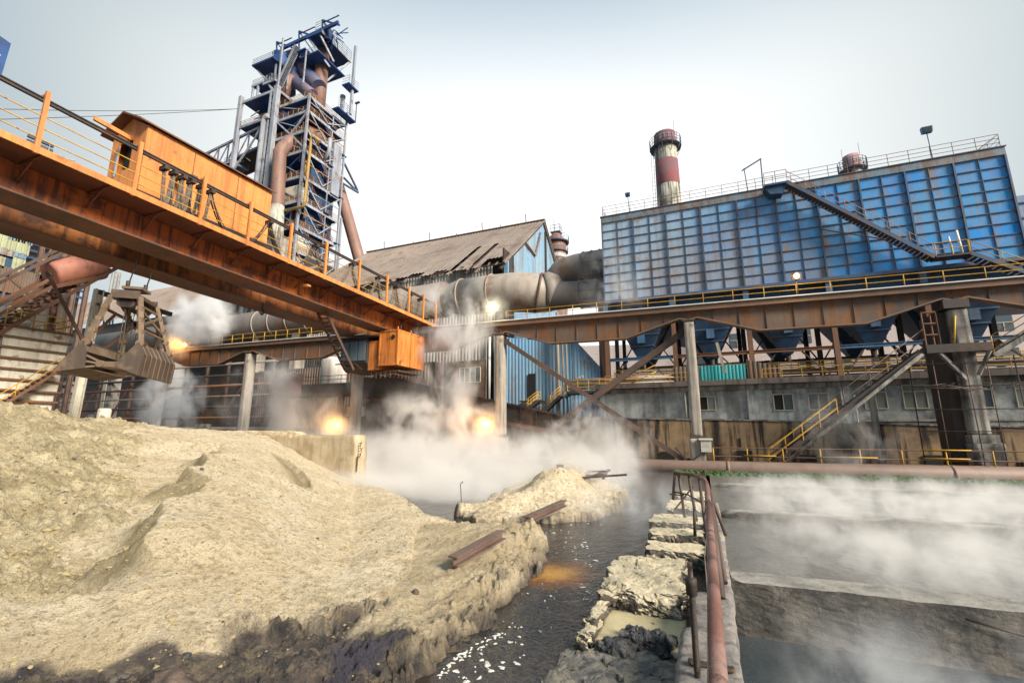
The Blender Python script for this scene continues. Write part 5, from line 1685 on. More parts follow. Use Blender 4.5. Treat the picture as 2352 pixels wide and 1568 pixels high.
MB().prism([(hx0 - .25, hz1 - .06), (-25, hz1 + .77), (hx1 + .22, hz1 - .02), (hx1 + .22, hz1 + .06), (-25, hz1 + .86), (hx0 - .25, hz1 + .03)], 'y', hy0 - .45, hy1 + .15).build('roof', M['rust_steel'], hs)
MB().box(wl[0] - .05, wl[1] + .02, hy0 + .3, hy0 + .4, 14.4, 16.2).build('dark_opening', M['dark_void'], hs)
MB().box(wl[0] - .09, wl[0] - .01, hy0 - .03, hy0 + .02, 14.3, 15.9).build('window_frame', M['corr_blue'], hs)
for y in (13.55, 16.0):
    MB().box(hx1, hx1 + .012, y - .02, y + .02, hz0 + .1, hz1 - .1).build('wall_seam', M['rust_steel'], hs)
MB().beam((-24.9, hy0 - .02, 16.15), (-24.9, hy0 - 1.5, 16.25), .14, .2).build('jib_beam', M['house_orange'], hs)
MB().beam((-23.6, 12.7, 14.5), (-21.9, 12.7, 14.2), .3, .12).build('cable_arm', M['rust_steel'], hs)
b = MB().box(-27.1, -23.3, 11.0, 18.4, 12.28, 13.04)
for x in (-26.8, -23.3):
    for y in (11.6, 14.2, 15.5, 17.8):
        b.tube([(x - .08, y, 12.28), (x + .08, y, 12.28)], .28, 16)
b.build('trolley_frame', M['soot_steel'], g)
for k in range(5):
    x0 = -25.8 + k * .5
    MB().tube([(x0, 13 + k * .8, 12.2), (x0, 13 + k * .8, 11.8)], .18, 10).build('sheave', M['soot_steel'], g)
# end truck, electrical house, cab
MB().box(-28.2, -22.2, 34.35, 35.1, zt(-24) + .18, cz(34.5) - .35).build('end_truck', M['crane_orange'], g)
b = MB().box(-23.68, -21.9, 29.25, 32.9, 7.25, 10.05)
cb = b.build('electrical_house', M['box_orange'], g)
b = MB()
for y in (29.25, 31.0, 32.9):
    b.box(-21.9, -21.86, y - .05, y + .05, 7.25, 10.08)
    b.tube([(-21.95, y, 10.0), (-21.95, y, 10.3)], .05, 5)
b.box(-23.7, -21.88, 29.2, 29.245, 7.22, 7.32).box(-23.7, -21.88, 29.2, 29.245, 9.96, 10.08).box(-21.899, -21.86, 29.3, 32.9, 7.22, 7.33).box(-21.899, -21.86, 29.3, 32.9, 9.96, 10.08)
b.box(-23.7, -23.6, 29.2, 29.246, 7.33, 9.95).box(-21.98, -21.88, 29.2, 29.246, 7.33, 9.95)
b.build('frame_trim', M['box_orange'], cb)
MB().tube([(-22.35, 29.18, 9.5), (-22.35, 29.26, 9.5)], .17, 20).build('round_port', M['dark_void'], cb)
b = MB()
for x in (-23.6, -22.6): b.tube([(x, 30.5, 10.0), (x, 30.5, 11.2)], .08, 6)
b.build('hanger_rod', M['soot_steel'], cb)
cab = MB().prism([(29.2, 9.6), (32.3, 9.6), (32.3, 6.95), (29.9, 6.95), (29.2, 7.6)], 'x', -27.6, -24.9).build('operator_cab', M['soot_steel'], g)
for (x0, x1) in ((-27.5, -26.7), (-26.6, -25.8), (-25.7, -25.0)):
    MB().box(x0, x1, 29.13, 29.19, 7.75, 9.35).build('cab_window', M['cab_glass'], cab)
MB().prism([(29.4, 9.3), (32, 9.3), (32, 7.8), (29.4, 7.8)], 'x', -24.88, -24.84).build('cab_window', M['cab_glass'], cab)
MB().box(-24.86, -23.75, 29.4, 31.8, 6.95, 9.35).build('cab_side_panel', M['box_orange'], cab)
b = MB().box(-27.8, -23.8, 29.1, 32.5, 9.62, 9.75).beam((-28, 29.1, 7.55), (-26, 29.1, 7.55), .08, .08).beam((-26, 29.1, 7.55), (-25.2, 29.1, 7.0), .08, .08)
b.build('cab_roof', M['soot_steel'], cab)
MB().prism([(29.0, 9.85), (29.8, 10.15), (29.8, 10.2), (29.0, 9.9)], 'x', -26.1, -25.3).build('pale_hatch', M['white_sheet'], cab)
MB().box(-24.6, -22.0, 29.6, 32.6, 6.75, 6.85).build('cab_walkway', M['soot_steel'], g)
rails(MB(), [(-24.6, 29.6, 6.3), (-22.3, 29.6, 6.3), (-22.3, 32.4, 6.3)], .5, .5, .025, 2).build('underslung_railing', M['rust_steel'], g)
b = MB()
A, B = Vector((-24.6, 23.5, 10.3)), Vector((-24.6, 26.6, 6.6))
for dx in (0, .8): b.beam(A + Vector((dx, 0, 0)), B + Vector((dx, 0, 0)), .07, .2)
for k in range(15): 
    p = A.lerp(B, (k + .5) / 15)
    b.box(p.x + .04, p.x + .76, p.y - .1, p.y + .1, p.z - .02, p.z + .02)
b.build('hanging_ladder', M['rail_dark'], g)
b = MB().tube([(-25.9, 20.2, 10.3), (-25.9, 20.2, 9.9)], .06, 6).tube([(-25.9, 20.2, 9.9), (-25.9, 20.35, 9.7), (-25.9, 20.2, 9.5), (-25.9, 20.05, 9.6)], .06, 6)
b.build('hook', M['soot_steel'], g)
MB().box(-22.55, -22.2, 20.2, 20.5, 11.0, 11.12).build('small_lamp', M['house_orange'], g)

# ------------------------------------------------------------------ clamshell grab
GO = Vector((-24.95, 10.2, 0))
ea, eb = Vector((.76, .65, 0)), Vector((-.65, .76, 0))


def T(a, b, z): return GO + ea * a * .92 + eb * b * 1.06 + Vector((0, 0, z))


g = thing('clamshell_grab', 'open rusty clamshell grab hanging on ropes above the sand heap', 'grab bucket', T(1.6, 1.85, 4.3))
W = 3.5


def shell(poly, mt='grab_steel'):
    """bucket shell: two cheeks and a bent back plate, open towards the mouth"""
    b = MB()
    for b0 in (0, W):
        b.prism(poly, 'y', b0 - .03, b0 + .03)
    return b


def tm(mb): return mb.map(lambda a, b, z: T(a, b, z))


Lc = [(0.0, 4.55), (.12, 5.0), (.78, 5.92), (1.02, 5.45), (1.05, 4.75)]
Rc = [(2.2, 4.85), (2.2, 5.02), (2.92, 5.95), (3.22, 5.42), (3.14, 4.5)]
for cheek, back, nm in ((Lc, [(0.0, 4.55), (.12, 5.0), (.78, 5.92)], 'left'), (Rc, [(2.92, 5.95), (3.22, 5.42), (3.14, 4.5)], 'right')):
    b = MB()
    for p, q_ in zip(back, back[1:]):
        b.beam((p[0], W / 2, p[1]), (q_[0], W / 2, q_[1]), W - .07, .06, up=(-(q_[1] - p[1]), 0, q_[0] - p[0]))
    s_ = tm(b).build('bucket_shell', M['grab_steel'], g)
    for b0 in (0, W):
        tm(MB().prism(cheek, 'y', b0 - .03, b0 + .03)).build('cheek_plate', M['grab_steel'], s_)
    b = MB()
    for k in range(7):
        bb = .25 + k * .5
        for p, q_ in zip(back, back[1:]):
            b.beam((p[0] + (.05 if nm == 'right' else -.05), bb, p[1]), (q_[0] + (.05 if nm == 'right' else -.05), bb, q_[1]), .022, .04)
    tm(b).build('wear_strip', M['grab_dust'], s_)
    b = MB()
    lip = (cheek[-1], cheek[0]) if nm == 'left' else (cheek[0], cheek[-1])
    b.beam((lip[0][0], W / 2, lip[0][1]), (lip[1][0], W / 2, lip[1][1]), W - .08, .05, up=(-(lip[1][1] - lip[0][1]), 0, lip[1][0] - lip[0][0]))
    tm(b).build('bottom_plate', M['grab_dust'], s_)
    b = MB()
    tp_ = [(.78, 5.86), (1.0, 5.45)] if nm == 'left' else [(2.25, 5.05), (2.88, 5.88)]
    b.beam((tp_[0][0], W / 2, tp_[0][1]), (tp_[1][0], W / 2, tp_[1][1]), W - .08, .04, up=(-(tp_[1][1] - tp_[0][1]), 0, tp_[1][0] - tp_[0][0]))
    if nm == 'left': tm(b).build('dusty_rim', M['grab_dust'], s_)
for bb in (.05, W - .05):
    b = MB()
    for dz in (-.14, 0, .14):
        b.beam((1.02, bb, 5.05 + dz * 1.8), (1.62, bb, 4.95 + dz * .5), .1, .08)
        b.beam((2.22, bb, 4.95 + dz * .6), (1.62, bb, 4.95 + dz * .5), .1, .08)
    tm(b).build('hinge_link', M['grab_dust'], g)
b = MB().tube([(1.62, -.12, 4.95), (1.62, W + .12, 4.95)], .15, 14)
tm(b).build('hinge_shaft', M['grab_dust'], g)
HD = 8.25
b = MB().box(1.05, 2.35, .9, 2.6, HD - .06, HD + .1).box(1.1, 2.3, .8, .9, HD - .1, HD + .28).box(1.1, 2.3, 2.6, 2.7, HD - .1, HD + .28)
tm(b).build('head', M['grab_steel'], g)
b = MB()
for k in range(4): b.tube([(1.5 + .12 * k, 1.0, HD - .25), (1.5 + .12 * k, 2.5, HD - .25)], .22, 12)
tm(b).build('sheave', M['soot_steel'], g)
for (p, q_, w) in [((1.1, .9, HD), (.80, .25, 5.9), .2), ((1.1, 2.6, HD), (.80, 3.2, 5.9), .2), ((2.3, .9, HD), (2.92, .25, 5.95), .22), ((2.3, 2.6, HD), (2.92, 3.2, 5.95), .22)]:
    b = MB().beam(p, q_, w, w * .8)
    b.tube([(q_[0], q_[1] - .14, q_[2]), (q_[0], q_[1] + .14, q_[2])], .16, 10)
    for k in (1, 2, 3):
        c = Vector(p).lerp(Vector(q_), k / 4)
        b.box(c.x - w * .65, c.x + w * .65, c.y - w * .5, c.y + w * .5, c.z - .09, c.z + .09)
    tm(b).build('arm', M['grab_dust'], g)
b = MB()
for (u0, u1) in ((.25, .62), (.62, .25)):
    p = Vector((2.3, .9, HD)).lerp(Vector((2.92, .25, 5.95)), u0)
    q_ = Vector((2.3, 2.6, HD)).lerp(Vector((2.92, 3.2, 5.95)), u1)
    b.beam(p, q_, .09, .1)
p = Vector((2.3, .9, HD)).lerp(Vector((2.92, .25, 5.95)), .7); q_ = Vector((2.3, 2.6, HD)).lerp(Vector((2.92, 3.2, 5.95)), .7)
b.beam(p, q_, .09, .1)
p = Vector((2.3, .9, HD)).lerp(Vector((2.92, .25, 5.95)), .18); q_ = Vector((2.3, 2.6, HD)).lerp(Vector((2.92, 3.2, 5.95)), .18)
b.beam(p, q_, .09, .1)
tm(b).build('arm_bracing', M['grab_dust'], g)
b = MB()
for (a_, bb) in ((1.55, 1.5), (1.7, 1.9), (1.62, 1.2), (1.8, 2.2)):
    b.tube([(a_, bb, HD - .2), (1.4 + bb * .15, bb, 5.0)], .02, 5)
tm(b).build('closing_rope', M['dark_cable'], g)
b = MB().add([T(1.25, 1.3, 8.75), T(2.15, 1.3, 8.75), T(2.15, 2.2, 8.75), T(1.25, 2.2, 8.75)] + [T(1.25, 1.3, 8.87), T(2.15, 1.3, 8.87), T(2.15, 2.2, 8.87), T(1.25, 2.2, 8.87)], [(3, 2, 1, 0), (4, 5, 6, 7), (0, 1, 5, 4), (1, 2, 6, 5), (2, 3, 7, 6), (3, 0, 4, 7)])
b.build('equaliser_plate', M['grab_dust'], g)
b = MB().tube([T(1.7, 1.75, 8.3), T(1.7, 1.75, 8.75)], .09, 8)
b.build('neck', M['grab_steel'], g)
for (a_, bb) in ((1.4, 1.5), (1.95, 2.0)):
    p = T(a_, bb, 8.87)
    r_ = MB().tube([p, (p.x * .96 - .97, p.y + .5, 12.1)], .028, 6).build('hoist_rope', M['dark_cable'], g)
    MB().tube([p, p + Vector((0, 0, .3))], .09, 8).build('rope_socket', M['soot_steel'], r_)
# ------------------------------------------------------------------ left side: ribbed bin, skip bridge, trestle
g = thing('dust_bin', 'cream ribbed steel bin with rust stains at the left edge', 'bin', (-33.5, 12, 3))
MB().prism([(10.8, 7.35), (13.4, 7.35), (13.3, 4.1), (11.0, 4.1)], 'x', -36.5, -32.0).build('casing', M['bin_paint'], g)
for k in range(7):
    z = 7.33 - k * .535
    t_ = (7.35 - z) / 3.25
    MB().box(-36.6, -31.86, 10.66 + .2 * t_, 13.53 - .1 * t_, z - .05, z + .05).build('rib', M['rust_steel'], g)
MB().box(-36.4, -32.1, 11.05, 13.25, 3.15, 4.05).build('skirt', M['bin_paint'], g)
MB().box(-36.5, -31.9, 10.9, 13.4, 3.55, 3.66).build('flange', M['rust_steel'], g)
for (x, y) in ((-32.2, 13.2), (-32.2, 11.1), (-36, 13.2), (-36, 11.1)):
    MB().beam((x, y, 0), (x, y, 3.2), .22, .22).build('leg', M['bin_paint'], g)
MB().beam((-32.2, 11.2, 3.1), (-32.2, 13.2, 1.2), .14, .14).build('leg_brace', M['bin_paint'], g)
MB().box(-35.5, -32.6, 11.0, 11.95, 7.4, 8.45).build('top_box', M['bin_paint'], g)
rails(MB(), [(-32.0, 10.8, 7.4), (-32.0, 13.4, 7.4), (-36, 13.4, 7.4)], .75, .55, .025, 2).build('top_railing', M['yellow_paint'], g)
g = thing('bin_stairs', 'narrow yellow-railed stairs in front of the ribbed bin', 'staircase', (-31, 12, 2.5))
stair(g, (-31.3, 12.9, 5.2), (-31.3, 10.0, 2.2), (-.5, 0, 0), 16, 'rust_steel', 'yellow_paint', .7, .025, 'rust_steel', (0,), 2, .13)

g = thing('trestle', 'rusty braced steel trestle standing behind the grab', 'trestle', (-30, 13.3, 0))
MB().ibeam((-30, 13.3, 0), (-30, 13.42, 9.7), .32, .36, .05, up=(0, 1, 0)).build('column', M['bin_paint'], g)
MB().beam((-30, 13.4, 9.55), (-30, 17.2, 9.2), .22, .24).build('cross_beam', M['soot_steel'], g)
for (a, b_) in [((-30, 13.4, 5.6), (-30, 16.2, 9.2)), ((-30, 13.4, 8.9), (-30, 17.0, 7.6)), ((-30.2, 11.4, 9.8), (-30.1, 13.3, 6.6)), ((-30, 14.4, 9.3), (-30, 16.8, 6.2)), ((-30.1, 12.2, 5.0), (-30, 14.4, 8.6)), ((-30, 16.6, 9.2), (-30, 16.6, 5.8))]:
    MB().beam(a, b_, .13, .13).build('brace', M['rust_steel'], g)

g = thing('skip_bridge', 'rusty inclined skip bridge climbing up behind the crane at the left', 'skip bridge', (-33, 12, 7))


def sk(u, off, x):  # u along the incline
    return Vector((x, 9.0 + 7.6 * u, 5.0 + 8.6 * u + off))


for x in (-32.0, -34.6):
    MB().ibeam(sk(-.15, 0, x), sk(1.25, 0, x), .16, .26, .04, up=(1, 0, 0)).build('lower_chord', M['rust_steel'], g)
    MB().ibeam(sk(-.25, 2.9, x), sk(1.0, 2.9, x), .14, .2, .03, up=(1, 0, 0)).build('upper_chord', M['rail_dark'], g)
    for k in range(7):
        u = -.1 + k * .2
        if x < -34 or k in (1, 4): MB().beam(sk(u, 0, x), sk(u + .02, 2.9, x), .09, .09).build('post', M['rust_steel'], g)
        if x < -34 or k in (0, 3, 5): MB().beam(sk(u, 2.9, x), sk(u + .2, 0, x), .09, .09).build('lacing', M['brown_steel'], g)
for off in (.35, .95, 1.5):
    MB().ibeam(sk(-.2, off, -32.6), sk(1.25, off, -32.6), .14, .16, .03, up=(1, 0, 0)).build('track_rail', M['rust_steel'], g)
    MB().ibeam(sk(-.2, off, -33.8), sk(1.25, off, -33.8), .14, .16, .03, up=(1, 0, 0)).build('track_rail', M['rust_steel'], g)
b = MB()
for k in range(34):
    b.beam(sk(-.2 + k * .043, .2, -34.5), sk(-.2 + k * .043, .2, -32.1), .12, .1)
b.build('sleepers', M['rust_steel'], g)
b = MB()
for k in range(44):
    p = sk(-.15 + k * .03, .62, -32.35)
    b.box(p.x - .3, p.x + .3, p.y - .06, p.y + .06, p.z - .02, p.z + .03)
b.build('ladder_rungs', M['rail_dark'], g)
MB().ibeam((-33, 12.9, 5.2), (-33, 12.9, 13.0), .25, .25, .04, up=(0, 1, 0)).build('hanger_post', M['rail_rust'], g)

for (p, q_, r, lb) in [((-32.5, 12.35, 10.55), (-32.6, 14.35, 11.75), .80, 'faded red steel drum lodged in the skip bridge'), ((-36, 16.5, 15.2), (-36.2, 18.0, 15.6), .8, 'second faded red drum peeping out under the crane girder')]:
    g = thing('red_drum', lb, 'drum', p)
    p, q_ = Vector(p), Vector(q_)
    d = (q_ - p).normalized()
    MB().tube([p - d * .12, p, q_, q_ + d * .18], [r * .86, r, r, r * .7], 28).build('shell', M['drum_red'], g)
    MB().tube([p - d * .16, p - d * .1], r * .28, 16).build('end_hub', M['soot_steel'], g)
    MB().beam(p + Vector((.5, 0, -r * .95)), q_ + Vector((.5, 0, -r * .95)), .2, .2).build('cradle', M['rust_steel'], g)

# patched shed wall and louvred gallery far left
xs_ = -48
g = thing('patched_shed', 'tall shed patched with blue, grey and green corrugated sheets at the left edge', 'shed', (xs_, 14, 0))


def ip(x, y): return onx(xs_, *IM3(x, y))


ye = ip(238, 120).y
MB().box(xs_ - 8, xs_ - .15, 4, ye - .1, 0, ip(160, 95).z).build('shed_frame', M['hopper_blue'], g)
for (ax, ay, bx, by, mt) in [(80, 80, 238, 255, 'corr_blue'), (-60, 60, 20, 180, 'corr_blue'), (-60, 190, 68, 285, 'corr_green'), (60, 225, 210, 330, 'corr_green'), (-60, 290, 110, 340, 'corr_grey'), (110, 325, 190, 365, 'corr_blue'), (-60, 345, 28, 430, 'corr_green'), (95, 365, 170, 470, 'corr_green'), (-60, 435, 230, 620, 'corr_brown')]:
    A, B = ip(ax, ay), ip(bx, by)
    zt0, zb0 = ip((ax + bx) / 2, ay).z, ip((ax + bx) / 2, by).z
    MB().corr((xs_ + .02, B.y), (xs_ + .02, A.y), zb0, zt0, .3, -.06).build('wall_sheet', M[mt], g)
for k in range(4):
    z = ip(30, 75 + 32 * k).z
    MB().beam((xs_ + .05, 8, z), (xs_ + .05, ye, z), .08, .06).build('louvre', M['filter_rib'], g)
g = thing('louvred_gallery', 'dark blue louvred gallery with rusty columns running behind the skip bridge', 'gallery', (-54, 22, 0))
gz = onx(-52, *IM3(430, 190)).z
yg0, yg1 = ye + .3, onx(-52, *IM3(690, 270)).y
for k in range(9):
    z = gz - .3 - k * .62
    MB().beam((-52, yg0, z), (-52, yg1, z), .2, .2).build('louvre', M['hopper_blue'], g)
MB().box(-58, -53, yg0, yg1, 0, gz - .4).build('gallery_body', M['corr_dark'], g)
MB().beam((-51.8, yg0 - 1, gz), (-51.8, yg1 + .6, gz), .3, .35).build('eave_beam', M['beam_rust'], g)
for ix in (300, 470, 590, 680):
    y = onx(-51.8, *IM3(ix, 300)).y
    MB().ibeam((-51.7, y, 0), (-51.7, y, gz - .1), .32, .32, .06, up=(0, 1, 0)).build('column', M['beam_rust'], g)
for k in range(4):
    y = yg0 + k * (yg1 - yg0) / 4
    MB().beam((-51.6, y, gz - 5.5), (-51.6, y + (yg1 - yg0) / 4, gz - .4), .14, .12).build('lattice', M['rust_steel'], g)
A, B = onx(-51.5, *IM3(310, 370)), onx(-51.5, *IM3(370, 500))
MB().corr((-51.5, B.y), (-51.5, A.y), B.z, A.z, .25, -.06).build('hung_sheet', M['corr_green'], g)
p = onx(-128, *IM3(850, 470))
g = thing('lattice_mast', 'pale lattice mast standing behind the trestle under the crane', 'mast', (p.x, p.y, 0))
for dx in (-.6, .6):
    for dy in (-.6, .6): MB().beam((p.x + dx, p.y + dy, 0), (p.x + dx, p.y + dy, p.z), .2, .2).build('corner', M['col_concrete'], g)
b = MB()
for k in range(14):
    z = p.z - 1.2 * k
    b.beam((p.x + .6, p.y - .6, z), (p.x + .6, p.y + .6, z - 1.2), .08, .08).beam((p.x + .6, p.y + .6, z), (p.x + .6, p.y - .6, z - 1.2), .08, .08).beam((p.x + .6, p.y - .6, z), (p.x + .6, p.y + .6, z), .08, .08)
b.build('lacing', M['col_concrete'], g)
MB().box(-140, -57, 48.5, 49, 0, 14.2).build('dark_wall', M['corr_dark'], None, 'dark wall under the gas main at the far left', 'wall')
g = thing('pipe_rack', 'dark rack of pipes and beams in the shade under the gas main', 'pipe rack', (-65, 40, 0))
for k in range(7):
    z = 2.5 + k * 1.35
    MB().tube([(-96, 39.5 + .2 * (k % 3), z), (-47, 39.5 + .2 * (k % 3), z - .1)], RND.uniform(.08, .22), 8).build('pipe', M[('gas_pipe_dark', 'rust_steel', 'soot_steel')[k % 3]], g)
for k in range(12):
    x = -94 + k * 4.1
    MB().ibeam((x, 40.6, 0), (x, 40.6, 12.5), .3, .3, .05, up=(0, 1, 0)).build('post', M['brown_steel'], g)
    if k % 2: MB().beam((x, 40.5, 4), (x + 4.1, 40.5, 9), .18, .16).build('brace', M['rust_steel'], g)
for k in range(9):
    x = -80 + k * 3.6
    h_ = RND.uniform(1.4, 3.2)
    MB().box(x, x + RND.uniform(1.2, 2.4), 38, 39.2, 0, h_).build('cabinet', M[('col_dirty', 'rust_steel', 'corr_brown')[k % 3]], g)
for k, (x, lb) in enumerate([(-95, 'concrete post in the shade under the gas main, leftmost'), (-82, 'concrete post in the shade under the gas main, behind the bin corner'), (-70, 'concrete post in the shade under the gas main, behind the trestle')]):
    MB().box(x - .6, x + .6, 40, 41.2, 0, 10 + k).build('concrete_post', M['col_dirty'], None, lb, 'post')
p = ony(30, 245, 918)
MB().lathe(p.x, 30, [(.6, 2.2), (.62, 4.4), (.5, 4.6)], 20).box(p.x - .7, p.x + .7, 29.4, 30.6, 0, 2.2).build('yellow_tank', M['bin_paint'], None, 'small pale yellow tank on a stand under the grab', 'tank')
b = MB()
for k in range(6): b.box(p.x - 3.6, p.x - 1.6, 30.2, 31, .4 + k * .62, .92 + k * .62)
b.build('cabinet_stack', M['col_dirty'], None, 'grey louvred cabinet left of the pale yellow tank', 'cabinet')

# distant masts
p = onx(-58, 5, 130)
g = thing('steel_mast', 'dark blue box on a mast cut by the top left edge', 'mast', (p.x, p.y - .6, 0))
MB().prism([(p.y - 3, p.z - 1.6), (p.y + .25, p.z - 2.2), (p.y + .35, p.z + 1.7), (p.y - 3, p.z + 2.4)], 'x', p.x - 1, p.x).build('box_head', M['tower_blue'], g)
MB().tube([(p.x - .5, p.y - 1.5, 0), (p.x - .5, p.y - 1.5, p.z - 1.9)], .3, 10).build('pole', M['tower_blue'], g)
MB().box(p.x - .01 + .01, p.x + .03, p.y - 2.5, p.y - .1, p.z - .1, p.z + .1).build('band', M['tower_pale'], g)
p = onx(-80, 92, 335)
g = thing('distant_mast', 'faint distant lattice mast with lamps behind the crane railing', 'mast', (p.x, p.y, 0))
b = MB()
for dx in (-.7, .7):
    for dy in (-.7, .7): b.tube([(p.x + dx, p.y + dy, 0), (p.x + dx, p.y + dy, p.z + .8)], .06, 4)
for k in range(30): b.tube([(p.x - .7, p.y - .7, p.z - 1.4 * k), (p.x - .7, p.y + .7, p.z - 1.4 * k - 1.4)], .05, 4)
b.build('lattice', M['tower_pale'], g)
b = MB()
for z in (-.2, .5): b.box(p.x - .2, p.x + .2, p.y - 1.3, p.y + 1.3, p.z + z, p.z + z + .35)
b.build('lamp_bar', M['filter_rib'], g)
b = MB().tube([(p.x, p.y + 2.6, p.z - 14), (p.x, p.y + 2.6, p.z - .3)], .07, 5).beam((p.x, p.y + 2.5, p.z - .3), (p.x, p.y + 3.8, p.z), .2, .15)
b.build('street_lamp', M['tower_pale'], None, 'pale distant street lamp beside the faint mast', 'street lamp')

# ------------------------------------------------------------------ blast furnace tower
g = thing('blast_furnace_tower', 'tall blast furnace tower of haze-blue steel decks, pipes and stairs', 'tower', (-78, 65, 0))
TX0, TXM, TX1, TY0, TY1 = -91.0, -79.4, -70.0, 60.0, 70.6
for (x, y, zt_, w, mt) in [(TX1, TY0, 70.4, .42, 'tower_pale'), (TXM, TY0 - .2, 75.0, .95, 'tower_pale'), (TX0, TY0, 76.2, .8, 'tower_pale'), (TX1, TY1, 73.5, .36, 'tower_pale'), (TXM, TY1, 75, .6, 'tower_blue'), (TX0, TY1, 75, .6, 'tower_blue'), (TX1 - .3, TY1 + .9, 48, .5, 'tower_pale')]:
    MB().box(x - w / 2, x + w / 2, y - w / 2, y + w / 2, 0, zt_).build('column', M[mt], g)
MB().box(TXM - 1.9, TXM - 1.5, TY0 - .45, TY0 + .1, 0, 74.5).build('column', M['tower_pale'], g)
b = MB()
for k in range(46): b.box(TXM - 1.49, TXM - .48, TY0 - .2, TY0 + .0, 3 + k * 1.55, 3.45 + k * 1.55)
b.build('column_battens', M['tower_blue'], g)
FD = [70.3, 66.9, 62.4, 57.9, 52.2, 46.9, 41.5, 36.5, 31]


def deck(x0, x1, y0, y1, z, rail=True, th=.35, railm='tower_rail'):
    MB().box(x0, x1, y0, y1, z - th, z).build('deck', M['tower_blue'], g)
    MB().box(x0 - .05, x1 + .05, y0 - .06, y0 + .12, z - th - .22, z + .03).box(x1 - .12, x1 + .06, y0, y1, z - th - .22, z + .03).build('edge_beam', M['tower_pale'], g)
    if rail: rails(MB(), [(x0 + .1, y0 + .05, z), (x1 - .05, y0 + .05, z), (x1 - .05, y1, z)], 1.15, 1.5, .055, 3, 4).build('deck_railing', M[railm], g)


for z in FD:
    deck(TXM + .6, TX1 - .22, TY0 + .2, TY1, z, z > 33)
    # inner dark plate in the middle so that the sky does not show through everywhere
for z in (75.0, 68.6):
    deck(TX0 + .3, TXM - .5, TY0 + .1, TY1 + .5, z, z < 70)
deck(TX0 - 3.2, TX0 - .4, TY0, TY0 + 4, 60.5, True, .25, 'tower_pale')
# furnace body and inner stacks seen between decks
MB().lathe(-80.5, 68, [(6, 0), (6.5, 26), (5.2, 44), (4.2, 58), (3.2, 66), (1.5, 72)], 28).build('furnace_body', M['tower_blue'], g)
MB().box(TXM + 2, TX1 - 1.5, TY0 + 3.5, TY1 - .5, 30, 56).build('inner_plant', M['hopper_blue'], g)
MB().box(TX0 + .8, TXM - 1.0, TY0 + 4, TY1, 69, 74.2).build('inner_plant', M['tower_pipe_blue'], g)
MB().box(TX0 + 1.5, TXM - 2.0, TY0 + 5, TY1, 40, 67).build('inner_plant', M['tower_pipe_blue'], g)
for k in range(16):
    x, y = RND.uniform(TXM + 1, TX1 - .8), RND.uniform(TY0 + .8, TY0 + 3)
    z0_, z1_ = RND.uniform(30, 58), 0
    b = MB().tube([(x, y, z0_), (x, y, z0_ + RND.uniform(4, 10))], RND.uniform(.08, .22), 8)
    b.build('riser_pipe', M['tower_pipe' if k % 2 else 'tower_pale'], g)
for k in range(18):
    z = RND.choice(FD) - 1.0 - RND.random() * 2
    y0_ = RND.uniform(TY0 + .5, TY1 - 4)
    MB().beam((TX1 - .5 - RND.random() * 1.5, y0_, z), (TX1 - .5 - RND.random() * 1.5, y0_ + RND.uniform(2, 4), z + RND.uniform(-1.5, 1.5)), .16, .16).build('secondary_beam', M['tower_rail' if k % 3 else 'filter_rib'], g)
for k in range(10):
    x0_ = RND.uniform(TX0 + .5, TXM - 4)
    z = RND.uniform(62, 74)
    MB().beam((x0_, TY0 + 1.5, z), (x0_ + RND.uniform(2, 4), TY0 + 1.5, z + RND.uniform(-2.5, 2.5)), .16, .16).build('secondary_beam', M['tower_pale'], g)
# bracing on the two visible faces
for k, (za, zb) in enumerate(zip(FD, FD[1:])):
    MB().beam((TXM + .6, TY0 + .35, za - .3), (TX1 - .3, TY0 + .35, zb), .17, .17).build('brace', M['tower_pale'], g)
    if k % 2: MB().beam((TX1 - .3, TY0 + .5, za - .3), (TXM + .6, TY0 + .5, zb), .17, .17).build('brace', M['tower_blue'], g)
    MB().beam((TX1 - .02, TY0 + .2, (za + zb) / 2), (TX1 - .02, TY1, (za + zb) / 2), .14, .16).build('side_girt', M['tower_rail' if k % 2 else 'tower_pale'], g)
    MB().beam((TX1 - .1, (TY0 + TY1) / 2 + 1.5, zb), (TX1 - .1, (TY0 + TY1) / 2 + 1.5, za - .4), .2, .2).build('side_post', M['tower_pale'], g)
    MB().beam((TX1, TY0 + .3, za - .3), (TX1, (TY0 + TY1) / 2, zb + .1), .2, .2).build('brace', M['tower_pale'], g)
    MB().beam((TX1, TY1 - .2, za - .3), (TX1, (TY0 + TY1) / 2, zb + .1), .2, .2).build('brace', M['tower_pale'], g)
for (a, b_) in [((TXM + .6, TY0 + .2, 66.3), (TX1 - .4, TY0 + .2, 58.3)), ((TX1 - .4, TY0 + .2, 66.3), (TXM + .6, TY0 + .2, 58.3)), ((TXM + .6, TY0 + 2, 46.5), (TX1 - .4, TY0 + 2, 41.8)), ((TX0 + .5, TY0, 58), (TXM - 2, TY0, 68)), ((TX0, TY0 + .3, 60), (TX0, TY1, 68))]:
    MB().beam(a, b_, .3, .3).build('brace', M['tower_pale'], g)
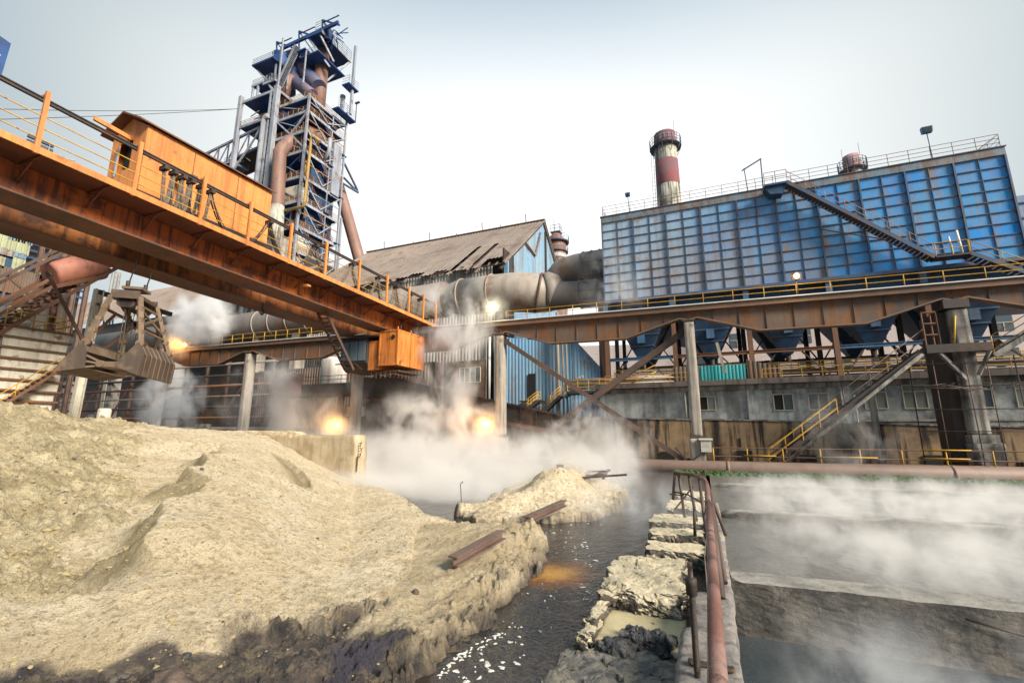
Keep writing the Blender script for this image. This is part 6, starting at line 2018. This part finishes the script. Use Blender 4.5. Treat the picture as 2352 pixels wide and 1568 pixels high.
# zigzag stairs on the right face
for i, (za, zb) in enumerate(zip(FD[:8], FD[1:])):
    ya, yb = (61.2, 66.0) if i % 2 == 0 else (64.5, 69.5)
    b = MB()
    for dx in (.35, 1.15): b.beam((TX1 - dx, ya, za - .1), (TX1 - dx, yb, zb + .05), .12, .3)
    n_ = int((za - zb) / .25)
    for k in range(n_):
        t_ = (k + .5) / n_
        b.box(TX1 - 1.1, TX1 - .4, ya + (yb - ya) * t_ - .13, ya + (yb - ya) * t_ + .13, za + (zb - za) * t_ - .04, za + (zb - za) * t_)
    fl = b.build('stair_flight', M['tower_blue'], g)
    b = MB()
    for q_ in (.55, 1.1): b.tube([(TX1 - .32, ya, za + q_), (TX1 - .32, yb, zb + q_)], .05, 4)
    for k in range(6): b.tube([(TX1 - .32, ya + (yb - ya) * k / 5, za + (zb - za) * k / 5), (TX1 - .32, ya + (yb - ya) * k / 5, za + (zb - za) * k / 5 + 1.1)], .045, 4)
    b.build('handrail', M['tower_rail'], fl)
    yl = yb + .2
    MB().box(TX1 - 1.6, TX1 + .3, yl, yl + 1.5, zb + .02, zb + .15).build('stair_landing', M['tower_blue'], g)
# upper works


def z3y(y, *pts): return [ony(y, *Z3(*p)) for p in pts]


MB().box(-88.2, -81.6, 59.5, 64.5, 82.8, 83.2).build('bleeder_deck', M['tower_blue'], g)
rails(MB(), [(-88.1, 59.6, 83.2), (-81.7, 59.6, 83.2)], 1.3, 1.4, .05, 3, 4).build('deck_railing', M['tower_pale'], g)
MB().lathe(-83.6, 63, [(1.5, 83), (1.9, 84.2), (1.9, 85.6), (1.5, 86.4), (1.9, 86.8)], 22).build('bleeder_valve', M['tower_blue'], g)
MB().lathe(-80.6, 64, [(1.2, 80.5), (1.8, 81.5), (1.8, 84.0), (1.2, 85)], 22).build('bleeder_valve', M['tower_blue'], g)
for (a, b_) in [((-82.3, 61, 75.2), (-82.3, 61, 82.6)), ((-87.6, 60.5, 82.5), (-82.3, 61, 76)), ((-82.3, 61, 75.2), (-82.0, 66, 82.6)), ((-80.2, 60.4, 75), (-80.2, 60.4, 88))]:
    MB().beam(a, b_, .3, .3).build('strut', M['tower_pale'], g)
deck(-88.5, -82.5, 60.3, 64, 78.6, True, .3, 'tower_pale')
for x in (-88.2, -86.6): MB().beam((x, 60.5, 75), (x, 60.5, 78.4), .4, .4).build('strut', M['tower_pale'], g)
MB().beam((-84, 60.4, 78.3), (-81.5, 60.4, 75.1), .4, .4).build('strut', M['tower_pale'], g)
deck(-84.5, -80.8, 60, 62.5, 77.6, True, .3, 'tower_pale')
# upper stair
b = MB()
A, B = Vector((-80.9, 60.6, 76.6)), Vector((-76.5, 60.6, 85.2))
for dy in (0, 1.2): b.beam(A + Vector((0, dy, 0)), B + Vector((0, dy, 0)), .16, .5)
for k in range(26):
    p = A.lerp(B, (k + .5) / 26); b.box(p.x - .2, p.x + .2, p.y + .05, p.y + 1.15, p.z - .05, p.z + .02)
b.build('stair_flight', M['tower_pale'], g)
ua = z3y(66, (768, 250))[0]
MB().tube([(ua.x, 66, 70), (ua.x, 66, ua.z)], 1.42, 28).build('uptake_pipe', M['tower_pipe'], g)
MB().lathe(ua.x, 66, [(1.5, 69.6), (2.0, 70.0), (2.0, 70.6), (1.45, 72)], 24).build('uptake_collar', M['tower_rail'], g)
MB().tube(z3y(65, (548, 500), (548, 400), (552, 330), (568, 290), (595, 280), (620, 300), (640, 345), (668, 390), (705, 430), (740, 470)), 1.65, 26).build('gooseneck_pipe', M['tower_pipe_blue'], g)
MB().tube(z3y(63, (520, 560), (540, 470), (575, 400)), .95, 20).build('gooseneck_pipe', M['tower_pipe'], g)
MB().tube(z3y(64, (700, 520), (640, 470), (600, 440), (575, 370)), 1.3, 20).build('gooseneck_pipe', M['tower_pipe_blue'], g)
# high deck and monorail
hx0_, hx1_, hyA, hyB = -75.0, -70.7, 62.0, 71.2
MB().box(hx0_, hx1_, hyA, hyB, 87.6, 88.1).build('high_deck', M['tower_blue'], g)
MB().box(hx0_ - .1, hx1_ + .1, hyA - .1, hyA + .12, 87.4, 88.3).build('edge_beam', M['tower_blue'], g)
MB().box(hx1_ - .1, hx1_ + .15, hyA + .13, hyB, 87.4, 88.3).build('edge_beam', M['tower_pale'], g)
MB().box(-76.5, -71.0, 62, 70, 82.8, 83.1).build('high_deck', M['tower_blue'], g)
MB().box(-80, -74.5, 61.5, 65, 84.2, 84.5).build('high_deck', M['tower_blue'], g)
for x in (-79.5, -74.6): MB().beam((x, 62, 76), (x, 62, 84.2), .25, .25).build('strut', M['tower_pale'], g)
rails(MB(), [(-76.5, 62.1, 83.1), (-72, 62.1, 83.1)], 1.3, 1.4, .05, 3, 4).build('deck_railing', M['tower_pale'], g)
A, B = ony(62.5, *Z3(505, 232)), ony(62.5, *Z3(862, 66))
MB().beam(A, B, .45, .75).build('monorail_beam', M['tower_blue'], g)
for (px, py0, py1) in ((478, 188, 300), (617, 122, 225), (762, 52, 120)):
    P0, P1 = ony(62.5, *Z3(px, py0)), ony(62.5, *Z3(px, py1))
    b = MB().beam(P0, P1, .26, .26).beam(P0, P0 + Vector((5.2, 0, -3.4)), .26, .3).beam(P0 + Vector((0, 0, -.8)), P0 + Vector((4.8, 0, -.7)), .18, .18).beam(P0, P0 + Vector((1.5, 3.5, -3.5)), .2, .2)
    b.build('monorail_frame', M['tower_blue'], g)
b = MB()
for k in range(16):
    P0 = ony(64, *Z3(800 + RND.uniform(-15, 55), 120 + RND.uniform(-30, 60)))
    Q0 = P0 + Vector((RND.uniform(-2.2, 2.2), RND.uniform(-1, 2), RND.uniform(-3, 3)))
    b.beam(P0, Q0, .15, .15)
P0 = ony(64, *Z3(800, 145))
b.lathe(P0.x, 64, [(.9, P0.z - 1.6), (1.1, P0.z), (.6, P0.z + 1.2)], 14)
b.build('winch_gear', M['tower_blue'], g)
rails(MB(), [(-72.5, hyA, 88.1), (hx1_, hyA, 88.1), (hx1_, hyB, 88.1)], 2.4, 1.6, .05, 4, 4).build('deck_railing', M['filter_rib'], g)
for (a, b_) in [((hx1_ - .2, hyB - .3, 87.5), (hx1_ - 2.5, 67, 80)), ((hx0_ + .4, hyA + .3, 87.5), (-70.5, 65, 81)), ((-71.5, hyA + .4, 87.5), (-69.5, 65, 82))]:
    MB().beam(a, b_, .35, .35).build('strut', M['tower_pale'], g)
MB().box(-67.6, -65.6, 66, 69, 76.2, 76.5).build('side_gallery', M['tower_blue'], g)
rails(MB(), [(-67.6, 66.05, 76.5), (-65.65, 66.05, 76.5), (-65.65, 69, 76.5)], 1.8, 1, .05, 3, 4).build('deck_railing', M['tower_pale'], g)
MB().box(-66.6, -66.1, 67.6, 68.1, 70, 87.4).build('column', M['tower_pale'], g)
# side gallery at the right
MB().box(TX1 + .1, TX1 + 1.9, 66, 71.5, 71.0, 71.3).build('side_gallery', M['tower_blue'], g)
rails(MB(), [(TX1 + 1.85, 66, 71.3), (TX1 + 1.85, 71.5, 71.3)], 2.2, 1.4, .055, 4, 4).build('deck_railing', M['tower_pale'], g)
MB().beam((TX1 + 1.8, 71.4, 71), (TX1 + 1.8, 71.4, 76), .14, .14).box(TX1 + 1.4, TX1 + 2.6, 71.2, 71.6, 75.9, 76.2).build('lamp_post', M['filter_rib'], g)
MB().lathe(TX1 + .9, 68, [(.45, 71.3), (.45, 75), (.6, 75.2), (.6, 75.6)], 12).build('small_tank', M['tower_pale'], g)
# pipes
MB().tube([(-82.0, 59.4, 0), (-82.0, 59.4, 67.0), (-81.6, 59.4, 67.8), (-80.6, 59.4, 67.9)], .52, 14).build('white_pipe', M['tower_pale'], g)
dp = [ony(y, *Z3(x, z)) for x, z, y in ((470, 1500, 58.8), (482, 1180, 58.8), (494, 930, 58.8), (497, 878, 58.9), (515, 850, 59.2), (560, 812, 60.5), (640, 768, 62.5), (690, 748, 64), (735, 768, 65.5), (775, 830, 67), (815, 930, 69.5), (850, 1050, 72), (905, 1230, 74), (975, 1480, 75), (1040, 1720, 76))]
MB().tube(dp, 1.27, 28).build('dust_pipe', M['tower_pipe'], g)
MB().tube([dp[0], dp[1].lerp(dp[0], .1)], 1.31, 28).build('white_sleeve', M['white_band'], g)
MB().box(dp[0].x - 3.2, dp[0].x + 2.6, 57.5, 63, 0, dp[0].z + 2.4).build('dust_hopper_house', M['corr_grey'], g)
MB().tube([ony(59.4, *Z3(*p)) for p in ((745, 808), (722, 786), (706, 778), (694, 786), (690, 810), (652, 1185), (645, 1208), (625, 1215), (530, 1235))], .28, 12).build('yellow_pipe', M['tower_yellow'], g)
MB().tube([ony(61, *Z3(*p)) for p in ((658, 925), (650, 1010))], .27, 10).build('yellow_pipe', M['tower_yellow'], g)
b = MB().tube([ony(60, *Z3(*p)) for p in ((812, 790), (806, 860), (772, 925))], .4, 10)
b.build('pale_duct', M['tower_pale'], g)
MB().box(TX1 - .6, TX1 + .2, 67.5, 69.8, 52, 64).build('pale_panel', M['tower_pale'], g)
MB().box(TX1 - 6, TX1 - 1.0, 60.5, 63.0, 47, 50.4).build('pale_cabin', M['bin_paint'], g)
MB().box(TX1 - 4.5, TX1 - .5, 61.0, 64.0, 36.6, 39.8).build('pale_cabin', M['bin_paint'], g)
b = MB()
for (a, b_) in [((TX1, 71, 57.5), (TX1 + .4, 75.5, 56)), ((TX1, 70.8, 61), (TX1 + .4, 75.2, 56.4)), ((TX1, 70.8, 56), (TX1 + .4, 75.2, 56))]: b.beam(a, b_, .35, .35)
b.build('side_jib', M['filter_rib'], g)
# skip incline reaching the tower from the left
A0, A1 = ony(62, *Z3(400, 735)), ony(62, *Z3(60, 900))
B0, B1 = ony(62, *Z3(420, 1000)), ony(62, *Z3(150, 950))
g2 = thing('charging_incline', 'dark lattice charging incline reaching the tower from the left', 'incline', A1)
d = (A1 - A0)
for y in (61, 66):
    P0, P1 = Vector((A0.x, y, A0.z)), Vector((A0.x, y, A0.z)) + d * 2.2
    MB().beam(P0, P1, .4, .5).build('chord', M['tower_pale'], g2)
    MB().beam(P0 + Vector((0, 0, -5)), P1 + Vector((0, 0, -5)), .4, .5).build('chord', M['tower_pipe_blue'], g2)
    for k in range(12):
        t_, t2 = k / 12, (k + 1) / 12
        a_, c2_ = P0.lerp(P1, t_), P0.lerp(P1, t2)
        MB().beam(a_, c2_ + Vector((0, 0, -5)), .22, .22).build('lacing', M['tower_pale'], g2)
        MB().beam(a_ + Vector((0, 0, -5)), a_, .22, .22).build('lacing', M['tower_pipe_blue'], g2)
P0, P1 = Vector((A0.x, 63.5, A0.z - 5)), Vector((A0.x, 63.5, A0.z - 5)) + d * 2.2
MB().beam(P0, P1, 4.6, .2).build('bed_plate', M['soot_steel'], g2)
MB().beam(P0 + Vector((0, 0, .8)), P1 + Vector((0, 0, .8)), .25, .3).beam(P0 + Vector((0, -1.5, .8)), P1 + Vector((0, -1.5, .8)), .25, .3).build('track_rail', M['rust_steel'], g2)
MB().box(-104, -70, 63, 72, 0, 36).build('furnace_base_house', M['corr_dark'], None, 'dark cast house at the foot of the blast furnace tower', 'building')
for i, (pa, lb) in enumerate([((-60, 249), 'upper overhead cable running left from the tower'), ((-60, 276), 'lower overhead cable running left from the tower')]):
    P0 = Vector((TX0 - .2, 60, 73.2))
    P1 = onx(-95, *pa)
    pts_ = [P0.lerp(P1, k / 10) - Vector((0, 0, (.5 if i == 0 else .3) * 4 * (k / 10) * (1 - k / 10))) for k in range(11)]
    MB().tube(pts_, .05, 4).build('overhead_cable', M['dark_cable'], None, lb, 'cable', 'overhead cables')

# ------------------------------------------------------------------ lit lamps


def lamp(label, x, y, z, r, mat, col, power, pole=None, arm=None):
    g = thing('flood_lamp', label, 'lamp', (x, y, z))
    MB().lathe(x, y + .1, [(.06, z + r * .9), (r * 1.25, z + r * .75), (r * 1.3, z + r * .9), (r * .8, z + r * 1.25), (.08, z + r * 1.6)], 18).build('hood', M['soot_steel'], g)
    MB().box(x - r * 1.2, x + r * 1.2, y + .12, y + .2, z - r * .9, z + r * .8).build('back_plate', M['rust_steel'], g)
    b = MB()
    for dx in (-1, 1): b.beam((x + dx * r * 1.1, y + .1, z - r * .8), (x + dx * r * 1.1, y - .1, z + r * .7), .03, .03)
    b.beam((x - r * 1.1, y + .1, z - r * .8), (x + r * 1.1, y + .1, z - r * .8), .04, .04)
    b.build('bracket', M['soot_steel'], g)
    me_ = MB()
    me_.lathe(x, y - .1, [(.02, z - r * .78), (r * .45, z - r * .66), (r * .72, z - r * .25), (r * .74, z + r * .25), (r * .5, z + r * .62), (.02, z + r * .74)], 18)
    me_.build('bulb', M[mat], g)
    if pole is not None: MB().tube([(x, y + .25, pole), (x, y + .25, z + r)], .04, 6).build('pole', M['rail_dark'], g)
    L = bpy.data.lights.new('lamp_light', 'POINT')
    L.color = col; L.energy = power; L.shadow_soft_size = r
    o = bpy.data.objects.new('lamp_light', L); o.location = (x, y - .12 - r * 2.5, z); C.objects.link(o)
    o.parent = g; o.location = (0, -.12 - r * 2.2, 0)


SOD, FLO = (1, .44, .07), (1, .82, .45)
lamp('glowing orange sodium lamp beside the end of the pit wall', -30.4, 32.6, 2.62, .30, 'sodium_glow', SOD, 210, 0)
lamp('glowing orange sodium lamp on the steamy concrete column', -15.5, 32.7, 2.68, .26, 'sodium_glow', SOD, 210, 0)
lamp('bright yellow-white floodlight on the runway rail below the gas main', -15.43, 33.5, 12.15, .26, 'flood_glow', FLO, 110, 11.1)
lamp('bright yellow-white floodlight on the runway rail before the blue filter wall', 6.35, 33.5, 12.08, .22, 'flood_glow', FLO, 90, 10.8)
lamp('hazy orange lamp on the far left of the runway beside the grab', -55.2, 33.6, 11.95, .33, 'sodium_glow', SOD, 200, 11.5)

# ------------------------------------------------------------------ steam


def steam(label, c, dims, dens, scale=.5, thr=.45, gain=4., shape='puff', sd=0, stretch=(1, 1, .8), col=(.98, .97, .96), zp=1.0, det=4, step=.7):
    t = NT('steam_volume')
    tc = t.n('ShaderNodeTexCoord')
    mp = t.n('ShaderNodeMapping'); mp.inputs['Scale'].default_value = (dims[0] * stretch[0], dims[1] * stretch[1], dims[2] * stretch[2]); mp.inputs['Location'].default_value = (sd * 13.7, sd * 5.1, sd * 3.3)
    t.l(tc.outputs['Object'], mp.inputs[0])
    n = t.n('ShaderNodeTexNoise'); n.inputs['Scale'].default_value = scale; n.inputs['Detail'].default_value = det; n.inputs['Roughness'].default_value = .66; n.inputs['Distortion'].default_value = .35
    t.l(mp.outputs[0], n.inputs['Vector'])
    dn = t.math('MULTIPLY', t.math('SUBTRACT', n.outputs['Fac'], thr), gain)
    cl_ = t.n('ShaderNodeClamp'); t.l(dn, cl_.inputs[0])
    if shape == 'puff':
        ln = t.n('ShaderNodeVectorMath', operation='LENGTH'); t.l(tc.outputs['Object'], ln.inputs[0])
        fall = t.ramp(t.math('ADD', ln.outputs['Value'], t.math('MULTIPLY', t.math('SUBTRACT', .5, n.outputs['Fac']), 1.1)), 1.0, .25)
    else:
        sp_ = t.n('ShaderNodeSeparateXYZ'); t.l(tc.outputs['Object'], sp_.inputs[0])
        zf = t.math('POWER', t.ramp(sp_.outputs['Z'], 1.0, -1.0), zp)
        ex = t.ramp(t.math('ABSOLUTE', sp_.outputs['X']), 1.0, .82)
        ey = t.ramp(t.math('ABSOLUTE', sp_.outputs['Y']), 1.0, .82)
        fall = t.math('MULTIPLY', zf, t.math('MULTIPLY', ex, ey))
    d = t.math('MULTIPLY', t.math('MULTIPLY', cl_.outputs[0], fall), dens)
    v = t.n('ShaderNodeVolumePrincipled')
    v.inputs['Color'].default_value = (*col, 1)
    v.inputs['Anisotropy'].default_value = .1
    t.l(d, v.inputs['Density'])
    t.l(v.outputs[0], t.out.inputs['Volume'])
    me_ = bpy.data.meshes.new('steam')
    me_.from_pydata([(x, y, z) for z in (-1, 1) for y in (-1, 1) for x in (-1, 1)], [], [(0, 2, 3, 1), (4, 5, 7, 6), (0, 1, 5, 4), (2, 6, 7, 3), (0, 4, 6, 2), (1, 3, 7, 5)])
    me_.materials.append(t.m)
    t.m.cycles.volume_step_rate = step
    o = bpy.data.objects.new('steam', me_); C.objects.link(o)
    o.location = c; o.scale = dims
    tag(o, label, 'steam', None, 'stuff')
    return o


def sp_(px, py, y): return tuple(ony(y, px, py))


WARM = (1.0, .965, .92)
steam('low white steam rolling over the far pool on the right', (14.2, 18.0, .12), (13.9, 8.8, .62), 1.15, 1.15, .44, 4.5, 'layer', 1, zp=2.0, stretch=(1, .75, .8), col=WARM, det=7)
steam('thin grey steam over the dark sump at the lower right', (5.5, 5.6, -.45), (5.2, 2.8, .55), .8, 1.0, .46, 5, 'layer', 2, zp=1.0, stretch=(1, .7, .8), det=6)
steam('thick warm steam rising from the lagoon in the middle', (-16, 24.0, .9), (13.5, 8.5, 1.7), .8, .55, .46, 7, 'layer', 3, zp=1.0, col=WARM, det=7)
steam('pale steam lying on the lagoon behind the heap', (-12.0, 18.8, .12), (5.5, 4.6, .58), 1.9, .7, .36, 3.5, 'layer', 18, zp=1.2, col=WARM, det=6)
steam('light steam drifting along the stream behind the island', (-1.9, 15.5, .15), (1.9, 3.6, .7), .6, 1.0, .47, 5, 'layer', 4, zp=.8, det=6)
steam('dense white puff of steam beside the hanging grab', sp_(465, 725, 31), (5.2, 2.2, 3.8), 1.8, .42, .45, 9, 'puff', 5, det=7)
steam('white billow of steam under the hanging grab', sp_(390, 920, 25), (4.2, 1.6, 3.2), 1.5, .55, .45, 9, 'puff', 6, det=7)
steam('tall wisp of steam climbing past the crane end', sp_(1030, 790, 32.4), (4.6, 1.2, 6.4), 1.3, .42, .47, 8, 'puff', 7, stretch=(1, 1, .55), det=7)
steam('steam cloud between the two sodium lamps', sp_(985, 985, 30.2), (7.0, 1.8, 3.2), 1.1, .5, .46, 8, 'puff', 8, col=WARM, det=7)
steam('wide veil of steam drifting before the furnace hall', sp_(660, 920, 30), (10, 1.8, 4.2), .95, .34, .46, 6, 'puff', 9, stretch=(.8, 1, .6), col=WARM, det=7)
steam('thin beige veil of steam hanging over the whole furnace hall', (-30, 31.6, 3.6), (17, .9, 4.6), .22, .22, .34, 3, 'puff', 17, stretch=(1, 1, .7), col=WARM, det=6)
steam('steam lit orange around the left sodium lamp', (-30.2, 32.0, 2.3), (2.2, 1.2, 1.8), .9, .7, .30, 3, 'puff', 10, det=5, step=.25)
steam('steam lit orange around the right sodium lamp', (-15.5, 32.2, 2.3), (2.0, 1.2, 1.9), .9, .7, .30, 3, 'puff', 14, det=5, step=.25)
steam('haze of steam around the far left runway lamp', (-55.2, 32.6, 11.6), (2.6, 1.4, 2.2), .8, .8, .30, 3, 'puff', 15, det=5, step=.25)
steam('thin steam around the floodlight below the gas main', (-15.4, 33.0, 12.1), (1.8, .9, 1.6), .45, .8, .32, 4, 'puff', 16, det=5, step=.25)
steam('wisp of steam before the retaining wall by the X braces', sp_(1330, 1000, 32.6), (5.5, .9, 2.8), 1.0, .6, .47, 7, 'puff', 11, det=7)
steam('wisp of steam rising by the pale concrete post', sp_(1940, 1000, 32.3), (3.4, .7, 3.0), .6, .5, .43, 4, 'puff', 12, det=7)
steam('faint steam at the left end of the blue filter house', sp_(1400, 640, 39.5), (4.5, 1.5, 5.0), .32, .4, .42, 4, 'puff', 13, det=6)

# ------------------------------------------------------------------ sky, sun, camera
w = bpy.data.worlds.new('World')
S.world = w
w.use_nodes = True
nt = w.node_tree
nt.nodes.clear()
out = nt.nodes.new('ShaderNodeOutputWorld')
bg = nt.nodes.new('ShaderNodeBackground')
sky = nt.nodes.new('ShaderNodeTexSky')
sky.sky_type = 'NISHITA'
sky.sun_disc = False
SUN_EL, SUN_AZ = 29, 112
sky.sun_elevation = math.radians(SUN_EL)
sky.sun_rotation = math.radians(SUN_AZ)
sky.air_density = 1.0
sky.dust_density = 3.0
sky.ozone_density = 0.0
bg.inputs[1].default_value = .1
# thin bright cloud sheet: hides the blue near the horizon and is brightest in the middle of the view
tcw = nt.nodes.new('ShaderNodeTexCoord')
sep = nt.nodes.new('ShaderNodeSeparateXYZ')
nt.links.new(tcw.outputs['Generated'], sep.inputs[0])
dotn = nt.nodes.new('ShaderNodeVectorMath'); dotn.operation = 'DOT_PRODUCT'
nt.links.new(tcw.outputs['Generated'], dotn.inputs[0])
gd = Vector(ray(1230, 520)).normalized()
dotn.inputs[1].default_value = gd
cr = nt.nodes.new('ShaderNodeValToRGB')
nt.links.new(dotn.outputs['Value'], cr.inputs[0])
els = cr.color_ramp.elements
for k, (p_, c3) in enumerate([(.55, (2.2, 2.95, 3.6)), (.68, (3.8, 4.25, 4.4)), (.78, (5.3, 5.55, 5.5)), (.90, (6.9, 7.05, 7.0)), (.97, (8.2, 8.2, 8.15))]):
    e = els[k] if k < 2 else els.new(p_)
    e.position = p_
    e.color = (*c3, 1)
cov = nt.nodes.new('ShaderNodeMapRange'); cov.interpolation_type = 'SMOOTHSTEP'
nt.links.new(sep.outputs['Z'], cov.inputs[0])
cov.inputs[1].default_value = .54; cov.inputs[2].default_value = .90
cov.inputs[3].default_value = .97; cov.inputs[4].default_value = .05
nzw = nt.nodes.new('ShaderNodeTexNoise'); nzw.inputs['Scale'].default_value = 2.2; nzw.inputs['Detail'].default_value = 6
nt.links.new(tcw.outputs['Generated'], nzw.inputs['Vector'])
md = nt.nodes.new('ShaderNodeMath'); md.operation = 'MULTIPLY_ADD'
nt.links.new(nzw.outputs['Fac'], md.inputs[0]); md.inputs[1].default_value = -.10
nt.links.new(cov.outputs[0], md.inputs[2])
mx = nt.nodes.new('ShaderNodeMix'); mx.data_type = 'RGBA'
nt.links.new(md.outputs[0], mx.inputs[0])
tint = nt.nodes.new('ShaderNodeMix'); tint.data_type = 'RGBA'
tint.inputs[0].default_value = .65
nt.links.new(sky.outputs[0], tint.inputs[6])
tint.inputs[7].default_value = (2.1, 3.5, 4.5, 1)
nt.links.new(tint.outputs[2], mx.inputs[6])
nt.links.new(cr.outputs[0], mx.inputs[7])
nt.links.new(mx.outputs[2], bg.inputs[0])
nt.links.new(bg.outputs[0], out.inputs[0])

sl = bpy.data.lights.new('sun', 'SUN')
sl.energy = 5.0
sl.angle = math.radians(22)
sl.color = (1, .93, .82)
so = bpy.data.objects.new('sun', sl)
C.objects.link(so)
az, el = math.radians(SUN_AZ), math.radians(SUN_EL)
sd = Vector((math.sin(az) * math.cos(el), math.cos(az) * math.cos(el), math.sin(el)))
so.rotation_euler = sd.to_track_quat('Z', 'Y').to_euler()
so.location = (20, -20, 60)

cam = bpy.data.cameras.new('camera')
cam.sensor_width = 36
cam.lens = 16
cam.clip_start = .05
cam.clip_end = 6000
co = bpy.data.objects.new('camera', cam)
C.objects.link(co)
co.location = (0, 0, H)
co.rotation_euler = (math.radians(90) + TH, 0, YA)
S.camera = co

S.render.engine = 'CYCLES'
S.view_settings.view_transform = 'Standard'
S.view_settings.look = 'None'
S.view_settings.exposure = .64
S.view_settings.gamma = 1.0
S.view_settings.use_curve_mapping = False
cy = S.cycles
cy.max_bounces = 8
cy.diffuse_bounces = 3
cy.glossy_bounces = 2
cy.transmission_bounces = 2
cy.volume_bounces = 5
cy.transparent_max_bounces = 16
cy.use_denoising = True
cy.volume_step_rate = 1.0
cy.volume_max_steps = 256
cy.use_adaptive_sampling = True
cy.adaptive_threshold = .015
cy.sample_clamp_indirect = 6
